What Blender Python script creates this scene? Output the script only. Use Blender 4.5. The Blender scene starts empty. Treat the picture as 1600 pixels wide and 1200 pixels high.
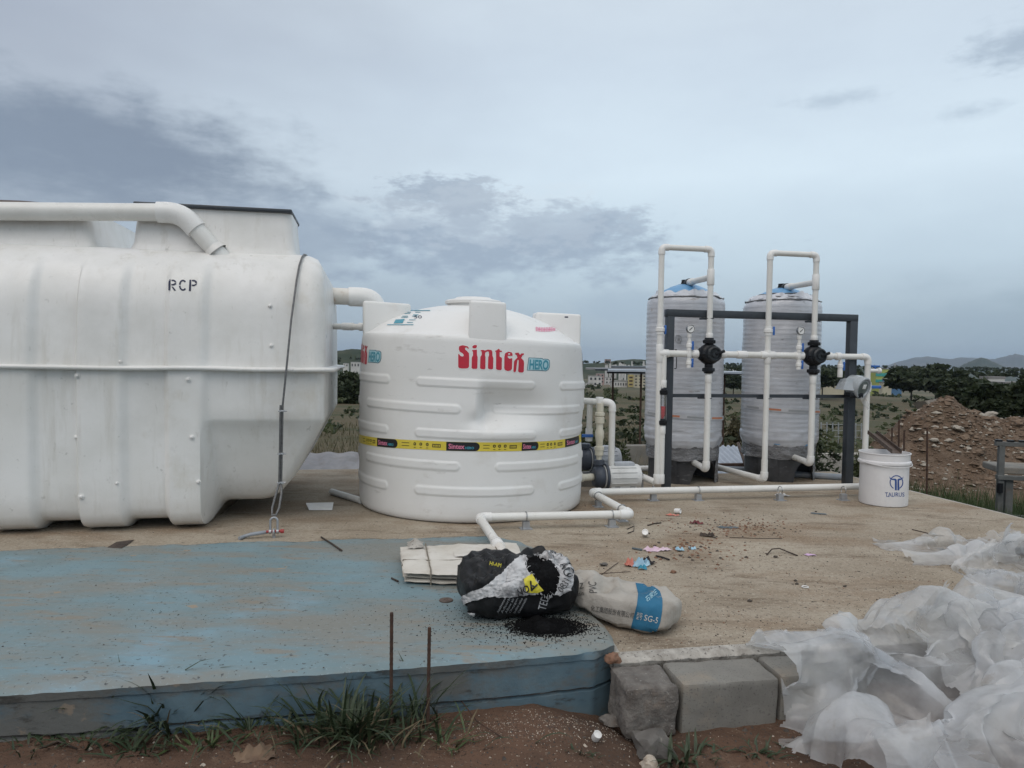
import bpy, bmesh, math, random
import numpy as np
from mathutils import Vector, Matrix, noise
from mathutils.geometry import tessellate_polygon

# ------------------------------------------------------------------ camera
SC = bpy.context.scene
COL = SC.collection
R = math.radians
CAMH, FPX, PITCH, ROLL = 1.25, 1130.0, R(2.0), R(0.86)
_f = Vector((0, math.cos(PITCH), -math.sin(PITCH)))
_u0 = Vector((0, math.sin(PITCH), math.cos(PITCH)))
_r0 = Vector((1, 0, 0))
_r = _r0*math.cos(ROLL) + _u0*math.sin(ROLL)
_u = _u0*math.cos(ROLL) - _r0*math.sin(ROLL)
CAM = Vector((0, 0, CAMH))
cam_d = bpy.data.cameras.new('camera')
cam = bpy.data.objects.new('camera', cam_d); COL.objects.link(cam)
cam_d.sensor_width = 36.0; cam_d.lens = FPX/1600*36.0
cam_d.clip_start = 0.05; cam_d.clip_end = 40000
M = Matrix((_r, _u, -_f)).transposed().to_4x4(); M.translation = CAM
cam.matrix_world = M
SC.camera = cam
SC.render.resolution_x, SC.render.resolution_y = 1024, 768

# ------------------------------------------------------------------ sky and sun (overcast, evening)
SUN_AZ, SUN_EL = R(205), R(52)          # soft light from behind the camera, a little from its left
W = bpy.data.worlds.new('World'); SC.world = W; W.use_nodes = True
def build_world():
    nt = W.node_tree; N = nt.nodes; L = nt.links; N.clear()
    def node(t, **kw):
        n = N.new(t)
        for k, v in kw.items(): setattr(n, k, v)
        return n
    def math_(op, a, b=None, c=None, clamp=False):
        n = node('ShaderNodeMath', operation=op, use_clamp=clamp)
        for i, v in enumerate((a, b, c)):
            if v is None: continue
            if isinstance(v, (int, float)): n.inputs[i].default_value = v
            else: L.new(v, n.inputs[i])
        return n.outputs[0]
    def mix(fac, a, b, mode='MIX'):
        n = node('ShaderNodeMix', data_type='RGBA', blend_type=mode)
        for s, v in ((n.inputs[0], fac), (n.inputs[6], a), (n.inputs[7], b)):
            if isinstance(v, (int, float)): s.default_value = v
            elif isinstance(v, tuple): s.default_value = (*v, 1)
            else: L.new(v, s)
        return n.outputs[2]
    def ss(v, lo, hi):
        n = node('ShaderNodeMapRange', interpolation_type='SMOOTHSTEP')
        n.inputs[1].default_value = lo; n.inputs[2].default_value = hi
        L.new(v, n.inputs[0]); return n.outputs[0]
    tc = node('ShaderNodeTexCoord'); D = tc.outputs['Generated']
    sep = node('ShaderNodeSeparateXYZ'); L.new(D, sep.inputs[0])
    el = math_('MULTIPLY', math_('ARCSINE', math_('MINIMUM', math_('MAXIMUM', sep.outputs[2], -1.0), 1.0)), 57.2958)
    az = math_('MULTIPLY', math_('ARCTAN2', sep.outputs[0], sep.outputs[1]), 57.2958)
    # cloud-deck coordinates: azimuth / elevation flattened towards the horizon
    comb = node('ShaderNodeCombineXYZ'); L.new(math_('MULTIPLY', az, 0.05), comb.inputs[0]); L.new(math_('MULTIPLY', el, 0.12), comb.inputs[1])
    def noise_(scale, detail=6, rough=.55, dist=0.0, vec=None, off=0.0):
        n = node('ShaderNodeTexNoise'); n.inputs['Scale'].default_value = scale; n.inputs['Detail'].default_value = detail
        n.inputs['Roughness'].default_value = rough; n.inputs['Distortion'].default_value = dist
        mp = node('ShaderNodeMapping'); mp.inputs['Location'].default_value = (off, off*1.7, off*.3)
        L.new(vec or comb.outputs[0], mp.inputs[0]); L.new(mp.outputs[0], n.inputs['Vector']); return n.outputs['Fac']
    sky = node('ShaderNodeTexSky', sky_type='NISHITA'); sky.sun_disc = False
    sky.sun_elevation = SUN_EL; sky.sun_rotation = SUN_AZ; sky.dust_density = 3.0; sky.air_density = 1.2
    nish = mix(1.0, sky.outputs[0], (.10, .10, .10), 'MULTIPLY')
    # high overcast veil, lighter aloft, bluer and duller near the horizon
    ramp = node('ShaderNodeValToRGB'); cr = ramp.color_ramp
    L.new(ss(el, -2, 60), ramp.inputs[0])
    # smoothstepped elevation: positions below are after smoothing
    stops = [(0.0, (.435, .545, .63)), (.016, (.475, .59, .685)), (.06, (.60, .735, .84)), (.16, (.765, .90, 1.0)), (.32, (.69, .80, .905)), (.6, (.72, .80, .87)), (1.0, (.90, .95, 1.0))]
    while len(cr.elements) < len(stops): cr.elements.new(.5)
    for e, (p, c) in zip(cr.elements, stops): e.position = p; e.color = (*c, 1)
    base = mix(.10, ramp.outputs[0], nish)
    # duller towards the left (azimuth -40), clearer to the right
    lat = ss(math_('ADD', az, math_('MULTIPLY', math_('SUBTRACT', noise_(1.2, 2), .5), 26.0)), -42, 8)
    base = mix(math_('SUBTRACT', 1.0, lat), base, mix(1.0, base, (.65, .635, .665), 'MULTIPLY'))
    # broad soft streaks
    st = ss(noise_(1.6, 4, .6, off=3.1), .35, .72)
    base = mix(math_('MULTIPLY', st, .22), base, mix(1.0, base, (.80, .80, .84), 'MULTIPLY'))
    def blob(px, py, wx, wy, k, lo, hi, nz):
        a0 = math.degrees(math.atan((px-800)/1130)); e0 = math.degrees((560-py)/1130)
        dx = math_('DIVIDE', math_('SUBTRACT', az, a0), wx/1130*57.3*math.cos(math.radians(a0))**2)
        dy = math_('DIVIDE', math_('SUBTRACT', el, e0), wy/1130*57.3)
        d = math_('SQRT', math_('ADD', math_('MULTIPLY', dx, dx), math_('MULTIPLY', dy, dy)))
        v = math_('ADD', math_('SUBTRACT', 1.0, d), math_('MULTIPLY', math_('SUBTRACT', nz, .5), k))
        return ss(v, lo, hi)
    n1 = noise_(5.0, 5, .60, off=7.0); n2 = noise_(9.0, 4, .62, off=1.3)
    col = base
    clouds = [(140, 292, 500, 96, 1.1, .0, .80, n1, (.205, .262, .350), .90),
              (-20, 315, 640, 100, 1.0, .0, .9, n1, (.26, .325, .42), .70),
              (770, 388, 350, 70, 2.4, .0, .72, n1, (.33, .415, .53), .82),
              (690, 312, 130, 36, 2.4, .05, .6, n2, (.33, .405, .51), .75),
              (870, 352, 190, 38, 2.4, .05, .6, n2, (.345, .435, .55), .72),
              (985, 480, 150, 40, 1.5, .0, .8, n1, (.38, .49, .60), .55),
              (470, 385, 170, 75, 1.6, .0, .7, n1, (.33, .41, .515), .70),
              (1570, 170, 130, 36, 2.0, .0, 1.0, n2, (.37, .46, .57), .75),
              (1290, 200, 130, 16, 1.8, .05, 1.1, n2, (.42, .52, .63), .55),
              (1500, 237, 90, 16, 1.8, .05, 1.1, n2, (.40, .50, .61), .55),
              (1510, 15, 170, 28, 2.4, .1, .8, n2, (.42, .51, .61), .70),
              (1620, 520, 420, 100, 1.0, .0, .9, n1, (.31, .415, .505), .55)]
    for (px, py, wx, wy, k, lo, hi, nz, c, a) in clouds:
        col = mix(math_('MULTIPLY', blob(px, py, wx, wy, k, lo, hi, nz), a), col, c)
    # bright rims of the broken cloud
    rim = math_('MULTIPLY', blob(770, 345, 230, 60, 2.4, .0, .5, n2), .22)
    col = mix(rim, col, (.72, .80, .87))
    bg = node('ShaderNodeBackground'); L.new(col, bg.inputs[0]); bg.inputs[1].default_value = 1.0
    out = node('ShaderNodeOutputWorld'); L.new(bg.outputs[0], out.inputs[0])
build_world()
W.cycles.sampling_method = 'MANUAL'; W.cycles.sample_map_resolution = 256
sun_d = bpy.data.lights.new('sun', 'SUN'); sun_d.energy = 1.15; sun_d.angle = R(50); sun_d.color = (1.0, .93, .85)
sun = bpy.data.objects.new('sun', sun_d); COL.objects.link(sun)
sd = Vector((math.sin(SUN_AZ)*math.cos(SUN_EL), math.cos(SUN_AZ)*math.cos(SUN_EL), math.sin(SUN_EL)))
sun.rotation_euler = sd.to_track_quat('Z', 'Y').to_euler()
SC.view_settings.view_transform = 'Standard'; SC.view_settings.look = 'None'
SC.view_settings.exposure = 0.0; SC.view_settings.gamma = 1.0; SC.view_settings.use_curve_mapping = False
SC.render.engine = 'CYCLES'
SC.cycles.use_adaptive_sampling = True; SC.cycles.adaptive_threshold = .02
SC.cycles.max_bounces = 5; SC.cycles.diffuse_bounces = 2; SC.cycles.glossy_bounces = 2; SC.cycles.transmission_bounces = 4; SC.cycles.transparent_max_bounces = 16; SC.cycles.volume_bounces = 0

# ------------------------------------------------------------------ helpers
def ray(px, py): return _f + _r*((px-800)/FPX) + _u*((600-py)/FPX)
def G(px, py, z=0.0):                    # point of the level plane z seen at that place of the photograph
    d = ray(px, py); t = (z-CAMH)/d.z; p = CAM + d*t; return Vector((p.x, p.y, z))
def DY(px, py, Y):                       # the same for the upright plane y = Y
    d = ray(px, py); return CAM + d*(Y/d.y)
YAW = R(11.0); AX = Vector((math.cos(YAW), math.sin(YAW), 0)); BX = Vector((-math.sin(YAW), math.cos(YAW), 0))
ORG = Vector((0, 3.05, 0))
def LW(u, v, z=0.0): return ORG + AX*u + BX*v + Vector((0, 0, z))     # site grid (along the slab front, away from it) to world
def WL(p): q = Vector((p[0], p[1], 0))-ORG; return q.dot(AX), q.dot(BX)
def smooth(a, b, x):
    t = max(0., min(1., (x-a)/(b-a) if b != a else 0.)); return t*t*(3-2*t)
def lerp_tab(tab, x):
    if x <= tab[0][0]: return tab[0][1]
    for (x0, y0), (x1, y1) in zip(tab, tab[1:]):
        if x <= x1: return y0+(y1-y0)*(x-x0)/(x1-x0)
    return tab[-1][1]
def nz(x, y, z=0.0): return noise.noise((x, y, z))

class MB:
    """collects shapes; build() links them as ONE mesh object"""
    def __init__(s): s.v = []; s.f = []
    def add(s, vs, fs):
        o = len(s.v); s.v += [tuple(p) for p in vs]; s.f += [tuple(i+o for i in f) for f in fs]; return s
    def box(s, c, size, ax=None, bx=None, up=None):
        ax = Vector(ax or (1, 0, 0)); bx = Vector(bx or (0, 1, 0)); up = Vector(up or (0, 0, 1)); c = Vector(c)
        hx, hy, hz = size[0]/2, size[1]/2, size[2]/2
        vs = [c+ax*(hx*i)+bx*(hy*j)+up*(hz*k) for k in (-1, 1) for j in (-1, 1) for i in (-1, 1)]
        return s.add(vs, [(0, 2, 3, 1), (4, 5, 7, 6), (0, 1, 5, 4), (2, 6, 7, 3), (0, 4, 6, 2), (1, 3, 7, 5)])
    def bbox(s, c, size, bev, ax=None, bx=None, up=None):
        bm = bmesh.new(); bmesh.ops.create_cube(bm, size=1.0)
        for v in bm.verts: v.co = Vector((v.co.x*size[0], v.co.y*size[1], v.co.z*size[2]))
        bmesh.ops.bevel(bm, geom=list(bm.edges), offset=bev, segments=2, profile=.5, affect='EDGES')
        ax = Vector(ax or (1, 0, 0)); bx = Vector(bx or (0, 1, 0)); up = Vector(up or (0, 0, 1)); c = Vector(c)
        bm.verts.index_update()
        vs = [c+ax*v.co.x+bx*v.co.y+up*v.co.z for v in bm.verts]; fs = [[v.index for v in f.verts] for f in bm.faces]
        bm.free(); return s.add(vs, fs)
    def tube(s, pts, rad, seg=14, caps=True, closed=False):
        pts = [Vector(p) for p in pts]; n = len(pts)
        rads = rad if isinstance(rad, (list, tuple)) else [rad]*n
        tang = []
        for i in range(n):
            if closed: t = (pts[(i+1) % n]-pts[i-1])
            elif i == 0: t = pts[1]-pts[0]
            elif i == n-1: t = pts[-1]-pts[-2]
            else: t = (pts[i+1]-pts[i]).normalized()+(pts[i]-pts[i-1]).normalized()
            tang.append(t.normalized() if t.length > 1e-9 else Vector((0, 0, 1)))
        ref = Vector((0, 0, 1)) if abs(tang[0].z) < .9 else Vector((1, 0, 0))
        nrm = (ref-tang[0]*ref.dot(tang[0])).normalized(); vs = []; fs = []
        for i in range(n):
            if i: nrm = (nrm-tang[i]*nrm.dot(tang[i])).normalized()
            bn = tang[i].cross(nrm)
            for k in range(seg):
                a = 2*math.pi*k/seg; vs.append(pts[i]+(nrm*math.cos(a)+bn*math.sin(a))*rads[i])
        for i in range(n-1 if not closed else n):
            j = (i+1) % n
            for k in range(seg): fs.append((i*seg+k, i*seg+(k+1) % seg, j*seg+(k+1) % seg, j*seg+k))
        if caps and not closed: fs.append(tuple(range(seg-1, -1, -1))); fs.append(tuple((n-1)*seg+k for k in range(seg)))
        return s.add(vs, fs)
    def lathe(s, prof, c=(0, 0, 0), seg=32, axis=(0, 0, 1), caps=True):
        axis = Vector(axis).normalized(); ref = Vector((1, 0, 0)) if abs(axis.x) < .9 else Vector((0, 1, 0))
        e1 = (ref-axis*ref.dot(axis)).normalized(); e2 = axis.cross(e1); c = Vector(c); vs = []; fs = []
        for (r, z) in prof:
            for k in range(seg):
                a = 2*math.pi*k/seg; vs.append(c+axis*z+(e1*math.cos(a)+e2*math.sin(a))*r)
        for i in range(len(prof)-1):
            for k in range(seg): fs.append((i*seg+k, i*seg+(k+1) % seg, (i+1)*seg+(k+1) % seg, (i+1)*seg+k))
        if caps: fs.append(tuple(range(seg-1, -1, -1))); fs.append(tuple((len(prof)-1)*seg+k for k in range(seg)))
        return s.add(vs, fs)
    def grid(s, fn, nu, nv, closed_u=False):
        vs = [fn(i, j) for j in range(nv) for i in range(nu)]; fs = []
        for j in range(nv-1):
            for i in range(nu if closed_u else nu-1):
                i2 = (i+1) % nu; fs.append((j*nu+i, j*nu+i2, (j+1)*nu+i2, (j+1)*nu+i))
        return s.add(vs, fs)
    def mesh(s, name):
        me = bpy.data.meshes.new(name); me.from_pydata(s.v, [], s.f); me.update(); return me
    def build(s, name, mat, parent=None, smooth_=False, angle=40, uv=None):
        me = s.mesh(name); return obj(name, me, mat, parent, smooth_, angle)
def obj(name, me, mat, parent=None, smooth_=False, angle=40):
    if mat is not None: me.materials.append(MAT[mat] if isinstance(mat, str) else mat)
    if smooth_:
        me.polygons.foreach_set('use_smooth', [True]*len(me.polygons))
        if angle < 180: me.set_sharp_from_angle(angle=R(angle))
    o = bpy.data.objects.new(name, me); COL.objects.link(o)
    if parent is not None: o.parent = parent
    return o
def empty(name, loc=(0, 0, 0)):
    o = bpy.data.objects.new(name, None); o.empty_display_size = .1; COL.objects.link(o); o.location = loc; return o
def tag(o, label, cat, group=None):
    o['label'] = label; o['category'] = cat
    if group: o['group'] = group
    return o
def thing(name, loc, label, cat, group=None): return tag(empty(name, loc), label, cat, group)
def keep(o, parent):                     # parent without moving what was built in world coordinates
    o.parent = parent; o.matrix_parent_inverse = Matrix.Translation(parent.location).inverted(); return o
class TH:
    """a thing whose parts are built in world coordinates"""
    def __init__(s, name, loc, label, cat, group=None): s.e = thing(name, loc, label, cat, group)
    def part(s, name, mb, mat, smooth_=False, angle=40, under=None):
        o = mb.build(name, mat, None, smooth_, angle)
        if under is None: keep(o, s.e)
        else: o.parent = under
        return o
def single(name, mb, mat, label, cat, group=None, smooth_=False, angle=40):
    """a thing that is one mesh: origin moved to its base"""
    vs = np.array(mb.v); c = Vector((float(vs[:, 0].mean()), float(vs[:, 1].mean()), float(vs[:, 2].min())))
    mb.v = [tuple(Vector(p)-c) for p in mb.v]; o = mb.build(name, mat, None, smooth_, angle); o.location = c
    return tag(o, label, cat, group)
def struct(o): o['kind'] = 'structure'; return o
def stuff(o, label=None, cat=None):
    o['kind'] = 'stuff'
    if label: o['label'] = label; o['category'] = cat
    return o

def elbow(p, d0, d1, rr, n=6):
    """arc points for a pipe bend at corner p, arriving along d0, leaving along d1"""
    p = Vector(p); d0 = Vector(d0).normalized(); d1 = Vector(d1).normalized(); a = p-d0*rr; b = p+d1*rr
    out = []
    for i in range(n+1):
        t = i/n; out.append(a*(1-t)**2+p*2*t*(1-t)+b*t*t)
    return out
def pipe_path(pts, rr):
    pts = [Vector(p) for p in pts]; out = [pts[0]]
    for i in range(1, len(pts)-1):
        d0 = (pts[i]-pts[i-1]).normalized(); d1 = (pts[i+1]-pts[i]).normalized()
        out += elbow(pts[i], d0, d1, rr)
    return out+[pts[-1]]
def pipe_run(th, pts, rad, mat='pvc', fit='pvc_fit', rr=None, name='pipe', fname='elbow', seg=16):
    """straight pipe lengths and, at every bend, a fatter elbow fitting with collars - each a part"""
    pts = [Vector(p) for p in pts]; rr = rr or rad*2.1
    for i in range(len(pts)-1):
        a, b = pts[i], pts[i+1]; d = (b-a).normalized()
        a2 = a+d*(rr*.7 if i else 0); b2 = b-d*(rr*.7 if i < len(pts)-2 else 0)
        th.part(name, MB().tube([a2, b2], rad, seg), mat, True)
    for i in range(1, len(pts)-1):
        d0 = (pts[i]-pts[i-1]).normalized(); d1 = (pts[i+1]-pts[i]).normalized()
        arc = elbow(pts[i], d0, d1, rr*.8); R1 = rad*1.2
        pp = [pts[i]-d0*rr*1.25, pts[i]-d0*rr*1.24]+arc+[pts[i]+d1*rr*1.24, pts[i]+d1*rr*1.25]
        m = MB().tube(pp, [R1*.97]+[R1]*(len(pp)-2)+[R1*.97], seg)
        th.part(fname, m, fit, True, 50)
def collar(th, p, d, rad, ln, mat='pvc_fit', name='coupling', k=1.22, seg=16):
    p = Vector(p); d = Vector(d).normalized(); r = rad*k
    return th.part(name, MB().lathe([(r*.95, -ln/2), (r, -ln/2+.003), (r, ln/2-.003), (r*.95, ln/2)], p, seg, d), mat, True, 50)

# ------------------------------------------------------------------ materials
MAT = {}
def mk(name, c1, c2=None, rough=.6, scale=6.0, detail=6, lo=.35, hi=.65, spec=.5, metal=0.0, bump=0.0, bscale=60.0, speck=None, dirt=None, coat=0.0, stretch=None, alpha=1.0, trans=0.0, bdist=.01, rvar=.12, subs=None):
    m = bpy.data.materials.new(name); m.use_nodes = True; MAT[name] = m
    nt = m.node_tree; N = nt.nodes; L = nt.links; bs = N['Principled BSDF']
    tc = N.new('ShaderNodeTexCoord'); src = tc.outputs['Object']
    if stretch:
        mp = N.new('ShaderNodeMapping'); mp.inputs['Scale'].default_value = stretch; L.new(src, mp.inputs[0]); src2 = mp.outputs[0]
    else: src2 = src
    def noise_(sc, dt=6, rg=.6, v=src2):
        n = N.new('ShaderNodeTexNoise'); n.inputs['Scale'].default_value = sc; n.inputs['Detail'].default_value = dt; n.inputs['Roughness'].default_value = rg
        L.new(v, n.inputs['Vector']); return n.outputs['Fac']
    def rng(v, a, b):
        n = N.new('ShaderNodeMapRange'); n.inputs[1].default_value = a; n.inputs[2].default_value = b; L.new(v, n.inputs[0]); return n.outputs[0]
    def mix(f, a, b):
        n = N.new('ShaderNodeMix'); n.data_type = 'RGBA'
        for s, v in ((n.inputs[0], f), (n.inputs[6], a), (n.inputs[7], b)):
            if isinstance(v, tuple): s.default_value = (*v, 1)
            elif isinstance(v, (int, float)): s.default_value = v
            else: L.new(v, s)
        return n.outputs[2]
    col = None
    if c2 is not None: col = mix(rng(noise_(scale, detail), lo, hi), c1, c2)
    else: bs.inputs['Base Color'].default_value = (*c1, 1)
    for d in (dirt or []):               # (colour, scale, lo, hi, amount, stretch)
        mp = N.new('ShaderNodeMapping'); mp.inputs['Scale'].default_value = d[5] if len(d) > 5 else (1, 1, 1); mp.inputs['Location'].default_value = (d[1]*.37, 1.3, 2.1)
        L.new(src, mp.inputs[0]); f = rng(noise_(d[1], 8, .65, mp.outputs[0]), d[2], d[3])
        mm = N.new('ShaderNodeMath'); mm.operation = 'MULTIPLY'; mm.use_clamp = True; L.new(f, mm.inputs[0]); mm.inputs[1].default_value = d[4]
        col = mix(mm.outputs[0], col if col is not None else c1, d[0])
    for sp in (speck or []):             # (colour, scale, threshold, amount)
        f = rng(noise_(sp[1], 2, .5, src), sp[2], sp[2]+.04)
        mm = N.new('ShaderNodeMath'); mm.operation = 'MULTIPLY'; mm.use_clamp = True; L.new(f, mm.inputs[0]); mm.inputs[1].default_value = sp[3]
        col = mix(mm.outputs[0], col if col is not None else c1, sp[0])
    if col is not None: L.new(col, bs.inputs['Base Color'])
    bs.inputs['Metallic'].default_value = metal; bs.inputs['Specular IOR Level'].default_value = spec
    if rvar:
        rn = rng(noise_(scale*2.3+3, 4), .3, .7); mr = N.new('ShaderNodeMapRange'); L.new(rn, mr.inputs[0])
        mr.inputs[3].default_value = max(.03, rough-rvar); mr.inputs[4].default_value = min(1, rough+rvar); L.new(mr.outputs[0], bs.inputs['Roughness'])
    else: bs.inputs['Roughness'].default_value = rough
    if bump:
        b = N.new('ShaderNodeBump'); b.inputs['Strength'].default_value = bump; b.inputs['Distance'].default_value = bdist
        L.new(noise_(bscale, 8, .65), b.inputs['Height']); L.new(b.outputs[0], bs.inputs['Normal'])
    if coat: bs.inputs['Coat Weight'].default_value = coat
    if trans: bs.inputs['Transmission Weight'].default_value = trans
    if alpha < 1: bs.inputs['Alpha'].default_value = alpha
    return m

WHITE = (.74, .73, .70)
mk('frp', (.72, .71, .675), (.80, .79, .765), .38, 2.2, bump=.12, bscale=18, bdist=.004,
   dirt=[((.56, .55, .515), 1.6, .48, .70, .45), ((.54, .515, .455), 5.0, .55, .72, .45, (2.2, 2.2, .22)), ((.52, .47, .37), 2.2, .57, .72, .45), ((.34, .33, .30), 13.0, .655, .70, .40), ((.44, .42, .37), 24.0, .64, .69, .30, (1, 1, .35))])
mk('tank', (.76, .755, .73), (.79, .785, .765), .42, 2.0, bump=.05, bscale=30, bdist=.002,
   dirt=[((.60, .58, .54), 2.4, .56, .75, .30), ((.42, .40, .37), 6.0, .62, .72, .45, (.6, .6, 2.4)), ((.52, .47, .40), 3.2, .58, .75, .35), ((.30, .28, .26), 19.0, .66, .70, .35, (.5, .5, 1.6))])
mk('pvc', (.76, .755, .72), (.70, .69, .65), .35, 5, dirt=[((.50, .46, .40), 7, .60, .75, .35)])
mk('pvc_fit', (.80, .795, .77), (.76, .75, .72), .32, 6, dirt=[((.55, .52, .47), 9, .64, .76, .3)])
mk('pvc_old', (.66, .62, .55), (.74, .71, .66), .45, 7, dirt=[((.36, .22, .13), 14, .58, .70, .6, (1, 1, .6))])
mk('grey_pvc', (.22, .25, .285), (.28, .31, .345), .4, 5, dirt=[((.40, .38, .34), 6, .52, .75, .5)])
mk('frame_paint', (.032, .039, .048), (.042, .050, .060), .42, 9, dirt=[((.20, .19, .18), 10, .62, .78, .25)])
mk('black_plastic', (.006, .007, .009), (.012, .013, .016), .38, 14, spec=.3, bump=.1, bscale=80)
mk('blue_plastic', (.03, .12, .40), (.04, .15, .46), .35, 9)
mk('steel', (.42, .43, .44), (.30, .31, .32), .38, 20, metal=.9, dirt=[((.22, .16, .11), 20, .6, .75, .3)])
mk('galv', (.50, .51, .52), (.38, .39, .41), .48, 14, metal=.75)
mk('rope_steel', (.20, .20, .20), (.13, .13, .13), .5, 60, metal=.7, bump=.6, bscale=220, bdist=.003)
mk('rust', (.085, .045, .028), (.045, .028, .022), .85, 30, bump=.4, bscale=160, bdist=.003)
mk('rust_brown', (.13, .095, .075), (.075, .055, .045), .7, 16, bump=.2, bscale=90, bdist=.003)
mk('red_paint', (.42, .03, .03), (.30, .03, .03), .45, 30)
mk('bucket', (.70, .69, .69), (.76, .75, .745), .40, 4, dirt=[((.52, .50, .49), 5, .54, .75, .45), ((.42, .38, .34), 9, .64, .76, .35)])
mk('ink_navy', (.012, .018, .055), None, .6, rvar=0)
mk('ink_blue', (.020, .060, .24), (.03, .09, .30), .55, 40)
mk('ink_red', (.56, .020, .045), (.48, .025, .05), .5, 30)
mk('ink_white', (.82, .82, .80), None, .5, rvar=0)
mk('ink_teal', (.045, .27, .36), (.07, .32, .41), .5, 30)
mk('ink_paleteal', (.40, .62, .68), None, .5, rvar=0)
mk('ink_darkteal', (.02, .12, .17), None, .5, rvar=0)
mk('ink_black', (.012, .012, .014), None, .5, rvar=0)
mk('ink_pink', (.70, .22, .34), None, .5, rvar=0)
mk('ink_grey', (.36, .37, .38), None, .6, rvar=0)
mk('ink_orange', (.55, .22, .12), None, .6, rvar=0)
mk('tape_yellow', (.66, .53, .055), (.72, .58, .08), .35, 12, dirt=[((.5, .42, .15), 12, .6, .8, .4)])
mk('concrete_edge', (.50, .47, .42), (.30, .275, .24), .9, 22, bump=.9, bscale=45, bdist=.012, speck=[((.10, .09, .08), 60, .62, .7)])
mk('block_smooth', (.225, .215, .190), (.170, .162, .145), .92, 5, bump=.4, bscale=110, bdist=.004, dirt=[((.33, .27, .20), 3, .50, .68, .65), ((.09, .075, .06), 4, .58, .72, .5)], speck=[((.07, .065, .06), 120, .62, .5)])
mk('block_rough', (.20, .185, .165), (.115, .10, .088), .95, 18, bump=.9, bscale=40, bdist=.015, dirt=[((.34, .25, .18), 4, .54, .7, .55)], speck=[((.36, .34, .31), 70, .66, .5)])
mk('rock', (.16, .15, .135), (.09, .082, .075), .92, 8, bump=.7, bscale=30, bdist=.01, dirt=[((.32, .30, .26), 12, .58, .66, .5)])
mk('carbon', (.0035, .0035, .004), (.007, .007, .0075), .85, 90, spec=.12, bump=.6, bscale=120)
mk('vessel_blue', (.10, .28, .50), (.14, .33, .55), .4, 6)
mk('wrap_dirty', (.56, .575, .61), (.66, .67, .70), .20, 4, spec=.65, coat=.25, bump=.30, bscale=9, bdist=.01, stretch=(1, 1, 9),
   dirt=[((.42, .43, .46), 1.6, .45, .70, .7, (1, 1, .5)), ((.33, .26, .20), 4.0, .62, .70, .6, (1, 1, 2.2)), ((.76, .77, .80), 3, .60, .70, .5, (1, 1, 16)), ((.30, .30, .33), 3, .62, .70, .5, (1, 1, 14)), ((.20, .19, .19), 7, .665, .71, .6, (1, 1, 3))])
mk('wrap_loose', (.115, .115, .118), (.25, .25, .255), .25, 6, spec=.6, bump=.9, bscale=13, bdist=.03, stretch=(1, 1, 3.0), dirt=[((.46, .46, .47), 14, .62, .68, .6, (1, 1, 5))])
mk('skirt', (.030, .031, .034), (.055, .055, .058), .45, 8, bump=.2, bscale=20, dirt=[((.22, .22, .22), 9, .60, .70, .5, (1, 1, 4))])
mk('motor_white', (.60, .60, .58), (.70, .70, .68), .45, 6, dirt=[((.36, .35, .33), 8, .58, .72, .5)])
mk('motor_grey', (.36, .38, .41), (.46, .48, .50), .45, 7, dirt=[((.26, .27, .3), 18, .58, .66, .6)])
mk('pump_dark', (.045, .055, .075), (.065, .075, .095), .5, 12)
mk('brass_cream', (.62, .58, .46), (.70, .66, .55), .4, 9, dirt=[((.40, .33, .22), 12, .6, .72, .4)])
mk('clear_acrylic', (.85, .88, .9), None, .08, rvar=0, trans=.9, alpha=.55)
mk('red_float', (.55, .05, .06), None, .4, rvar=0)
mk('lamp_shell', (.33, .36, .38), (.42, .45, .47), .22, 8, spec=.7)
mk('lamp_glass', (.10, .12, .12), (.16, .19, .18), .1, 6, spec=.8)
mk('roof_tin', (.46, .50, .55), (.36, .40, .45), .45, 5, metal=.3, dirt=[((.26, .20, .16), 6, .58, .72, .5)])
mk('asbestos', (.20, .205, .22), (.27, .27, .28), .8, 5, dirt=[((.14, .12, .10), 5, .5, .7, .5)])
mk('white_card', (.74, .735, .72), (.66, .65, .63), .6, 9)
mk('cloth_pink', (.62, .42, .52), (.72, .58, .64), .9, 24)
mk('cloth_blue', (.28, .48, .62), (.42, .60, .70), .9, 24)
mk('cloth_teal', (.04, .26, .38), (.08, .32, .44), .9, 24)
mk('cloth_black', (.018, .018, .02), (.04, .035, .035), .9, 24)
mk('cloth_coral', (.55, .17, .12), (.62, .25, .2), .8, 24)
mk('cloth_slate', (.09, .115, .13), (.13, .155, .17), .85, 24)
mk('cloth_maroon', (.12, .03, .04), (.22, .07, .07), .9, 24)
mk('lilac', (.55, .36, .55), (.62, .44, .6), .8, 20)
mk('stick', (.075, .055, .042), (.04, .03, .025), .9, 40)
mk('pebble', (.25, .135, .085), (.17, .095, .06), .95, 30, bump=.4, bscale=120)
mk('pebble_dark', (.05, .042, .038), (.09, .075, .06), .95, 30)
mk('chip_white', (.50, .45, .38), (.36, .29, .22), .9, 60)
mk('foam_white', (.72, .71, .69), (.6, .58, .55), .8, 20)
mk('bark', (.10, .085, .07), (.06, .05, .042), .95, 12, bump=.6, bscale=30, bdist=.02)

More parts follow.
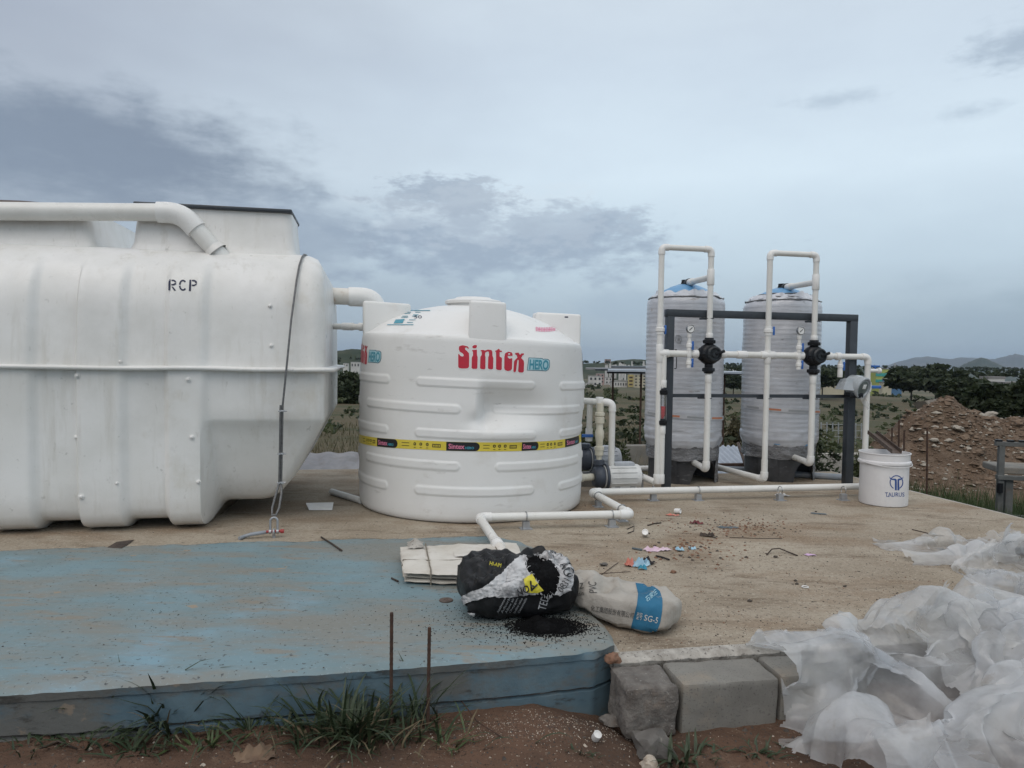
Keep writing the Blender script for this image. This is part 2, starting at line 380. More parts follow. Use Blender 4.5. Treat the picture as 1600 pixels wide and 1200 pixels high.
# ------------------------------------------------------------------ ground, slabs
from mathutils.geometry import delaunay_2d_cdt
def node_mat(name):
    m = bpy.data.materials.new(name); m.use_nodes = True; MAT[name] = m
    nt = m.node_tree; N = nt.nodes; L = nt.links; bs = N['Principled BSDF']
    class H: pass
    h = H(); h.N, h.L, h.bs, h.m = N, L, bs, m
    tc = N.new('ShaderNodeTexCoord'); h.co = tc.outputs['Object']
    def noise_(sc, dt=6, rg=.6, stretch=None, off=(0, 0, 0), dist=0.0):
        v = h.co
        mp = N.new('ShaderNodeMapping'); mp.inputs['Scale'].default_value = stretch or (1, 1, 1); mp.inputs['Location'].default_value = off
        L.new(v, mp.inputs[0])
        n = N.new('ShaderNodeTexNoise'); n.inputs['Scale'].default_value = sc; n.inputs['Detail'].default_value = dt
        n.inputs['Roughness'].default_value = rg; n.inputs['Distortion'].default_value = dist
        L.new(mp.outputs[0], n.inputs['Vector']); return n.outputs['Fac']
    def rng(v, a, b, c=0.0, d=1.0, smooth_=True):
        n = N.new('ShaderNodeMapRange'); n.interpolation_type = 'SMOOTHSTEP' if smooth_ else 'LINEAR'
        for i, q in enumerate((a, b, c, d)): n.inputs[i+1].default_value = q
        L.new(v, n.inputs[0]); return n.outputs[0]
    def mth(op, a, b=None):
        n = N.new('ShaderNodeMath'); n.operation = op
        for i, q in enumerate((a, b)):
            if q is None: continue
            if isinstance(q, (int, float)): n.inputs[i].default_value = q
            else: L.new(q, n.inputs[i])
        return n.outputs[0]
    def mix(f, a, b):
        n = N.new('ShaderNodeMix'); n.data_type = 'RGBA'
        for s, v in ((n.inputs[0], f), (n.inputs[6], a), (n.inputs[7], b)):
            if isinstance(v, tuple): s.default_value = (*v, 1)
            elif isinstance(v, (int, float)): s.default_value = v
            else: L.new(v, s)
        return n.outputs[2]
    def bump(hgt, st, dist, prev=None):
        b = N.new('ShaderNodeBump'); b.inputs['Strength'].default_value = st; b.inputs['Distance'].default_value = dist
        L.new(hgt, b.inputs['Height'])
        if prev is not None: L.new(prev, b.inputs['Normal'])
        return b.outputs[0]
    def sep():
        n = N.new('ShaderNodeSeparateXYZ'); L.new(h.co, n.inputs[0]); return n.outputs
    h.noise, h.rng, h.mth, h.mix, h.bump, h.sep = noise_, rng, mth, mix, bump, sep
    return h

def mat_paint():
    h = node_mat('blue_paint')
    c = h.mix(h.rng(h.noise(1.3, 5), .38, .64), (.160, .232, .250), (.178, .268, .300))
    c = h.mix(h.rng(h.noise(.9, 6, .6, off=(3, 1, 0)), .54, .66, 0, .8), c, (.205, .355, .445))                  # fresher paint
    c = h.mix(h.rng(h.noise(1.4, 9, .70, (.5, 1.5, 1), (5, 2, 0)), .42, .62, 0, .85), c, (.215, .208, .180))     # dust film
    c = h.mix(h.rng(h.noise(4.2, 9, .72, (.45, 1.7, 1), (1, 7, 0)), .53, .62, 0, .7), c, (.235, .200, .155))
    c = h.mix(h.rng(h.noise(10, 8, .75, (.4, 1.5, 1), (4, 1, 0)), .58, .66, 0, .5), c, (.13, .155, .16))         # scuffs
    c = h.mix(h.rng(h.noise(5.5, 5, .55, off=(2, 9, 4)), .69, .70, 0, .9), c, (.30, .235, .165))                 # flaked patches
    c = h.mix(h.rng(h.noise(48, 3, .5), .655, .68, 0, .8), c, (.05, .055, .058))
    c = h.mix(h.rng(h.noise(24, 6, .7, (.35, 1, 1)), .645, .69, 0, .6), c, (.07, .07, .066))
    c = h.mix(h.rng(h.noise(60, 4, .6, off=(6, 2, 1)), .60, .66, 0, .35), c, (.28, .36, .39))
    h.L.new(c, h.bs.inputs['Base Color'])
    h.L.new(h.rng(h.noise(3, 5), .3, .7, .55, .85), h.bs.inputs['Roughness'])
    n1 = h.bump(h.noise(26, 8, .65, (.6, 1, 1)), .22, .006); h.L.new(h.bump(h.noise(3.0, 4), .25, .02, n1), h.bs.inputs['Normal'])
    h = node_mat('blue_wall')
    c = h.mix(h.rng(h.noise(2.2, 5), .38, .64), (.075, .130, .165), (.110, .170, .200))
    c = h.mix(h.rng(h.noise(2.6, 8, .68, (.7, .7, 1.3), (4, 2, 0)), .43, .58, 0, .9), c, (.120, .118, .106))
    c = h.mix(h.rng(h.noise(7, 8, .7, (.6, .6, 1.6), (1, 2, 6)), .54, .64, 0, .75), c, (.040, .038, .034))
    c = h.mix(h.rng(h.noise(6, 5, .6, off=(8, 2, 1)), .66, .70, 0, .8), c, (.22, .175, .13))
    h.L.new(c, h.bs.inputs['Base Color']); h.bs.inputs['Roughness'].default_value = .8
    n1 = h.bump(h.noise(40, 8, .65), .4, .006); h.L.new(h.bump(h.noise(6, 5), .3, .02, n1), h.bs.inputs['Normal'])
    h = node_mat('terrain')
    s = h.sep(); r = h.mth('SQRT', h.mth('ADD', h.mth('MULTIPLY', s[0], s[0]), h.mth('MULTIPLY', s[1], s[1])))
    soil = h.mix(h.rng(h.noise(2.0, 7, .65), .35, .65), (.135, .080, .054), (.088, .056, .040))
    soil = h.mix(h.rng(h.noise(9, 7, .7, off=(3, 3, 3)), .55, .70, 0, .6), soil, (.19, .130, .090))
    soil = h.mix(h.rng(h.noise(60, 3, .6), .64, .67, 0, .7), soil, (.24, .19, .145))
    soil = h.mix(h.rng(h.noise(85, 3, .6, off=(7, 1, 2)), .63, .66, 0, .7), soil, (.03, .022, .018))
    fld = h.mix(h.rng(h.noise(.09, 8, .65), .42, .62), (.112, .092, .057), (.062, .066, .033))
    fld = h.mix(h.rng(h.noise(.6, 8, .7, (1, .5, 1)), .50, .68, 0, .55), fld, (.050, .056, .027))
    fld = h.mix(h.rng(h.noise(.035, 6, .6, (.6, 1.8, 1), (40, 10, 0)), .57, .66, 0, .8), fld, (.165, .125, .085))
    fld = h.mix(h.rng(h.noise(2.4, 6, .7), .60, .72, 0, .55), fld, (.17, .145, .10))
    far = h.mix(h.rng(h.noise(.006, 7, .65, (1, 1, 1)), .42, .60), (.080, .084, .048), (.15, .128, .085))
    far = h.mix(h.rng(h.noise(.02, 6, .7), .56, .68, 0, .7), far, (.030, .040, .022))
    c = h.mix(h.rng(r, 6.0, 11.0), soil, fld); c = h.mix(h.rng(r, 140, 420), c, far)
    h.L.new(c, h.bs.inputs['Base Color']); h.bs.inputs['Roughness'].default_value = .95; h.bs.inputs['Specular IOR Level'].default_value = .2
    n1 = h.bump(h.noise(38, 9, .7), .8, .012); h.L.new(h.bump(h.noise(1.5, 8, .7), .5, .12, n1), h.bs.inputs['Normal'])
mat_paint()
def mat_concrete():
    h = node_mat('concrete')
    c = h.mix(h.rng(h.noise(1.3, 6), .36, .64), (.300, .250, .188), (.390, .335, .262))
    c = h.mix(h.rng(h.noise(.75, 6, .6, off=(6, 2, 0)), .52, .68, 0, .8), c, (.43, .375, .295))                  # laitance, pale
    c = h.mix(h.rng(h.noise(1.0, 7, .66, (.7, 1.5, 1), (2, 5, 0)), .47, .66, 0, .85), c, (.245, .175, .115))      # earth stain
    c = h.mix(h.rng(h.noise(2.6, 8, .72, (.5, 1.7, 1), (8, 1, 0)), .52, .66, 0, .75), c, (.165, .120, .080))
    c = h.mix(h.rng(h.noise(9, 6, .7, (.6, 1.5, 1), (3, 3, 0)), .56, .68, 0, .5), c, (.20, .145, .095))
    c = h.mix(h.rng(h.noise(42, 5, .65), .53, .62, 0, .45), c, (.19, .15, .112))                                  # coarse sandy grain
    c = h.mix(h.rng(h.noise(58, 4, .6, off=(4, 4, 4)), .58, .64, 0, .55), c, (.53, .475, .385))
    c = h.mix(h.rng(h.noise(34, 3, .5, off=(9, 4, 4)), .665, .69, 0, .8), c, (.055, .045, .038))
    c = h.mix(h.rng(h.noise(90, 2, .5, off=(1, 7, 4)), .66, .69, 0, .7), c, (.09, .07, .055))
    h.L.new(c, h.bs.inputs['Base Color']); h.bs.inputs['Roughness'].default_value = .92; h.bs.inputs['Specular IOR Level'].default_value = .25
    n1 = h.bump(h.noise(45, 8, .7), .7, .010); h.L.new(h.bump(h.noise(4.5, 6, .65), .35, .03, n1), h.bs.inputs['Normal'])
mat_concrete()

PROF = [(8, -.42), (10, -.5), (18, -1.0), (35, -1.9), (70, -3.3), (150, -5.8), (400, -14), (1500, -34), (6000, -85), (12000, -120)]
SOIL = [(-4, -.12), (-2, -.135), (-.6, -.165), (.1, -.185), (.45, -.26), (.7, -.215), (1.5, -.21), (4, -.24), (8, -.3)]
def terr(x, y):
    u, v = WL((x, y)); r = math.hypot(x, y)
    z0 = lerp_tab(SOIL, u)
    # the gravelly heap against the blue wall
    z0 += .055*math.exp(-(((u-.12)/.34)**2+((v+.33)/.16)**2)) - .10*math.exp(-(((u-.5)/.10)**2+((v+.20)/.10)**2))
    z0 += .018*nz(x*2.1, y*2.1, 1.0)+.014*nz(x*6, y*6, 4.0)+.010*nz(x*15, y*15, 8.0)
    inside = smooth(-.14, .1, v)*smooth(5.3, 5.0, v)*smooth(5.0, 4.75, u)
    z0 = z0*(1-inside)+(-.5)*inside
    far = lerp_tab(PROF, r)+.05*nz(x*.5, y*.5, 2.)*min(1, r/10)+min(1.2, r*.006)*nz(x*.03, y*.03, 5.)
    k = smooth(6.0, 9.5, r) if v > 0 else smooth(8, 16, r)
    return z0*(1-k)+far*k
def build_terrain():
    ang = list(np.arange(-56, 56.01, .34))+list(np.arange(59, 304, 3.0))
    rad = list(np.linspace(.25, 2.2, 9))+list(np.arange(2.24, 3.75, .024))+list(np.geomspace(3.8, 14, 46))+list(np.geomspace(14.6, 11000, 120))
    na = len(ang); vs = [(0, 0, terr(0, 0))]
    sc = [(math.sin(R(a)), math.cos(R(a))) for a in ang]
    for r in rad:
        for (s, c) in sc: vs.append((r*s, r*c, terr(r*s, r*c)))
    fs = [(0, 1+(i+1) % na, 1+i) for i in range(na)]
    for j in range(len(rad)-1):
        b = 1+j*na
        for i in range(na): i2 = (i+1) % na; fs.append((b+i, b+i2, b+na+i2, b+na+i))
    me = bpy.data.meshes.new('ground'); me.from_pydata(vs, [], fs); me.update()
    return struct(obj('ground', me, 'terrain', None, True, 180))
ground = build_terrain()

def layered(name, contour, layers, mats, matidx, jit):
    """a slab: the contour [(u,v,nu,nv)] (outward normals) stacked through (z(u,v), inset) rings, flat top"""
    vs = []; fs = []; mi = []; n = len(contour)
    for li, (zf, ins) in enumerate(layers):
        for k, (u, v, nu, nv) in enumerate(contour):
            j = jit(u, v, li); uu = u-nu*(ins+j); vv = v-nv*(ins+j); p = LW(uu, vv, 0)
            vs.append((p.x, p.y, zf(uu, vv, li)))
    for li in range(len(layers)-1):
        for k in range(n):
            k2 = (k+1) % n; fs.append((li*n+k, (li+1)*n+k, (li+1)*n+k2, li*n+k2)); mi.append(matidx[li])
    # top: even triangles over the first ring and a grid inside it
    ring = [Vector((vs[k][0], vs[k][1])) for k in range(n)]; pts = list(ring); us_ = [c[0] for c in contour]; vs_ = [c[1] for c in contour]
    gu = np.arange(max(min(us_), -3.2)+.1, max(us_)-.1, .11); gv = list(np.arange(min(vs_)+.13, min(vs_)+.6, .06))+list(np.arange(min(vs_)+.65, max(vs_)-.1, .12))
    for a in gu:
        for b in gv: p = LW(a, b); pts.append(Vector((p.x, p.y)))
    ov, oe, of, oidx, _, _ = delaunay_2d_cdt(pts, [(k, (k+1) % n) for k in range(n)], [], 1, 1e-5)
    idx = []
    for q, src in zip(ov, oidx):
        ring_src = [s_ for s_ in src if s_ < n]
        if ring_src: idx.append(ring_src[0])
        else:
            u, v = WL((q.x, q.y)); idx.append(len(vs)); vs.append((q.x, q.y, layers[0][0](u, v, 0)+.0022*nz(u*2.3, v*2.3, 1.)))
    for f in of:
        t = [idx[k] for k in f]
        if len(set(t)) == 3:
            a, b, c_ = (Vector(vs[k]) for k in t); t = t if (b-a).cross(c_-a).z > 0 else t[::-1]; fs.append(tuple(t)); mi.append(0)
    me = bpy.data.meshes.new(name); me.from_pydata(vs, [], fs); me.update()
    for m in mats: me.materials.append(MAT[m])
    me.polygons.foreach_set('material_index', mi)
    me.polygons.foreach_set('use_smooth', [True]*len(fs)); me.set_sharp_from_angle(angle=R(35))
    o = bpy.data.objects.new(name, me); COL.objects.link(o); return struct(o)
def contour_of(pts, step=.016, fine=lambda u, v: True):
    out = []; n = len(pts)
    for i in range(n):
        (u0, v0), (u1, v1) = pts[i], pts[(i+1) % n]; d = math.hypot(u1-u0, v1-v0); s = step if fine(u0, v0) and fine(u1, v1) else .25
        k = max(1, int(d/s)); nu, nv = (v1-v0)/d, -(u1-u0)/d
        for j in range(k): out.append((u0+(u1-u0)*j/k, v0+(v1-v0)*j/k, nu, nv))
    # average the normals at the corners
    m = len(out); res = []
    for i in range(m):
        a, b = out[i-1], out[i]; nu, nv = a[2]+b[2], a[3]+b[3]; d = math.hypot(nu, nv) or 1; res.append((b[0], b[1], nu/d, nv/d))
    return res
def arc(cu, cv, r, a0, a1, n): return [(cu+r*math.cos(R(a0+(a1-a0)*i/n)), cv+r*math.sin(R(a0+(a1-a0)*i/n))) for i in range(n+1)]
def paint_top(u, v): return .052-.021*(v+.18)
def build_slabs():
    # bare concrete slab (under everything), counter-clockwise
    pts = [(.42, -.15), (4.78, -.15), (4.72, 4.55), (.2, 4.55), (.2, 5.25), (-7, 5.25), (-7, .35), (.42, .35)]
    c = contour_of(pts, .02, lambda u, v: v < 0)
    def jit(u, v, li):
        if li == 0: return 0.0
        if v < 0 and li < 4: return .010*nz(u*9, .3, 3.)+(.004 if li < 2 else .008)*nz(u*31, li*.5, 7.)
        return .02*nz(u*3, v*3, li)
    zf = lambda zz: (lambda u, v, li: zz+(.004*nz(u*25, v*25, li) if li else 0))
    layered('concrete_slab', c, [(zf(0), .07), (zf(-.005), .022), (zf(-.022), .004), (zf(-.06), .012), (zf(-.075), .03), (zf(-.55), .03)],
            ['concrete', 'concrete_edge', 'block_smooth'], [1, 1, 1, 2, 2], jit)
    # blue painted slab on the left, a hand's breadth proud in front and running out flush at the back
    pts = [(-7, -.19)]+[(-.5, -.185), (.0, -.165)]+[(.34, -.150), (.452, -.075), (.476, .06), (.478, .16), (.475, .30), (.455, .6), (.46, 1.2), (.44, 1.62)]+arc(.12, 1.68, .30, 5, 90, 7)+[(-1.2, 2.02), (-7, 1.98)]
    c = contour_of(pts, .02, lambda u, v: u > -8)
    def jit2(u, v, li):
        if li == 0: return 0.0
        if v < .7:
            chip = (max(0, nz(u*4.2, v*4, 9.)-.30)*.14+max(0, nz(u*13, v*13, 2.)-.35)*.03) if li < 3 else 0
            return chip+(.005*nz(u*14, v*14, li*.6) if li < 6 else .004*nz(u*8, v*8, li))
        return .05*nz(u*2.2, v*2.2, 2.)+.03*nz(u*9, v*9, 4.)
    def zt(d): return lambda u, v, li: max(paint_top(u, v)+d, .0035)+(0 if d == 0 else .003*nz(u*20, v*20, li))
    def zd(z, w=0.0): return lambda u, v, li: z+.010*nz(u*2.2, v*2.2, 5.)*w+.004*nz(u*19, v*19, li)*w
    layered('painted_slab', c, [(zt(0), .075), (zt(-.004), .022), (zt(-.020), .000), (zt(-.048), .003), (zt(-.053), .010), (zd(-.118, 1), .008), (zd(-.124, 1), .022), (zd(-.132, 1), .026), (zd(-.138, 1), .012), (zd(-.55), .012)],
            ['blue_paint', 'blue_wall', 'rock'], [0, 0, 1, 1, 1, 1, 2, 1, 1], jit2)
build_slabs()

# ------------------------------------------------------------------ lettering laid on real surfaces
def text_tris(s, bold=0.0, shear=0.0, space=1.0):
    """flat triangles [(pts2d)] of a text, lower-left at 0,0, with its width and height"""
    cu = bpy.data.curves.new('t', 'FONT'); cu.body = s; cu.size = 1.0; cu.offset = bold; cu.shear = shear; cu.space_character = space
    cu.resolution_u = 3
    ob = bpy.data.objects.new('t', cu); COL.objects.link(ob)
    dg = bpy.context.evaluated_depsgraph_get(); me = bpy.data.meshes.new_from_object(ob.evaluated_get(dg))
    bm = bmesh.new(); bm.from_mesh(me); bmesh.ops.triangulate(bm, faces=list(bm.faces))
    tr = [[(v.co.x, v.co.y) for v in f.verts] for f in bm.faces]
    bm.free(); bpy.data.meshes.remove(me); bpy.data.objects.remove(ob); bpy.data.curves.remove(cu)
    if not tr: return [], 1, 1
    xs = [p[0] for t in tr for p in t]; ys = [p[1] for t in tr for p in t]; x0, y0 = min(xs), min(ys)
    return [[(a-x0, b-y0) for a, b in t] for t in tr], max(xs)-x0, max(ys)-y0
def poly_tris(poly):
    return [[poly[i] for i in t] for t in tessellate_polygon([[Vector((x, y, 0)) for x, y in poly]])]
def grow(poly, d):
    a = sum(x0*y1-x1*y0 for (x0, y0), (x1, y1) in zip(poly, poly[1:]+poly[:1])); s = 1 if a > 0 else -1; out = []; n = len(poly)
    for i in range(n):
        p, q, r = Vector(poly[i-1]), Vector(poly[i]), Vector(poly[(i+1) % n])
        e0 = (q-p).normalized(); e1 = (r-q).normalized(); nn = Vector((e0.y+e1.y, -e0.x-e1.x))*s
        nn = nn.normalized() if nn.length > 1e-6 else Vector((e0.y, -e0.x))*s
        out.append((q.x+nn.x*d, q.y+nn.y*d))
    return out
def split_tris(tris, lim):
    out = []; st = list(tris)
    while st:
        t = st.pop(); L3 = [math.dist(t[i], t[(i+1) % 3]) for i in range(3)]; m = max(L3)
        if m <= lim: out.append(t); continue
        i = L3.index(m); a, b, c = t[i], t[(i+1) % 3], t[(i+2) % 3]; h = ((a[0]+b[0])/2, (a[1]+b[1])/2)
        st.append((a, h, c)); st.append((h, b, c))
    return out
def lay(tris, fn, lim):
    m = MB(); idx = {}; vs = []; fs = []
    for t in split_tris(tris, lim):
        f = []
        for p in t:
            k = (round(p[0], 5), round(p[1], 5))
            if k not in idx: idx[k] = len(vs); vs.append(fn(*p))
            f.append(idx[k])
        if len(set(f)) == 3: fs.append(tuple(f))
    return m.add(vs, fs)
def rect_tris(x0, y0, x1, y1): return poly_tris([(x0, y0), (x1, y0), (x1, y1), (x0, y1)])
def text_in(s, x0, y0, x1, y1, **kw):
    """text triangles fitted in a box given in picture-like coordinates (y down)"""
    tr, w, h = text_tris(s, **kw); return [[(x0+a/w*(x1-x0), y1-b/h*(y1-y0)) for a, b in t] for t in tr]

# ------------------------------------------------------------------ big fibreglass treatment tank
C0 = Vector((-1.355, 5.205, 0)); UC, VC = WL(C0); TW = 2.2
INS = [(0, .30), (.015, .20), (.04, .13), (.08, .085), (.14, .060), (.25, .045), (.8, .030), (1.15, .015), (1.6, .05), (1.75, .090), (1.85, .14), (1.93, .215), (1.985, .31), (2.02, .42), (2.04, .56)]
LEN = [(0, -.52), (.015, -.46), (.04, -.415), (.08, -.375), (.14, -.33), (.745, -.012), (.775, .0), (.88, .0), (1.15, .0), (1.6, -.006), (1.75, -.010), (1.85, -.02), (1.93, -.04), (1.985, -.072), (2.02, -.125), (2.04, -.22)]
RIBS = [(-1.063, -.809)]+[(-1.627-.565*k, -1.335-.565*k) for k in range(6)]
def rib(u):
    s = 0
    for a, b in RIBS: s = max(s, smooth(a-.006, a+.010, u)*(1-smooth(b-.03, b+.03, u)))
    return s
def t_front(u, z):
    """distance of the tank's front skin behind its widest plane"""
    f = lerp_tab(INS, z)
    fade = 1-smooth(1.72, 2.0, z)
    f -= .034*rib(u)*fade
    fac = smooth(-.845, -.765, u)*smooth(.80, .74, z)
    f += fac*(.012+.27*max(0, .80-z)/.8)
    f += .004*nz(u*2.0, z*2.0, 1.)+.0016*nz(u*7, z*7, 3.)
    return f
def t_z(u, z):
    k = max(0, 1-z/.35); return z+k*((1-rib(u))*.05+smooth(-.85, -.72, u)*.075)
def t_pt(u, v, z): return LW(UC+u, VC+v, z)
def t_skin(u, z, off=.002): return t_pt(u, t_front(u, z)-off, z)
def build_rcp():
    th = TH('treatment_tank', t_pt(-2.3, 1.1, 0), 'large ribbed white fibreglass tank stencilled RCP, at the left edge', 'tank')
    us = [-4.6+.02*i for i in range(231)]; zs = sorted(set([z for z, _ in INS]+[z for z, _ in LEN]+[.35, .45, .55, .65, .95, 1.05, 1.25, 1.35, 1.45, 1.52, 1.68, 1.80, 1.89, 1.96]))
    rings = []; nl = 0
    for z in zs:
        Lz = lerp_tab(LEN, z); rc = .075 if z < 1.15 else .10; ring = []
        for us_ in us:
            u = us_ if us_ < -.7 else -.7+(us_+.7)/.7*(Lz-rc+.7)
            ring.append(t_pt(u, t_front(u, z), t_z(u, z)))
        f0 = t_front(Lz-rc, z); zz = t_z(Lz-rc, z); b0 = TW-lerp_tab(INS, z)
        for k in range(1, 9):
            a = R(-90+90*k/8); ring.append(t_pt(Lz-rc+rc*math.cos(a), f0+rc+rc*math.sin(a), zz))
        for k in range(1, 9):
            v = f0+rc+(b0-f0-2*rc)*k/8; ring.append(t_pt(Lz, v, zz))
        for k in range(1, 9):
            a = R(90*k/8); ring.append(t_pt(Lz-rc+rc*math.cos(a), b0-rc+rc*math.sin(a), zz))
        for k in range(1, 40): ring.append(t_pt(Lz-rc+(-4.6-(Lz-rc))*k/39, b0, zz))
        rings.append(ring)
    n = len(rings[0]); m = MB(); m.add([p for r in rings for p in r], [(j*n+i, j*n+(i+1) % n, (j+1)*n+(i+1) % n, (j+1)*n+i) for j in range(len(rings)-1) for i in range(n)])
    m.f.append(tuple(range(n-1, -1, -1))); m.f.append(tuple((len(rings)-1)*n+k for k in range(n)))
    shell = th.part('shell', m, 'frp', True, 32)
    # flange round the middle
    pts = []
    for u in np.arange(-4.6, -.12, .05): pts.append((u, -.045-.012*abs(nz(u*3, 0, 2.))+t_front(u, 1.15)*.2))
    for k in range(0, 7): a = R(-90+90*k/6); pts.append((-.10+.17*math.cos(a), .115+.17*math.sin(a)))
    pts += [(.07, 1.0), (.07, TW-.15), (-.1, TW+.05), (-4.6, TW+.05)]
    def zf(u): return 1.148+.008*nz(u*1.7, 3., 1.)
    m = MB(); top = [t_pt(u, v, zf(u)+.012) for u, v in pts]; mid = [t_pt(u-(.0 if u < 0 else -.006), v-.008, zf(u)) for u, v in pts]; bot = [t_pt(u, v, zf(u)-.014) for u, v in pts]
    inn_t = [t_pt(min(u, -.03), max(v, .06) if v < 1 else min(v, TW-.06), zf(u)+.02) for u, v in pts]; inn_b = [t_pt(min(u, -.03), max(v, .06) if v < 1 else min(v, TW-.06), zf(u)-.02) for u, v in pts]
    rows = [inn_t, top, mid, bot, inn_b]; n = len(pts)
    m.add([p for r in rows for p in r], [(j*n+i, (j+1)*n+i, (j+1)*n+i+1, j*n+i+1) for j in range(4) for i in range(n-1)])
    th.part('flange', m, 'frp', True, 70)
    # manhole boxes with lids
    def coaming(u0, u1, v0, v1, z1, sl):
        rows = []
        for k, (z, d) in enumerate([(1.96, .03), (2.04, .012), (2.07, 0), (z1-.03, -sl), (z1, -sl)]):
            a, b, c, e = u0-d, u1+d, v0-d, v1+d; rr = .06; ring = []
            for (cu, cv, a0) in ((a+rr, c+rr, 180), (b-rr, c+rr, 270), (b-rr, e-rr, 0), (a+rr, e-rr, 90)):
                for q in range(6): t = R(a0+90*q/5); ring.append(t_pt(cu+rr*math.cos(t), cv+rr*math.sin(t), z))
            rows.append(ring)
        n = len(rows[0]); m = MB().add([p for r in rows for p in r], [(j*n+i, j*n+(i+1) % n, (j+1)*n+(i+1) % n, (j+1)*n+i) for j in range(4) for i in range(n)])
        m.f.append(tuple(4*n+k for k in range(n))); return th.part('manhole_box', m, 'frp', True, 50)
    box1 = coaming(-1.40, -.255, .42, 1.0, 2.335, .02)
    c = t_pt(-.83, .71, 2.350); th.part('lid', MB().bbox(c, (1.12, .60, .028), .008, AX, BX), 'frame_paint', True, 40, under=box1)
    box2 = coaming(-2.95, -1.66, .42, 1.75, 2.30, .04)
    m = MB(); m.lathe([(.02, .10), (.25, .088), (.42, .055), (.54, .012), (.56, -.012)], t_pt(-2.30, 1.05, 2.31), 36)
    th.part('lid', m, 'rust_brown', True, 60, under=box2)
    # bolts
    def at_px(px, py):
        p = DY(px, py, 5.1)
        for _ in range(6):
            u, v = WL(p); u -= UC; z = p.z; w = t_pt(u, t_front(u, z), z); p = DY(px, py, w.y)
        u, v = WL(p); return u-UC, p.z
    for (px, py, r) in [(422, 478, .017), (424, 540, .016), (121, 587, .018), (294, 593, .019), (120, 683, .019), (300, 683, .018), (310, 753, .017), (127, 776, .02), (188, 565, .012), (183, 755, .010), (347, 341, .014)]:
        if py < 360:
            continue
        r *= .72; u, z = at_px(px, py); p = t_skin(u, z, 0); nrm = (-BX+Vector((0, 0, .05))).normalized()
        th.part('bolt', MB().lathe([(r*1.5, -.004), (r*1.5, .003), (r, .004), (r*.95, .011), (r*.6, .016), (r*.1, .018)], p, 14, nrm), 'frp', True, 50)
    # stencil letters RCP
    S = []
    def st(*polys): S.extend(polys)
    def arcband(cx, cy, rx, ry, w, a0, a1, n=9):
        o = [(cx+rx*math.cos(R(a0+(a1-a0)*i/n)), cy+ry*math.sin(R(a0+(a1-a0)*i/n))) for i in range(n+1)]
        q = [(cx+(rx-w)*math.cos(R(a0+(a1-a0)*i/n)), cy+(ry-w)*math.sin(R(a0+(a1-a0)*i/n))) for i in range(n+1)]; return o+q[::-1]
    st([(535, 180), (582, 180), (578, 460), (530, 460)], [(610, 190), (660, 190), (705, 210), (735, 255), (690, 258), (665, 228), (610, 226)],
       [(690, 275), (735, 272), (715, 310), (665, 335), (605, 333), (607, 298), (655, 298)], [(615, 355), (665, 385), (722, 462), (675, 465), (612, 372)])
    st(arcband(895, 330, 100, 138, 38, 186, 318), arcband(895, 330, 100, 138, 38, 42, 174))
    st([(1058, 193), (1105, 193), (1093, 478), (1042, 475)], [(1122, 195), (1180, 195), (1235, 222), (1252, 272), (1215, 285), (1175, 235), (1122, 232)], [(1208, 300), (1250, 285), (1225, 325), (1175, 350), (1118, 350), (1120, 315), (1170, 314)])
    tr = [[(230+a/16, 425+b/16) for a, b in t] for p in S for t in poly_tris(p)]
    th.part('stencil_lettering', lay(tr, lambda x, y: t_skin(*at_px(x, y), .0025), 6), 'ink_navy')
    # overhead inlet pipe, bending down into the shoulder
    q = [t_pt(-3.6, .37, 2.175), t_pt(-1.05, .37, 2.290), t_pt(-.74, .37, 1.94)]
    pt = TH('inlet_pipe', q[2], 'thick white pipe running over the large ribbed tank and bending into it', 'pipe')
    pipe_run(pt, q, .064, 'pvc', 'pvc_fit', .13, seg=24)
    pt.part('weld_collar', MB().tube([q[2]+(q[1]-q[2])*.20, q[2]+(q[1]-q[2])*.30], [.084, .065], 24, False), 'frp', True)
    return th
rcp = build_rcp()

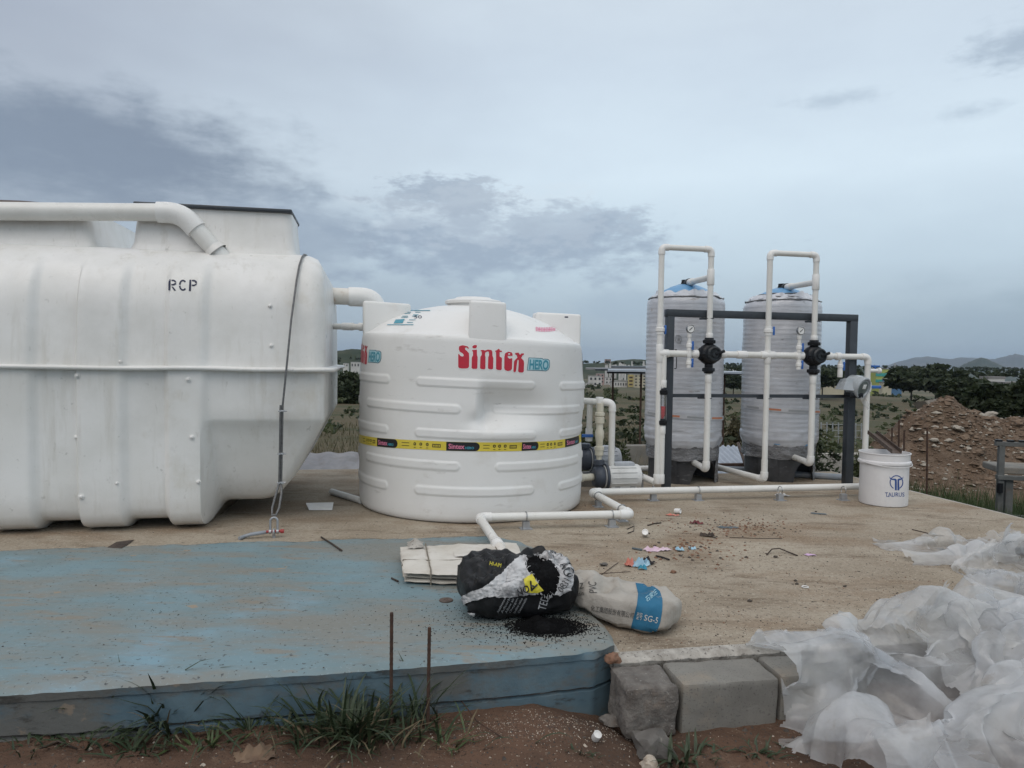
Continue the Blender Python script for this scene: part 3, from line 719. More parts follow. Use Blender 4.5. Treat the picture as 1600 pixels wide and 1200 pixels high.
# wire rope, clips and shackle holding the tank down
def build_rope():
    anchor = G(428, 829, .05); th = TH('tie_down_rope', G(426, 835, 0), 'steel wire rope strapped over the end of the large ribbed tank', 'wire rope')
    p = [t_pt(-.16, 2.1, 1.80), t_pt(-.165, 1.72, 2.028), t_pt(-.17, .48, 2.030), t_pt(-.175, .37, 2.018), t_pt(-.18, .27, 1.985), t_pt(-.19, .165, 1.91), t_pt(-.20, .085, 1.80), t_pt(-.225, -.03, 1.5), t_pt(-.25, -.078, 1.165), t_pt(-.275, -.075, .9)]
    low = t_pt(-.285, -.06, .35); eye = anchor+Vector((0, 0, .11))
    p += [low.lerp(p[-1], .5), low]
    th.part('rope', MB().tube(p, .0075, 8), 'rope_steel', True)
    th.part('rope_tail', MB().tube([p[-3]+Vector((-.013, -.008, .0)), p[-2]+Vector((-.012, -.008, 0)), low+Vector((-.012, -.008, 0))], .0075, 8), 'rope_steel', True)
    a = low; L_ = [a, a.lerp(eye, .35)+AX*.018, a.lerp(eye, .8)+AX*.024, eye+AX*.012-Vector((0, 0, .004)), eye-AX*.012-Vector((0, 0, .004)), a.lerp(eye, .8)-AX*.022, a.lerp(eye, .35)-AX*.018, a-AX*.012]
    th.part('rope_eye', MB().tube(L_, .008, 8), 'rope_steel', True)
    for (t, q) in ((p[-3].lerp(p[-2], .15), .02), (p[-2].lerp(low, .25), .02), (low, .02)):
        m = MB(); m.bbox(t-BX*.006, (.034, .022, .014), .003, AX, BX); 
        for s in (-1, 1): m.tube([t+AX*(s*.012)-BX*.02, t+AX*(s*.012)+BX*.02], .004, 8); m.lathe([(.0075, 0), (.0075, .008)], t+AX*(s*.012)-BX*.026, 6, BX)
        m.tube([t-AX*.03, t+AX*.03], .006, 8)
        th.part('rope_clip', m, 'galv', True)
    m = MB(); b = anchor
    arc_ = [b+AX*(.024*math.cos(R(a)))+Vector((0, 0, .065+.026*math.sin(R(a)))) for a in range(-10, 191, 20)]
    m.tube([b+AX*.024-Vector((0, 0, .012))]+arc_+[b-AX*.024-Vector((0, 0, .012))], .008, 10)
    for s in (-1, 1): m.lathe([(.016, -.008), (.016, .008)], b+AX*(.024*s)-Vector((0, 0, .006)), 14, AX)
    sh = th.part('shackle', m, 'galv', True)
    th.part('shackle_pin', MB().tube([b-AX*.05-Vector((0, 0, .006)), b+AX*.05-Vector((0, 0, .006))], .0085, 10).lathe([(.014, 0), (.014, .022)], b+AX*.044-Vector((0, 0, .006)), 10, AX), 'red_paint', True, under=sh)
    th.part('anchor_eye', MB().tube([b+Vector((0, 0, -.06)), b+Vector((0, 0, -.006))], .011, 10).tube([b+BX*(.02*math.cos(R(a)))+Vector((0, 0, -.01+.02*math.sin(R(a)))) for a in range(0, 360, 30)], .007, 8, closed=True), 'galv', True)
    # blue hose leading to it
    h = TH('hose_offcut', G(395, 838, 0), 'short grey-blue hose beside the shackle on the slab', 'hose')
    pts = [G(418, 831, .035), G(405, 833, .035), G(392, 835, .030), G(382, 838, .016), G(374, 841, .014)]
    h.part('hose', MB().tube(pts, .0125, 10), 'grey_pvc', True)
build_rope()

# ------------------------------------------------------------------ round water tank with dents
TC = DY(738, 600, 6.36); TC.z = 0; TR = .97
RP = [(0, .915), (.008, .945), (.03, .962), (.10, .968), (.5, .972), (.9, .970), (1.25, .960), (1.38, .952), (1.40, .946)]
DOME = [(.946, 1.40), (.940, 1.412), (.925, 1.420), (.90, 1.432), (.80, 1.497), (.70, 1.555), (.58, 1.610), (.45, 1.652), (.32, 1.682), (.22, 1.695), (.19, 1.697)]
ROWS = [(1.06, 41), (.865, 6), (.675, 41), (.435, 6), (.245, 41)]
def slot(th, z):
    h = 0
    for z0, g in ROWS:
        dz = abs(z-z0)
        if dz > .06: continue
        t = ((th-g) % 72)-36                     # centre of strip at 0
        dx = max(0, abs(t)-26.2)*math.pi/180*TR; d = math.hypot(dx, dz)
        h = max(h, .0075*(1-smooth(.027, .0355, d))); 
    return h
def tilt(x, z): return -.036*max(-1, min(1, x/TR))*min(1, z/1.4)
def dent(th, z):
    a = smooth(4.5, 10, th)*(1-smooth(11, 50, th))*math.exp(-((z-.885)/.125)**2)
    b = math.exp(-((th-9)/6.)**2)*math.exp(-((z-.80-.004*(th-9))/.055)**2)
    c = math.exp(-((th-20)/16.)**2)*math.exp(-((z-.70)/.07)**2)
    e = math.exp(-((th+32)/22.)**2)*math.exp(-((z-1.02)/.20)**2)
    g = math.exp(-((th-78)/20.)**2)*(.014*math.exp(-((z-1.0)/.13)**2)-.016*math.exp(-((z-.62)/.12)**2))
    return g-.135*a-.045*b+.030*c-.010*e+.004*nz(th*.03, z*2, 3.)
def tank_surf(th, z, off=0.0):
    r = lerp_tab(RP, z)+slot(th, z)+dent(th, z)+off; x = math.sin(R(th))*r
    return Vector((TC.x+x, TC.y-math.cos(R(th))*r, z+tilt(x, z)))
def dome_surf(th, q, off=0.0):
    i = min(len(DOME)-2, int(q)); f = q-i; r = DOME[i][0]*(1-f)+DOME[i+1][0]*f; z = DOME[i][1]*(1-f)+DOME[i+1][1]*f; x = math.sin(R(th))*r
    return Vector((TC.x+x, TC.y-math.cos(R(th))*r, z+tilt(x, z)+off))
def tank_px(px, py):
    """where the sight line meets the wall: (angle, height)"""
    d = ray(px, py); d = d/d.y; rr = .968
    a = d.x*d.x+1; b = 2*((CAM.x-TC.x)*d.x-(TC.y)); c = (CAM.x-TC.x)**2+TC.y**2-rr*rr; disc = max(b*b-4*a*c, 0); t = (-b-math.sqrt(disc))/(2*a)
    p = CAM+d*t; x = p.x-TC.x; th = math.degrees(math.atan2(x, TC.y-p.y)); z = p.z
    for _ in range(3): z = p.z-tilt(x, z)
    return th, z
def dome_px(px, py, off=.004):
    d = ray(px, py); d = d/d.y; t = TC.y-1.0
    while t < TC.y+1:
        p = CAM+d*t; x = p.x-TC.x; r = math.hypot(x, p.y-TC.y); z = p.z-tilt(x, 1.5)
        if r < .946:
            zr = lerp_tab([(a, b) for a, b in reversed(DOME)], r)
            if z < zr: break
        t += .004
    return Vector((p.x, p.y, p.z+off))
def build_tank():
    th = TH('water_tank', TC, 'round white plastic water tank with dented side and yellow tape band', 'water tank')
    ths = list(np.arange(-112, 112.01, .5))+list(np.arange(115, 247, 3.0)); n = len(ths)
    zs = sorted(set([0, .004, .008, .016, .03, .06, .1, .14, .18]+list(np.arange(.2, 1.36, .0085))+[1.37, 1.385, 1.395, 1.40]))
    rows = [[tank_surf(a, z) for a in ths] for z in zs]+[[dome_surf(a, q) for a in ths] for q in np.arange(.34, len(DOME)-.99, .33)]
    m = MB().add([p for r in rows for p in r], [(j*n+i, j*n+(i+1) % n, (j+1)*n+(i+1) % n, (j+1)*n+i) for j in range(len(rows)-1) for i in range(n)])
    m.f.append(tuple(range(n-1, -1, -1))); m.f.append(tuple((len(rows)-1)*n+k for k in range(n)))
    body = th.part('body', m, 'tank', True, 60)
    # lifting lugs
    for k in range(4):
        th0 = 10+90*k; bm = bmesh.new(); bmesh.ops.create_cube(bm, size=1.0)
        for v in bm.verts:
            tp = 1 if v.co.z > 0 else 1.06; v.co = Vector((v.co.x*.285*tp, v.co.y*.40, v.co.z*.42))
        bmesh.ops.bevel(bm, geom=list(bm.edges), offset=.022, segments=3, profile=.5, affect='EDGES')
        bmesh.ops.subdivide_edges(bm, edges=[e for e in bm.edges if abs(e.verts[0].co.x-e.verts[1].co.x) > .1], cuts=8)
        bm.verts.index_update(); vs = []
        for v in bm.verts:
            rr = .752+v.co.y-.007*max(0, v.co.z); a = th0+math.degrees(v.co.x/.95); z = 1.475+v.co.z
            if v.co.z < 0 and v.co.y > .1: rr = min(rr, .945)
            x = math.sin(R(a))*rr; vs.append((TC.x+x, TC.y-math.cos(R(a))*rr, z+tilt(x, 1.4)))
        mm = MB().add(vs, [[v.index for v in f.verts] for f in bm.faces]); bm.free()
        th.part('lifting_lug', mm, 'tank', True, 50)
    top = Vector((TC.x, TC.y, 1.69))
    th.part('lid', MB().lathe([(.225, 0), (.225, .028), (.245, .03), (.248, .052), (.238, .062), (.16, .078), (.15, .088), (.06, .092), (.01, .093)], top, 48), 'tank', True, 40)
    # printed tape round the waist
    def tz(a): return lerp_tab([(-110, .545), (-70, .551), (-20, .584), (8, .590), (40, .590), (75, .594), (110, .59)], a)
    H2 = .034
    m = MB(); aa = list(np.arange(-112, 112.01, .75))
    rows = [[tank_surf(a, tz(a)+h, .0022) for a in aa] for h in (-H2, -H2/2, 0, H2/2, H2)]
    n = len(aa); m.add([p for r in rows for p in r], [(j*n+i, j*n+i+1, (j+1)*n+i+1, (j+1)*n+i) for j in range(4) for i in range(n-1)])
    tape = th.part('tape_band', m, 'tape_yellow', True, 80)
    def on_tape(off): return lambda a, h: tank_surf(a, tz(a)+h, off)
    dk = []; pk = []; tl = []; ic = []; icw = []
    for (p0, p1) in ((590.5, 622), (697.5, 749.5), (814.5, 840.5), (882.5, 906.2)):
        a0, a1 = tank_px(p0, 697)[0], tank_px(p1, 697)[0]; w = a1-a0; rr = min(w*.18, 2.1)
        pol = [(a0, -H2*.97), (a1-rr, -H2*.97)]+[(a1-rr+rr*math.sin(R(t)), -H2*.97*math.cos(R(t))) for t in range(15, 180, 15)]+[(a1-rr, H2*.97), (a0, H2*.97)]
        th.part('tape_panel', lay(poly_tris(pol), on_tape(.0034), 2.0), 'ink_black', under=tape)
        tr, tw, t_h = text_tris('Sintex', .02); pk += [[(a0+w*.07+a/tw*w*.48, -.019+b/t_h*.038) for a, b in t] for t in tr]
        tr, tw, t_h = text_tris('HERO', .03); tl += [[(a0+w*.57+a/tw*w*.26, -.019+b/t_h*.019) for a, b in t] for t in tr]
    for (q0, q1) in ((567, 590), (624, 696), (751, 813), (841, 882)):
        for f in (.34, .47, .61):
            a = tank_px(q0+(q1-q0)*f, 697)[0]; rr = .68 if abs(a) < 60 else 1.0
            ic += poly_tris([(a+rr*math.cos(R(t)), .006+.012*math.sin(R(t))) for t in range(0, 360, 30)]); ic += rect_tris(a-.5, -.022, a+.5, -.018)
            icw += poly_tris([(a+rr*.45*math.cos(R(t)), .006+.005*math.sin(R(t))) for t in range(0, 360, 60)])
        a = tank_px(q0+(q1-q0)*.72, 697)[0]; b = tank_px(q0+(q1-q0)*.90, 697)[0]; ic += rect_tris(a, -.013, b, .013)
        for k in range(5): icw += rect_tris(a+(b-a)*(.12+.17*k), -.008, a+(b-a)*(.22+.17*k), .008)
        a = tank_px(q0+(q1-q0)*.06, 697)[0]; b = tank_px(q0+(q1-q0)*.22, 697)[0]
        for hh in (-.012, .010): ic += rect_tris(a, hh, b, hh+.004)
    th.part('tape_print', lay(pk, on_tape(.0044), 2.0), 'ink_pink', under=tape)['kind'] = 'stuff'
    th.part('tape_print', lay(tl, on_tape(.0044), 2.0), 'ink_teal', under=tape)['kind'] = 'stuff'
    th.part('tape_print', lay(ic, on_tape(.0036), 2.0), 'ink_black', under=tape)['kind'] = 'stuff'
    th.part('tape_print', lay(icw, on_tape(.0046), 2.0), 'tape_yellow', under=tape)['kind'] = 'stuff'
    # big logo (letter outlines in enlarged picture units) and its neighbours round the tank
    LT = [[(150, 190), (175, 178), (205, 172), (250, 182), (276, 190), (290, 215), (280, 225), (262, 205), (245, 203), (236, 213), (238, 230), (262, 252), (290, 282), (295, 330), (292, 470), (280, 488), (250, 496), (190, 496), (152, 488), (140, 470), (140, 300), (150, 290), (170, 318), (195, 330), (213, 324), (217, 306), (200, 285), (160, 262), (148, 230)],
          [(337, 190), (360, 170), (392, 168), (404, 180), (400, 200), (382, 218), (355, 216), (340, 206)],
          [(335, 240), (402, 234), (404, 310), (413, 342), (408, 490), (395, 501), (345, 501), (327, 488), (330, 345), (347, 310), (345, 258), (335, 254)],
          [(455, 240), (490, 237), (518, 246), (555, 232), (605, 238), (620, 260), (620, 320), (632, 350), (628, 495), (612, 507), (570, 505), (555, 490), (560, 340), (572, 310), (569, 262), (545, 260), (520, 276), (516, 310), (523, 340), (520, 495), (505, 508), (460, 503), (445, 490), (450, 335), (469, 305), (468, 258), (455, 255)],
          [(660, 248), (685, 240), (703, 222), (720, 226), (724, 244), (755, 250), (752, 266), (722, 268), (721, 330), (752, 348), (748, 505), (735, 519), (690, 516), (668, 502), (670, 268), (660, 263)],
          [(802, 280), (845, 262), (888, 270), (903, 295), (900, 320), (836, 320), (832, 336), (850, 357), (897, 353), (890, 500), (870, 525), (830, 532), (792, 517), (782, 492), (785, 340), (792, 300)],
          [(938, 280), (985, 275), (1002, 303), (1014, 303), (1024, 286), (1064, 286), (1062, 300), (1040, 316), (1020, 350), (1055, 385), (1060, 420), (1055, 535), (1036, 553), (990, 550), (975, 535), (985, 378), (970, 374), (964, 400), (947, 530), (930, 550), (911, 540), (909, 520), (920, 400), (940, 370), (969, 346), (960, 312), (940, 300)]]
    HB = [(1125, 343), (1320, 352), (1330, 366), (1345, 360), (1395, 364), (1420, 385), (1420, 470), (1400, 515), (1360, 535), (1320, 530), (1098, 522)]
    px = lambda a, b: (700+a*.1125, 520+b*.1125)
    def to_ta(tris): return [[tank_px(*px(*p)) for p in t] for t in tris]
    red = to_ta([t for p in LT for t in poly_tris(p)]); wh = to_ta([t for p in LT for t in poly_tris(grow(p, 11))])
    ctr = to_ta(poly_tris([(842, 287), (866, 284), (864, 301), (840, 303)]))
    hb0 = to_ta(poly_tris(HB)); hb1 = to_ta(poly_tris(grow(HB, -9))); hb2 = to_ta(poly_tris(grow(HB, -14)))
    tr = text_in('HERO', 1128, 372, 1400, 512, bold=.035, shear=.14); hero = to_ta([[(a, b+(a-1128)*.035-3) for a, b in t] for t in tr])
    def put(tris, mat, off, sh, name='printed_logo', flt=None):
        ts = [[(a+sh, z-(.0 if sh == 0 else .0)) for a, z in t] for t in tris]
        # keep triangle edges short against the curved, dented wall (degrees ~ 17 mm)
        sc = 57.3/TR; m = lay([[(a/sc, z) for a, z in t] for t in ts], lambda a, z: tank_surf(a*sc, z, off), .02)
        th.part(name, m, mat)
    for sh in (0, -87, 87):
        for tris, mat, off in ((wh, 'ink_white', .0015), (red, 'ink_red', .0026), (ctr, 'ink_white', .0036), (hb0, 'ink_darkteal', .0016), (hb1, 'ink_paleteal', .0024), (hero, 'ink_teal', .0036)): put(tris, mat, off, sh)
    # small print on the dome
    tr = []
    for (x0, y0, x1, y1) in ((632, 485.2, 672, 486.2), (605, 507.5, 646, 508.6)): tr += poly_tris([(x0, y0), (x1, y0), (x1, y1), (x0, y1)])
    tr += poly_tris([(618, 500), (632, 499), (629, 505.5), (615, 506)])
    random.seed(4)
    for k in range(9):
        y = 488+k*2.0
        for (x0, w) in ((634-k*1.7, 12), (649-k*1.6, 12)):
            if random.random() < .8: tr += poly_tris([(x0, y), (x0+w*random.uniform(.5, 1), y), (x0+w*.8-.5, y+.8), (x0-.5, y+.8)])
    th.part('dome_print', lay(tr, lambda x, y: dome_px(x, y), 4), 'ink_teal')
    th.part('dome_print', lay(text_in('50', 647, 493.5, 659, 498), lambda x, y: dome_px(x, y), 4), 'ink_navy')
    tr = []
    for k in range(17):
        x = 837+k*2.6; y = 511.5+1.2*math.sin(k*.28)-.2*k*.3; tr += poly_tris([(x, y), (x+1.5, y-.3), (x+2.0, y+6.5), (x+.4, y+6.8)])
        if k % 3: tr += poly_tris([(x, y+2.6), (x+2.6, y+2.4), (x+2.6, y+3.6), (x, y+3.8)])
    th.part('dome_print', lay(tr, lambda x, y: dome_px(x, y), 4), 'ink_pink')
    th.part('lug_mark', MB().box(DY(883, 497, TC.y+.02)+Vector((0, -.15, 0)), (.03, .004, .012)), 'ink_navy')
    return th
build_tank()

# pipes between the two tanks
def link_pipes():
    a = DY(490, 461.5, 6.72); b = DY(589, 463, 6.86); b.z = a.z; c = Vector((b.x, b.y, 1.52))
    th = TH('transfer_pipe', b, 'fat white pipe with elbow joining the large ribbed tank to the round tank', 'pipe')
    d = (b-a).normalized(); e = a.lerp(b, .58)
    th.part('pipe', MB().tube([a, e], .078, 24), 'pvc_old', True)
    pp = [e-d*.02, e+d*.0]+elbow(b, d, (c-b).normalized(), .15, 8)+[c]
    th.part('elbow', MB().tube(pp, [.086, .09]+[.09]*(len(pp)-2), 24), 'pvc_fit', True, 60)
    a = DY(520, 510, 6.5); b = DY(578, 511, 6.35)
    th = TH('overflow_pipe', b, 'thin white pipe stub between the two big tanks, below the fat pipe', 'pipe')
    th.part('pipe', MB().tube([a, b], .027, 14), 'pvc', True)
    th.part('coupling', MB().tube([DY(536, 510, 6.46), DY(552, 510.3, 6.42)], .034, 14), 'pvc_fit', True)
    th.part('coupling', MB().tube([DY(562, 510.6, 6.39), DY(569, 510.8, 6.37)], .036, 14), 'pvc_fit', True)
link_pipes()

# ------------------------------------------------------------------ filter station: frame, vessels, pipework
F0 = DY(1042, 700, 6.95); F0.z = 0
def PL(px, py, t=0.0):                   # on the upright plane through the frame, t metres behind it
    d = ray(px, py); n = BX; k = ((F0+BX*t-CAM).dot(n))/d.dot(n); return CAM+d*k
def S(px, z, t=0.0, py=600):
    p = PL(px, py, t); p.z = z; return p
def build_frame():
    th = TH('pipe_rack', F0, 'dark grey steel tube rack standing in front of the two wrapped vessels', 'rack')
    TOPZ = 1.745; xl = PL(1042, 640); xr = PL(1326, 640); w = (xr-xl).length
    th.part('post', MB().bbox(F0+Vector((0, 0, TOPZ/2)), (.072, .072, TOPZ), .004, AX, BX), 'frame_paint', True)
    q = F0+AX*w
    th.part('post', MB().bbox(q+Vector((0, 0, TOPZ/2)), (.085, .072, TOPZ), .004, AX, BX), 'frame_paint', True)
    c = F0+AX*(w/2); 
    th.part('top_bar', MB().bbox(c+Vector((0, 0, TOPZ-.035+.001)), (w+.088, .074, .070), .004, AX, BX), 'frame_paint', True)
    zl = PL(1180, 618.5).z
    th.part('lower_bar', MB().box(c+Vector((0, 0, zl))-BX*.02, (w-.05, .004, .034), AX, BX).box(c+Vector((0, 0, zl-.015)), (w-.05, .04, .004), AX, BX), 'frame_paint')
    for p in (F0, q): th.part('base_plate', MB().box(p+Vector((0, 0, .005)), (.16, .14, .01), AX, BX), 'frame_paint')
    for px in (1105, 1198, 1270):
        for z in (zl-.022, TOPZ-.082):
            if px == 1198 and z > 1: continue
            p = S(px, z, -.05); th.part('pipe_bracket', MB().box(p+BX*.035-AX*.02, (.10, .05, .016), AX, BX).tube([p+AX*(.036*math.cos(R(a)))-BX*(.036*math.sin(R(a))+.025) for a in range(0, 181, 20)], .004, 6), 'frame_paint', True)
    p = F0+AX*.045+Vector((0, 0, 1.27)); th.part('handle', MB().tube(pipe_path([p-BX*.03+Vector((0, 0, .09)), p-BX*.03+AX*.02+Vector((0, 0, .09)), p-BX*.03+AX*.02-Vector((0, 0, .09)), p-BX*.03-Vector((0, 0, .09))], .006), .0045, 6), 'black_plastic', True)
    return TOPZ, zl, q
TOPZ, ZL, FQ = build_frame()

def build_vessel(px, Y, label, seed):
    V = DY(px, 600, Y); V.z = 0; r0 = .402
    th = TH('filter_vessel', V, label, 'pressure vessel', 'wrapped filter vessels')
    rnd = random.Random(seed)
    # skirt with arched openings
    def skirt_top(a):
        for c0 in (28+seed*4, 208):
            d = abs(((a-c0+180) % 360)-180)
            if d < 30: return .0+.235*math.sqrt(max(0, 1-(d/30)**2))
        return 0.0
    m = MB(); n = 120; vs = []; fs = []
    rr = [(.352, 0.0), (.350, .13), (.346, .27)]
    for k in range(n):
        a = -180+360*k/n; lo = skirt_top(a)
        for j, f in enumerate((0, .35, .7, 1)): z = lo+(.29-lo)*f; vs.append((V.x+.352*math.sin(R(a)), V.y-.352*math.cos(R(a)), z))
        for j, f in enumerate((0, .35, .7, 1)): z = lo+(.29-lo)*f; vs.append((V.x+.338*math.sin(R(a)), V.y-.338*math.cos(R(a)), z))
    for k in range(n):
        b, c = k*8, ((k+1) % n)*8
        for j in range(3): fs.append((b+j, c+j, c+j+1, b+j+1)); fs.append((b+4+j, b+5+j, c+5+j, c+4+j))
        fs.append((b, b+4, c+4, c))
    m.add(vs, fs); th.part('skirt', m, 'skirt', True, 50)
    # dished blue vessel top and bottom, seen where the wrapping is open
    prof = [(.05, .20), (.20, .23), (.33, .29), (.385, .40), (.39, 1.80), (.375, 1.870), (.325, 1.935), (.25, 1.985), (.16, 2.030), (.09, 2.055)]
    th.part('shell', MB().lathe(prof, V, 56), 'vessel_blue', True, 60)
    # bubble-wrap film, wound round in level turns, puckered at the neck and foot
    zs = list(np.arange(.33, 1.85, .0105)); na = 120; rows = []
    TOPR = [(1.865, .394), (1.895, .378), (1.922, .350), (1.945, .320), (1.958, .295)]
    def rw(a, z):
        base = r0-(0 if z > .45 else .055*((.45-z)/.12)**1.6)
        turn = .0009*math.sin(z*130+.5*math.sin(R(a)*2+seed))+.002*nz(math.sin(R(a))*1.2, math.cos(R(a))*1.2, z*5+seed*7)
        fold = .016*max(0, nz(math.sin(R(a))*2.4+seed, math.cos(R(a))*2.4, z*4.5)-.22)
        low = (.010 if z < .55 else 0)*nz(a*.06, z*16, seed+3.)
        return base+turn+fold+low
    for z in zs: rows.append([(V.x+rw(a, z)*math.sin(R(a)), V.y-rw(a, z)*math.cos(R(a)), z) for a in np.arange(0, 360, 360/na)])
    for k, (z, r) in enumerate(TOPR):
        amp = .006+.006*k
        rows.append([(V.x+(r+amp*nz(a*.11, k*.8, seed))*math.sin(R(a)), V.y-(r+amp*nz(a*.11, k*.8, seed))*math.cos(R(a)), z+.012+amp*1.4*nz(a*.075, k*.6, seed+5.)) for a in np.arange(0, 360, 360/na)])
    m = MB().add([p for r in rows for p in r], [(j*na+i, j*na+(i+1) % na, (j+1)*na+(i+1) % na, (j+1)*na+i) for j in range(len(rows)-1) for i in range(na)])
    wrap = th.part('wrapping', m, 'wrap_dirty', True, 120)
    # bunched ruffs of film tied at the shoulder
    for k in range(5 if seed == 2 else 2):
        zc = 1.905+.018*k; rb = .385-.030*k
        pts = [(V.x+(rb+.010*nz(a*.05, k, seed))*math.sin(R(a)), V.y-(rb+.010*nz(a*.05, k, seed))*math.cos(R(a)), zc+.016*nz(a*.045, k*2., seed+8.)) for a in range(0, 360, 6)]
        th.part('film_ruff', MB().tube(pts, [.0075+.005*nz(i*.5, k, 2.) for i in range(60)], 6, closed=True), 'wrap_dirty' if k % 2 else 'wrap_loose', True, 180, under=wrap)
    # loose torn film hanging over the foot
    rows = []; zz = np.linspace(.42, .245, 12)
    for j, z in enumerate(zz):
        f = j/11; row = []
        for a in np.arange(-170, 190, 3.0):
            r = .372+.004+.020*f*nz(a*.05, z*6, seed+1.)+.012*nz(a*.14, z*22, seed+4.); r = max(r, .357)
            row.append((V.x+r*math.sin(R(a)), V.y-r*math.cos(R(a)), z-(.05*nz(a*.035, 1., seed) if f > .6 else 0)*f))
        rows.append(row)
    n = len(rows[0]); m = MB().add([p for r in rows for p in r], [(j*n+i, j*n+(i+1) % n, (j+1)*n+(i+1) % n, (j+1)*n+i) for j in range(11) for i in range(n)])
    th.part('loose_film', m, 'wrap_loose', True, 180, under=wrap)
    for s in ((-52, -20, .30), (52, 74, .31)):
        rows = []
        for j in range(9):
            z = .29-.29*j/8; row = []
            for i in range(10):
                a = s[0]+(s[1]-s[0])*i/9+3*nz(z*8, i*.3, seed); r = .360+.014*nz(a*.2, z*12, seed+6.)+.01; row.append((V.x+r*math.sin(R(a)), V.y-r*math.cos(R(a)), max(z, .004)))
            rows.append(row)
        th.part('loose_film', MB().add([p for r in rows for p in r], [(j*10+i, j*10+i+1, (j+1)*10+i+1, (j+1)*10+i) for j in range(8) for i in range(9)]), 'wrap_loose' if s[0] > 0 else 'skirt', True, 180, under=wrap)
    # printed tape strip round the film
    z0 = .69 if seed == 1 else .755
    def strip(a0, a1, d0, d1, off, mat, name):
        rows = [[(V.x+(rw(a, z0)+off+.004)*math.sin(R(a)), V.y-(rw(a, z0)+off+.004)*math.cos(R(a)), z0+h-.0003*a) for a in np.arange(a0, a1+.1, 2.)] for h in (d0, d1)]
        n = len(rows[0]); return th.part(name, MB().add(rows[0]+rows[1], [(i, i+1, n+i+1, n+i) for i in range(n-1)]), mat, True, 180, under=wrap)
    strip(-84, 84, -.022, .022, .005, 'wrap_strip', 'tape_strip')
    for (a0, a1, mat) in ((-74, -50, 'ink_grey'), (-36, -18, 'ink_orange'), (-8, 24, 'ink_grey'), (30, 58, 'ink_orange'), (64, 76, 'ink_grey')):
        strip(a0, a1, -.010, .009, .0075, mat, 'tape_mark')
    # black top fitting
    t = V+Vector((0, 0, 2.045)); th.part('top_fitting', MB().lathe([(.085, 0), (.085, .012), (.055, .02), (.048, .05), (.05, .06)], t, 24), 'black_plastic', True, 40)
    return V, th
mk('wrap_strip', (.60, .605, .62), (.54, .545, .56), .4, 20)
V1, tv1 = build_vessel(1068.5, 7.65, 'film-wrapped filter vessel nearer the round tank, neck wrapping smooth', 1)
V2, tv2 = build_vessel(1219, 7.88, 'film-wrapped filter vessel nearer the bucket, with crumpled film at its neck', 2)
# pen-drawn circle sign on the first wrapping
def vmark():
    m = MB(); c = DY(1060.5, 530, 7.0)
    def onv(px, py):
        d = ray(px, py); d = d/d.y; rr = .412; a = d.x*d.x+1; b = 2*((-V1.x)*d.x-V1.y); cc = V1.x**2+V1.y**2-rr*rr; t = (-b-math.sqrt(max(0, b*b-4*a*cc)))/(2*a); return CAM+d*t
    m.tube([onv(1060+5.2*math.cos(R(a)), 529.5+6.2*math.sin(R(a))) for a in range(0, 360, 20)], .003, 5, closed=True)
    m.tube([onv(1060, 525), onv(1060.4, 534)], .003, 5); m.tube([onv(1056.5, 529), onv(1063.5, 528)], .003, 5); m.tube([onv(1058, 532), onv(1061, 529), onv(1062, 532)], .0025, 5)
    tv1.part('pen_mark', m, 'ink_grey')
vmark()

def multiport(th, p):
    """black multiport valve: body, front cap ring and four union necks"""
    f = -BX; m = MB()
    m.lathe([(.03, -.07), (.075, -.062), (.098, -.035), (.105, 0), (.100, .03), (.082, .055), (.06, .06)], p, 28, f)
    body = th.part('valve_body', m, 'black_plastic', True, 45)
    q = p+f*.055+AX*.028
    th.part('cap_ring', MB().lathe([(.072, 0), (.075, .012), (.062, .024), (.055, .024), (.055, .012), (.035, .012), (.03, .022), (.005, .022)], q, 28, f), 'cap_grey', True, 35, under=body)
    th.part('cap_lever', MB().bbox(q+AX*.05+f*.02+Vector((0, 0, .015)), (.10, .022, .028), .006, (AX*.94+Vector((0, 0, .34))), BX, (Vector((0, 0, .94))-AX*.34)), 'black_plastic', True, under=body)
    for d, l in ((Vector((0, 0, 1)), .155), (Vector((0, 0, -1)), .185), (-AX, .115), (AX, .115)):
        m = MB().lathe([(.04, .06), (.04, l-.055), (.060, l-.052), (.062, l-.040), (.062, l-.022), (.052, l-.018), (.044, l-.01), (.044, l)], p, 10, d)
        th.part('union_neck', m, 'black_plastic', True, 30, under=body)
mk('cap_grey', (.028, .032, .036), (.02, .023, .026), .35, 20, spec=.3)
def handle_valve(th, p, d, rad, side, name='ball_valve'):
    """small white ball valve with a blue lever"""
    d = Vector(d).normalized(); side = Vector(side)
    b = th.part(name, MB().lathe([(rad*1.25, -.045), (rad*1.25, -.02), (rad*1.6, -.014), (rad*1.6, .014), (rad*1.25, .02), (rad*1.25, .045)], p, 14, d), 'pvc_fit', True, 40)
    o = d.cross(side).normalized()
    th.part('lever', MB().bbox(Vector(p)+side*(rad*1.9), (.085, .018, .020), .005, d, o, side).lathe([(.012, rad*1.2), (.012, rad*1.95)], p, 10, side), 'blue_plastic', True, under=b)

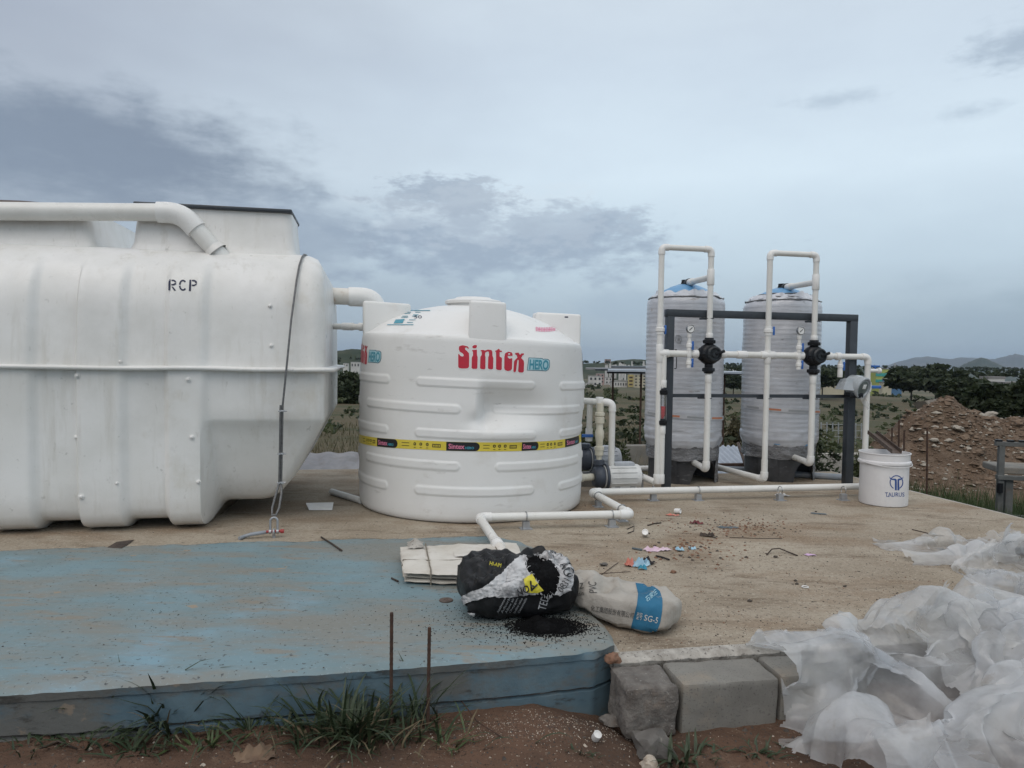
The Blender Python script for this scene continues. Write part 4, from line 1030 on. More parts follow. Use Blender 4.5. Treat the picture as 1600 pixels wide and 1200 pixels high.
def build_pipework():
    T = -.085; r = .0275
    z_m = (PL(1029, 549.5, T).z+PL(1357, 560, T).z)/2
    th = TH('manifold_pipework', S(1150, 0, T), 'white plastic manifold of pipes, valves and loops on the grey frame', 'pipework')
    x1 = S(1029.5, 0, T); x2 = S(1106.5, 0, T); x3 = S(1198, 0, T); x4 = S(1270, 0, T); x5 = S(1355, 0, T)
    def at(p, z): return Vector((p.x, p.y, z))
    zt1 = PL(1033, 386, T).z; zt2 = PL(1203, 395, T).z
    zv = z_m; up = Vector((0, 0, 1)); t1 = zv+.19; t2 = zv-.22
    z1 = .095
    # loop 1: up from the floor pipe, over the top and down to the first multiport valve
    pipe_run(th, [at(x1, z1), at(x1, zt1), at(x2, zt1), at(x2, zv+.14)], r, rr=.055)
    pipe_run(th, [at(x3, .10), at(x3, zt2), at(x4, zt2), at(x4, zv+.14)], r, rr=.055)
    multiport(th, at(x2, zv)); multiport(th, at(x4, zv))
    # lower drops and returns to the vessel feet
    b1 = V1+Vector((.02, -.05, .19)); b2 = V2+Vector((.02, -.05, .19))
    zd = PL(1103, 733, T).z; pipe_run(th, [at(x2, zv-.17), at(x2, zd), Vector((b1.x, b1.y, zd+.02))], r*1.1, rr=.06)
    zd = PL(1265, 724, T).z; pipe_run(th, [at(x4, zv-.17), at(x4, zd), Vector((b2.x, b2.y, zd+.02))], r*1.1, rr=.06)
    e = DY(1122, 737, 7.75); pipe_run(th, [at(x3, .30), at(x3, .105), Vector((e.x, e.y, .115))], r*1.12, rr=.06)
    # the manifold itself
    for a, b in ((x1, at(x2, 0)-AX*.10), (at(x2, 0)+AX*.10, at(x4, 0)-AX*.10)):
        th.part('pipe', MB().tube([at(a, zv), at(b, zv)], r*1.15, 16), 'pvc', True)
    pipe_run(th, [at(x4, zv)+AX*.10, at(x5, zv), at(x5, .12)], r*1.05, rr=.06)
    for p, l in ((at(x1, zv)+AX*.04, .10), (at(x2, zv)-AX*.13, .09), (at(x2, zv)+AX*.13, .08), (at(x2, zv)+AX*.34, .10), (at(x3, zv), .15), (at(x4, zv)-AX*.14, .13), (at(x4, zv)+AX*.15, .09), (at(x4, zv)+AX*.27, .05)): collar(th, p, AX, r*1.15, l)
    for p, l in ((at(x1, zv), .17), (at(x3, zv-.02), .13), (at(x2, zv-.235), .08), (at(x4, zv-.235), .08), (at(x2, zv+.175), .05), (at(x4, zv+.175), .05)): collar(th, p, up, r, l)
    # feeds from the tees to the vessel tops
    for V, x, py in ((V1, x2, 433), (V2, x4, 441)):
        z = PL(1108 if V is V1 else 1273, py, T).z; top = V+Vector((0, 0, 2.10)); collar(th, at(x, z), up, r, .15, name='tee', k=1.28)
        a = at(x, z); b = Vector((top.x, top.y, z+.015)); d = (a-b).normalized()
        th.part('pipe', MB().tube([a, b+d*.12], r*1.1, 16), 'pvc', True); collar(th, b+d*.16, d, r*1.1, .12)
        pp = [top-Vector((0, 0, .03))]+elbow(b, (0, 0, 1), d, .06)+[b+d*.11]
        th.part('elbow', MB().tube(pp, .043, 14), 'black_plastic', True)
    # rotameter branch beside the first riser
    xr = S(1036, 0, T-.005)
    pipe_run(th, [at(xr, z1), at(xr, PL(1034, 668, T).z)], r*1.05)
    zt, zb = PL(1034, 612, T).z, PL(1034, 659, T).z
    th.part('pipe', MB().tube([at(xr, zt+.06), at(xr, zv)], r*1.05, 16), 'pvc', True)
    collar(th, at(xr, zt+.075), up, r, .07); collar(th, at(xr, zb-.075), up, r, .08); collar(th, at(x1, .13), up, r, .09); collar(th, at(xr, .13), up, r, .09)
    rot = th.part('flow_meter', MB().lathe([(.031, zb), (.031, zt)], at(xr, 0), 16, caps=False), 'clear_acrylic', True)
    for z in (zt, zb): th.part('flow_meter_end', MB().lathe([(.036, -.03), (.045, -.026), (.048, -.01), (.048, .012), (.036, .018), (.034, .03)], at(xr, z), 12), 'black_plastic', True, 30, under=rot)
    for s in (-1, 1): th.part('flow_meter_rod', MB().tube([at(xr, zb)+AX*(.030*s)-BX*.02, at(xr, zt)+AX*(.030*s)-BX*.02], .0035, 6), 'steel', True, under=rot)
    zf = PL(1034, 645, T).z; th.part('flow_meter_float', MB().lathe([(.006, -.06), (.02, -.02), (.024, .04), (.024, .062), (.01, .064)], at(xr, zf), 14), 'red_float', True, under=rot)
    # blue-lever valves, gauges, sampling taps
    handle_valve(th, at(x1, PL(1031, 515, T).z), up, r, AX); handle_valve(th, at(x3, PL(1200, 517, T).z), up, r, (AX*.9-BX*.43).normalized())
    for px, ys, gy in ((1075.5, (540, 567), 514), (1247, (543, 570), 517)):
        g = S(px, 0, T-.02); za = PL(px, ys[0]-17, T).z; zb2 = PL(px, ys[1]+6, T).z
        th.part('sampling_tube', MB().tube([at(g, zb2), at(g, za)], .016, 12), 'pvc', True)
        for y in ys: handle_valve(th, at(g, PL(px, y, T).z), up, .018, (AX*.8-BX*.6).normalized(), 'sampling_valve')
        collar(th, at(g, za), up, .018, .05); collar(th, at(g, zv), up, .02, .06)
        gz = PL(px, gy, T).z; ga = th.part('gauge', MB().lathe([(.034, .0), (.040, .004), (.040, .03), (.036, .034), (.033, .026), (.004, .026)], at(g, gz), 24, -BX), 'steel', True, 35)
        th.part('gauge_dial', MB().lathe([(.033, .0275), (.001, .0276)], at(g, gz), 24, -BX, caps=False), 'ink_white', under=ga)
        th.part('gauge_needle', MB().box(at(g, gz)-BX*.030, (.040, .002, .006), (AX+up*.9).normalized(), BX, (up-AX*.9).normalized()), 'ink_black', under=ga)
        th.part('gauge_stem', MB().tube([at(g, za), at(g, gz-.03)], .008, 8), 'rust_brown', True, under=ga)
    g = S(1312, 0, T-.01); th.part('sampling_tube', MB().tube([at(g, PL(1312, 589, T).z), at(g, zv)], .015, 12), 'pvc', True); handle_valve(th, at(g, PL(1312, 572, T).z), up, .018, (AX*.9-BX*.43).normalized(), 'sampling_valve')
    collar(th, at(g, PL(1312, 584, T).z), up, .02, .07)
    zz = PL(1355, 579, T).z; p = at(x5, zz); th.part('tap', MB().tube([p, p+AX*.11], .020, 12).lathe([(.012, 0), (.03, .005), (.03, .03)], p+AX*.11, 12, AX), 'pvc_fit', True); th.part('tap_lever', MB().bbox(p+AX*.085+up*.045, (.10, .02, .018), .005, AX, BX).lathe([(.010, 0), (.010, .045)], p+AX*.085, 8), 'blue_plastic', True)
    p = at(x5, PL(1355, 604.5, T).z); th.part('stop_valve', MB().lathe([(.036, -.05), (.042, -.015), (.042, .015), (.036, .05)], p, 14), 'pvc_fit', True); th.part('tap_lever', MB().bbox(p+AX*.075-BX*.02, (.13, .022, .030), .006, AX, BX), 'blue_plastic', True)
    return th
build_pipework()

def build_floor_pipe():
    z = .092; P = [G(1400, 764, z), G(924, 769, z), G(986, 803.5, z), G(749, 808.5, z), G(779, 853, z)]
    P[0] = P[1]+AX*3.05
    th = TH('floor_pipe', G(986, 803, 0), 'long white pipe running low over the slab on steel clips', 'pipe')
    pipe_run(th, P, .031, rr=.07)
    d = (P[4]-P[3]).normalized(); collar(th, P[4]-d*.03, d, .031, .12, k=1.25)
    th.part('pipe', MB().tube([P[4], P[4]+d*.28-Vector((0, 0, .03))], .033, 16), 'pvc_old', True)
    def clip(p, ax):
        bx = Vector((-ax.y, ax.x, 0)); p = Vector((p.x, p.y, 0))
        c = th.part('pipe_clip', MB().box(p+Vector((0, 0, .03))-bx*.0, (.05, .045, .056), ax, bx).box(p+Vector((0, 0, .003)), (.09, .08, .006), ax, bx), 'galv')
        th.part('u_bolt', MB().tube([p+bx*(.036*math.cos(R(a)))+Vector((0, 0, z+.036*math.sin(R(a)))) for a in range(-40, 221, 20)], .004, 6), 'steel', True, under=c)
    for px in (1021, 1091, 1219, 1318): clip(G(px, 766, z)*1.0, AX)
    for f in (.30, .86): clip(P[2].lerp(P[3], 1-f) if f < .5 else P[2].lerp(P[3], .13), AX)
    for f in (.2, .8): clip(P[1].lerp(P[2], f), BX)
    # tie from the pump line
    a = DY(984, 737, 7.05); b = S(1026, .10, -.085)
    t2 = TH('pump_outlet_pipe', b, 'slanting white pipe from the pumps to the filter risers', 'pipe')
    t2.part('pipe', MB().tube([a, b], .032, 16), 'pvc', True); t2.part('coupling', MB().tube([a.lerp(b, -.02), a.lerp(b, .28)], .039, 16), 'pvc_fit', True)
    m = a.lerp(b, .52); t2.part('clip', MB().tube([m+Vector((0, .04*math.cos(R(q)), .04*math.sin(R(q)))) for q in range(0, 360, 30)], .004, 6, closed=True).box(m-Vector((0, 0, .085)), (.02, .02, .10)), 'steel')
    # pipe behind the vessels
    a = DY(985, 733, 8.3); b = DY(1120, 728, 8.6); t3 = TH('rear_pipe', a, 'white pipe lying behind the film-wrapped vessels', 'pipe'); t3.part('pipe', MB().tube([a, b], .035, 14), 'pvc', True); t3.part('support', MB().box((a+b)/2-Vector((0, 0, (a.z+.05)/2+.02)), (.1, .1, a.z), AX, BX), 'concrete_edge'); t3.part('support', MB().box(a.lerp(b, .9)-Vector((0, 0, (a.z+.05)/2+.02)), (.1, .1, a.z), AX, BX), 'concrete_edge')
build_floor_pipe()

def build_pumps():
    def pump(px, Y, zc, ln, label, motor):
        c = DY(px, 745, Y); c.z = zc; ax = AX
        th = TH('water_pump', Vector((c.x, c.y, 0)), label, 'pump', 'water pumps beside the round tank')
        vol = th.part('volute', MB().lathe([(.04, -.055), (.085, -.05), (.105, -.02), (.11, .015), (.10, .04), (.085, .045)], c, 28, ax), 'pump_dark', True, 40)
        th.part('outlet_neck', MB().lathe([(.035, .05), (.035, .115), (.052, .12), (.052, .155), (.044, .165)], c, 8, (0, 0, 1)), 'pump_dark', True, 30, under=vol)
        th.part('gasket', MB().lathe([(.112, .045), (.112, .049)], c, 28, ax), 'ink_white', True, 30)
        th.part('flange_plate', MB().lathe([(.10, .052), (.128, .055), (.128, .075), (.10, .082)], c, 30, ax), 'pump_dark', True, 35)
        mot = th.part('motor', MB().lathe([(.112, .083), (.118, .095), (.118, ln-.03), (.112, ln-.01), (.09, ln), (.02, ln+.004)], c, 32, ax), motor, True, 40)
        th.part('name_cover', MB().lathe([(.1205, .12), (.1205, ln-.06)], c, 32, ax, caps=False) if motor == 'x' else MB().bbox(c+ax*(ln*.6)+Vector((0, 0, .115)), (ln*.5, .10, .05), .012, ax, BX), 'motor_grey', True, 40, under=mot)
        for k in range(9):
            a = R(-70+k*24); th.part('cooling_fin', MB().box(c+ax*(ln*.55)-BX*(.119*math.cos(a))+Vector((0, 0, .119*math.sin(a))), (ln*.62, .004, .012), ax, (-BX*math.sin(a)).normalized() if abs(math.sin(a)) > .01 else Vector((0, 0, 1)), (-BX*math.cos(a)+Vector((0, 0, math.sin(a)))).normalized()), motor, under=mot)
        for s in (.16, ln-.09): th.part('foot', MB().box(c+ax*s-Vector((0, 0, zc/2+.04)), (.05, .17, zc-.08), ax, BX), 'pump_dark', under=mot)
        return c, th
    c1, t1 = pump(935.5, 6.78, .150, .40, 'nearer pump with grey-white motor behind the low white pipe', 'motor_white')
    c2, t2 = pump(914, 7.30, .24, .36, 'farther pump with dark housing half hidden by the round tank', 'motor_grey')
    t2.part('plinth', MB().box(Vector((c2.x+.15, c2.y, .05)), (.5, .35, .10), AX, BX), 'block_smooth')
    # discharge: cream union stack, header and down pipe
    Y = c1.y; th = TH('pump_pipework', Vector((c1.x, c1.y, 0)), 'white pipe header with cream unions rising from the pumps', 'pipework')
    def at(px, py, yy=Y): return DY(px, py, yy)
    x = c1.x; prof = []
    def zpx(py): return at(934, py).z
    for (y, r) in ((724, .026), (712, .026), (711, .040), (704, .040), (703, .046), (698, .046), (697, .032), (690, .034), (682, .042), (674, .042), (670, .032), (662, .032), (661, .044), (652, .044), (651, .034), (649, .046), (645, .046), (644, .034), (630, .034)): prof.append((r, zpx(y)))
    th.part('union_stack', MB().lathe(prof, (x, Y, 0), 20), 'brass_cream', True, 30)
    zt = zpx(629); p0 = Vector((at(908, 629).x, Y+.10, zt+.01)); pe = Vector((at(957, 629).x, Y, zt-.02))
    pipe_run(th, [p0, Vector((pe.x, pe.y, zt-.0)), Vector((pe.x, pe.y, .10))], .030, rr=.065)
    collar(th, (x, Y+.04, zt), (0, 0, 1), .03, .10, name='tee'); collar(th, (pe.x, pe.y, .15), (0, 0, 1), .03, .08)
    xl = at(921, 640, Y+.12).x; zl2 = at(921, 689, Y+.12).z
    th.part('pipe', MB().tube([(xl, Y+.09, zt), (xl, Y+.12, zl2)], .028, 14), 'pvc', True); collar(th, (xl, Y+.12, zl2+.06), (0, 0, 1), .028, .12)
    th.part('valve_lever', MB().bbox((xl-.02, Y+.07, at(921, 680, Y+.12).z), (.11, .02, .03), .006), 'blue_plastic', True)
    # suction from the tank
    a = Vector((TC.x+.93, c1.y-.10, c1.z)); b = c1-AX*.05
    th.part('suction_pipe', MB().tube([a, b], .026, 14), 'brass_cream', True)
    d = (b-a).normalized(); n_ = 4
    for f, l, k in ((.35, .05, 1.6), (.55, .09, 1.3), (.85, .05, 1.35)): collar(th, a.lerp(b, f), d, .026, l, 'brass_cream', 'union', k)
build_pumps()

def cyl_px(px, py, C, r):
    d = ray(px, py); d = d/d.y; a = d.x*d.x+1; b = 2*((CAM.x-C.x)*d.x-C.y); c = (CAM.x-C.x)**2+C.y**2-r*r
    t = (-b-math.sqrt(max(0, b*b-4*a*c)))/(2*a); return CAM+d*t
def build_bucket():
    C = DY(1380.5, 760, G(1382, 793, 0).y+.19); C.z = 0
    th = TH('bucket', C, 'large white plastic bucket with blue bull logo at the slab edge', 'bucket')
    prof = [(a*.90, b) for a, b in [(.205, 0), (.219, .006), (.222, .02), (.222, .36), (.222, .365), (.240, .368), (.244, .378), (.240, .392), (.228, .398), (.230, .452), (.237, .458), (.236, .466), (.228, .466), (.222, .44), (.212, .05), (.19, .03), (.02, .03)]]
    body = th.part('body', MB().lathe(prof, C, 56), 'bucket', True, 40)
    hx = C+AX*.215+Vector((0, 0, .385)); th.part('handle_ear', MB().bbox(hx, (.03, .05, .035), .008, AX, BX), 'bucket', True)
    th.part('wire_handle', MB().tube([C+AX*(.222*math.cos(R(a)))-BX*(.222*math.sin(R(a)))+Vector((0, 0, .385-.03*math.sin(R(a)))) for a in range(0, 181, 12)], .0032, 6), 'bucket', True)
    def rad(z): return .1998
    def put(x, y):
        p = cyl_px(x, y, C, .2005); r = rad(p.z)+.0012; v = Vector((p.x-C.x, p.y-C.y, 0)).normalized(); return Vector((C.x+v.x*r, C.y+v.y*r, p.z))
    k = lambda a, b: (1335+a/10.91, 690+b/10.91)
    tr = []
    def band(cx, cy, rx, ry, w, a0, a1, n=14):
        o = [(cx+rx*math.cos(R(a0+(a1-a0)*i/n)), cy+ry*math.sin(R(a0+(a1-a0)*i/n))) for i in range(n+1)]; q = [(cx+(rx-w)*math.cos(R(a0+(a1-a0)*i/n)), cy+(ry-w)*math.sin(R(a0+(a1-a0)*i/n))) for i in range(n+1)]; return poly_tris(o+q[::-1])
    for a0, a1 in ((-40, 0), (0, 62), (118, 180), (180, 205), (-142, -90), (-90, -40)): tr += band(717, 695, 116, 122, 17, a0, a1)
    tr += poly_tris([(595, 590), (612, 615), (650, 632), (700, 632), (722, 650), (722, 830), (690, 830), (690, 665), (665, 655), (630, 652), (605, 632)])
    tr += poly_tris([(836, 590), (820, 615), (785, 630), (752, 632), (734, 650), (734, 830), (766, 830), (762, 662), (785, 655), (812, 640), (830, 618)])
    tr = [[k(*p) for p in t] for t in tr]
    tr += [[k(a, b) for a, b in t] for t in text_in('TAURUS', 522, 866, 852, 938, bold=.006)]
    for (x0, x1) in ((522, 548), (548, 580), (574, 600), (638, 662)): tr += [[k(*p) for p in t] for t in rect_tris(x0, 932 if x0 > 530 else 866, x1, 940 if x0 > 530 else 874)]
    th.part('printed_logo', lay(tr, put, 2.0), 'ink_blue')
    # steel channel lying across the mouth
    a = DY(1401, 709, 6.30); b = DY(1366, 672, 6.85); a.z = .475; d = (b-a); d.z = .10; d.normalize()
    sd_ = d.cross(Vector((0, 0, 1))).normalized(); u2 = sd_.cross(d)
    m = MB(); L_ = .62; c = a+d*L_/2
    m.box(c, (L_, .085, .006), d, sd_, u2); m.box(c+sd_*.040+u2*.0185, (L_-.001, .005, .031), d, sd_, u2); m.box(c-sd_*.040+u2*.0185, (L_-.001, .005, .031), d, sd_, u2)
    o = single('steel_channel', m, 'rust_brown', 'rusty brown steel channel laid across the white bucket', 'steel channel')
build_bucket()

def build_lamp():
    """junction / flood lamp in clear wrapping, fixed to the right post"""
    p = PL(1334, 604, -.12); th = TH('flood_lamp', p-Vector((0, 0, .09)), 'grey hooded lamp wrapped in clear film on the right frame post', 'lamp')
    a = (AX*.80-BX*.60).normalized(); f = (AX*.35-BX*.88-Vector((0, 0, .30))).normalized(); s_ = f.cross(Vector((0, 0, 1))).normalized(); u_ = s_.cross(f).normalized()
    th.part('housing', MB().lathe([(.05, -.13), (.09, -.10), (.108, -.03), (.112, .02), (.112, .05), (.092, .055)], p+AX*.05, 28, f), 'lamp_shell', True, 40)
    th.part('lens', MB().lathe([(.094, .045), (.07, .058), (.002, .062)], p+AX*.05, 28, f), 'lamp_glass', True, 60)
    th.part('bezel', MB().tube([p+AX*.05+f*.052+s_*(.10*math.cos(R(q)))+u_*(.10*math.sin(R(q))) for q in range(0, 360, 15)], .013, 8, closed=True), 'lamp_shell', True)
    th.part('reflector', MB().bbox(p+AX*.05+f*.064+u_*.02, (.05, .045, .004), .001, s_, u_, f), 'ink_white', True)
    c = p-AX*.07+Vector((0, 0, .02))
    m = MB(); q = [c-AX*.085-BX*.05-Vector((0, 0, .05)), c+AX*.05-BX*.07-Vector((0, 0, .06)), c+AX*.05+BX*.09-Vector((0, 0, .06)), c-AX*.085+BX*.08-Vector((0, 0, .05)), c-AX*.03-BX*.03+Vector((0, 0, .065)), c+AX*.09-BX*.04+Vector((0, 0, .06)), c+AX*.09+BX*.07+Vector((0, 0, .05)), c-AX*.03+BX*.07+Vector((0, 0, .055))]
    m.add(q, [(3, 2, 1, 0), (4, 5, 6, 7), (0, 1, 5, 4), (1, 2, 6, 5), (2, 3, 7, 6), (3, 0, 4, 7)]); th.part('hood', m, 'lamp_shell')
    th.part('bracket', MB().bbox(p-Vector((0, 0, .085)), (.15, .10, .05), .006, AX, BX), 'black_plastic', True)
    g = p+AX*.03-BX*.10-Vector((0, 0, .10)); rows = []
    for j in range(6):
        rows.append([g+AX*(.05*(i/5-.5)*(1+.5*math.sin(j)))+BX*(.015*nz(i*.9, j*.9, 1.))-Vector((0, 0, .024*j-.006*math.sin(i*2.)))+AX*(.012*j) for i in range(6)])
    th.part('film_tail', MB().add([x for r in rows for x in r], [(j*6+i, j*6+i+1, j*6+i+7, j*6+i+6) for j in range(5) for i in range(5)]), 'plastic_film', True, 180)
def mat_film():
    h = node_mat('plastic_film'); N, L = h.N, h.L
    out = [n for n in N if n.type == 'OUTPUT_MATERIAL'][0]
    c = h.mix(h.rng(h.noise(2.5, 6), .40, .66), (.80, .81, .82), (.76, .75, .72))
    c = h.mix(h.rng(h.noise(3.0, 8, .7, off=(4, 2, 1)), .60, .72, 0, .6), c, (.48, .39, .30))
    L.new(c, h.bs.inputs['Base Color']); h.bs.inputs['Roughness'].default_value = .11; h.bs.inputs['Specular IOR Level'].default_value = .8
    tl = N.new('ShaderNodeBsdfTranslucent'); L.new(c, tl.inputs[0])
    tp = N.new('ShaderNodeBsdfTransparent'); tp.inputs[0].default_value = (.95, .96, .97, 1)
    m1 = N.new('ShaderNodeMixShader'); m1.inputs[0].default_value = .42; L.new(h.bs.outputs[0], m1.inputs[1]); L.new(tl.outputs[0], m1.inputs[2])
    m2 = N.new('ShaderNodeMixShader'); L.new(h.rng(h.noise(3.0, 5, .6, off=(9, 3, 2)), .35, .65, .36, .68), m2.inputs[0]); L.new(m1.outputs[0], m2.inputs[1]); L.new(tp.outputs[0], m2.inputs[2])
    L.new(m2.outputs[0], out.inputs[0])
mat_film()
build_lamp()

# ------------------------------------------------------------------ sacks, blocks, litter in the foreground
from mathutils.bvhtree import BVHTree
def top_z(p):
    """height of the slab (painted or bare) or of the soil under a point"""
    u, v = WL(p)
    if -7 < u < .45 and -.17 < v < 1.98: return max(paint_top(u, v), .0035)
    if .42 < u < 4.7 and -.13 < v < 4.5: return 0.0
    if u <= .42 and 1.9 < v < 5.2: return 0.0
    return terr(p[0], p[1])
def on_floor(px, py, z=0.0):
    p = G(px, py, 0)
    for _ in range(5): p = G(px, py, top_z(p))
    return p
def superblob(c, ex, ey, ez, a, b, h, e1=.62, e2=.55, n=64, m=40, disp=None):
    vs = []; fs = []
    sp = lambda x, e: math.copysign(abs(x)**e, x)
    for j in range(m+1):
        ph = -math.pi/2+math.pi*j/m
        for i in range(n):
            t = 2*math.pi*i/n; x = sp(math.cos(ph), e1)*sp(math.cos(t), e2)*a; y = sp(math.cos(ph), e1)*sp(math.sin(t), e2)*b; z = sp(math.sin(ph), e1)*h
            x, y, z = disp(x, y, z) if disp else (x, y, z); vs.append(c+ex*x+ey*y+ez*z)
    for j in range(m):
        for i in range(n): fs.append((j*n+i, j*n+(i+1) % n, (j+1)*n+(i+1) % n, (j+1)*n+i))
    return MB().add(vs, fs)
def creases(x, y, z, seed, amp, n=6):
    r = random.Random(seed); d = 0.0
    for k in range(n):
        a, b, c = r.gauss(0, 1), r.gauss(0, 1), r.gauss(0, .7); f = r.uniform(3.0, 9.0); t = (a*x+b*y+c*z)*f+.8*nz(x*5+k, y*5, z*5)+r.random()
        d += (abs((t % 1)-.5)*2-.5)*amp*3.5/f*(.5+.5*nz(x*4, y*4, k*1.7))
    return d
def bvh_of(mb): return BVHTree.FromPolygons([Vector(v) for v in mb.v], [f for f in mb.f])
def drape(bv, off, jig=0.0):
    def fn(x, y):
        d = ray(x, y).normalized(); hit, nrm, _, _ = bv.ray_cast(CAM, d)
        if hit is None:
            p = DY(x, y, 3.5); q, nrm, _, _ = bv.find_nearest(p); hit = q
        if nrm.dot(d) > 0: nrm = -nrm
        return hit+nrm*(off+jig*(.5+.5*nz(x*.21, y*.21, 3.)))
    return fn
mk('sack_black', (.006, .0065, .0075), (.013, .0135, .0145), .45, 10, spec=.28, bump=.35, bscale=26, bdist=.01, dirt=[((.045, .045, .048), 5, .54, .74, .6)])
mk('sack_lining', (.50, .50, .50), (.62, .62, .62), .6, 9, bump=.6, bscale=22, bdist=.014, dirt=[((.10, .10, .105), 9, .50, .64, .85), ((.22, .22, .23), 4, .5, .7, .6)])
mk('sack_white', (.36, .335, .295), (.45, .42, .375), .8, 7, spec=.2, bump=.6, bscale=20, bdist=.016, dirt=[((.22, .185, .145), 5, .50, .70, .65), ((.14, .115, .09), 14, .60, .70, .5)])
mk('sack_blue', (.022, .125, .225), (.035, .155, .265), .7, 9, spec=.2, bump=.4, bscale=22, bdist=.012, dirt=[((.33, .31, .28), 9, .60, .68, .7)])
mk('sack_ink', (.07, .068, .066), None, .7, rvar=0)
mk('sack_cream', (.58, .545, .48), (.66, .63, .575), .8, 6, bump=.35, bscale=34, bdist=.008, dirt=[((.42, .37, .30), 4, .50, .70, .55), ((.26, .22, .18), 14, .63, .72, .5)])
mk('yellow_print', (.60, .52, .03), (.68, .60, .06), .5, 30)
mk('jute', (.24, .21, .165), (.16, .14, .11), .9, 60)

def build_black_sack():
    ex = (AX*.98+BX*.05).normalized(); ey = (BX*.98-AX*.05).normalized(); ez = Vector((0, 0, 1))
    g = on_floor(805, 965); zb = top_z(g)-.002
    c = Vector((g.x+.005, g.y+.150, zb+.118))
    def disp(x, y, z):
        xx, yy = x/.27, y/.215
        if z > 0: z *= 1.0+.18*max(0, .7-abs(xx+.1))+.10*nz(xx*1.4, yy*1.4, 2.)-.16*smooth(.2, .9, -xx)*smooth(0, .8, -yy)
        k = creases(x, y, z, 5, .034, 9); z += .013*nz(xx*3.0, yy*3.0, z*9)+.004*nz(xx*8, yy*8, z*20)+(k if z > -.05 else 0); x += k*.5*xx; y += k*.5*yy
        # crater of the torn mouth
        d = math.hypot((xx-.42)/.36, (yy-.05)/.46)
        if z > .02: z -= .075*(1-smooth(.40, .95, d))-.014*math.exp(-((d-1.05)/.14)**2)
        x += .012*nz(yy*2.5, z*14, 5.); y += .012*nz(xx*2.5, z*14, 8.)
        return x, y, max(z, -.116)
    mb = superblob(c, ex, ey, ez, .275, .215, .122, .55, .42, 150, 90, disp)
    th = TH('carbon_sack', Vector((c.x, c.y, zb)), 'torn black sack of carbon granules lying open on the blue slab', 'sack')
    th.part('sack_body', mb, 'sack_black', True, 120); bv = bvh_of(mb)
    rnd = random.Random(7)
    def ragged(poly, amp, step=2.2):
        out = []; n = len(poly)
        for i in range(n):
            (x0, y0), (x1, y1) = poly[i], poly[(i+1) % n]; d = math.hypot(x1-x0, y1-y0); k = max(1, int(d/step))
            for j in range(k): t = j/k; out.append((x0+(x1-x0)*t+rnd.uniform(-amp, amp), y0+(y1-y0)*t+rnd.uniform(-amp, amp)))
        return out
    hole = [(824, 873), (842, 868), (858, 876), (872, 890), (876, 903), (870, 920), (858, 931), (846, 931), (841, 918), (834, 905), (826, 893), (820, 884)]
    lin1 = [(719, 938), (732, 926), (752, 919), (774, 903), (790, 890), (800, 880), (812, 870), (822, 868), (826, 874), (820, 885), (828, 898), (836, 910), (842, 922), (840, 927), (815, 930), (790, 933), (762, 931), (740, 938), (726, 944)]
    lin2 = [(830, 866), (846, 866), (862, 854), (878, 862), (890, 876), (896, 892), (896, 908), (890, 922), (874, 930), (866, 928), (870, 917), (874, 905), (872, 893), (862, 882), (848, 875)]
    tuft = [(713, 948), (720, 938), (729, 944), (731, 955), (742, 957), (738, 966), (722, 965), (714, 958)]
    for poly, nm in ((lin1, 'torn_lining'), (lin2, 'torn_lining'), (tuft, 'frayed_corner')):
        th.part(nm, lay(poly_tris(ragged(poly, .7)), drape(bv, .004, .010), 3.0), 'sack_lining', True, 180)
    th.part('spilling_carbon', lay(poly_tris(ragged(hole, .5)), drape(bv, .007, .004), 2.0), 'carbon', True, 30)
    # frayed threads round the mouth
    m = MB(); f1 = drape(bv, .010)
    for k in range(46):
        a = hole[k % len(hole)]; b = hole[(k+1) % len(hole)]; t = rnd.random(); x, y = a[0]+(b[0]-a[0])*t, a[1]+(b[1]-a[1])*t
        dx, dy = (848-x)*.18*rnd.random()+rnd.uniform(-3, 3), (900-y)*.18*rnd.random()+rnd.uniform(-3, 3)
        p, q = f1(x-dx*.5, y-dy*.5), f1(x+dx, y+dy); q += Vector((0, 0, rnd.uniform(0, .02))); m.tube([p, (p+q)/2+Vector((0, 0, .006)), q], [.0016, .0014, .0006], 4)
    th.part('loose_threads', m, 'sack_lining')['kind'] = 'stuff'
    yel = [(817, 906), (830, 898), (838, 910), (848, 921), (838, 925), (822, 924)]
    th.part('print_patch', lay(poly_tris(yel), drape(bv, .009, .010), 3.0), 'yellow_print', True, 180)
    wr = []
    def word(s, x0, y0, x1, y1, rot, mat, off=.0115, **kw):
        tr = text_in(s, 0, 0, x1-x0, y1-y0, **kw); cx, cy = (x0+x1)/2, (y0+y1)/2; w, h = x1-x0, y1-y0; ca, sa = math.cos(R(rot)), math.sin(R(rot))
        tr = [[(cx+(a-w/2)*ca-(b-h/2)*sa, cy+(a-w/2)*sa+(b-h/2)*ca) for a, b in t] for t in tr]
        th.part('print_lettering', lay(tr, drape(bv, off, .010 if off > .006 else 0), 4.0), mat)
    word('NO', 806, 916, 826, 926, -22, 'ink_black', .0115, bold=.01); word('A', 824, 910, 838, 922, 200, 'ink_black', .0125, bold=.02)
    word('AC', 877, 884, 893, 897, 65, 'ink_black', .0115); word('08319', 868, 905, 896, 915, -55, 'ink_black', .0115)
    word('TED', 838, 936, 860, 948, -75, 'ink_grey', .002); word('HI-AM', 765, 879, 783, 885, 12, 'yellow_print', .002)
    for k in range(6): word(('Activated', 'Adsorb', 'Allow air', 'Oxygen', 'Iodine value', 'Consumable')[k], 770+k*6.6, 944, 796+k*6.6, 947.5, -62, 'ink_grey', .002)
    # the bag's upper seam fringe
    m = MB()
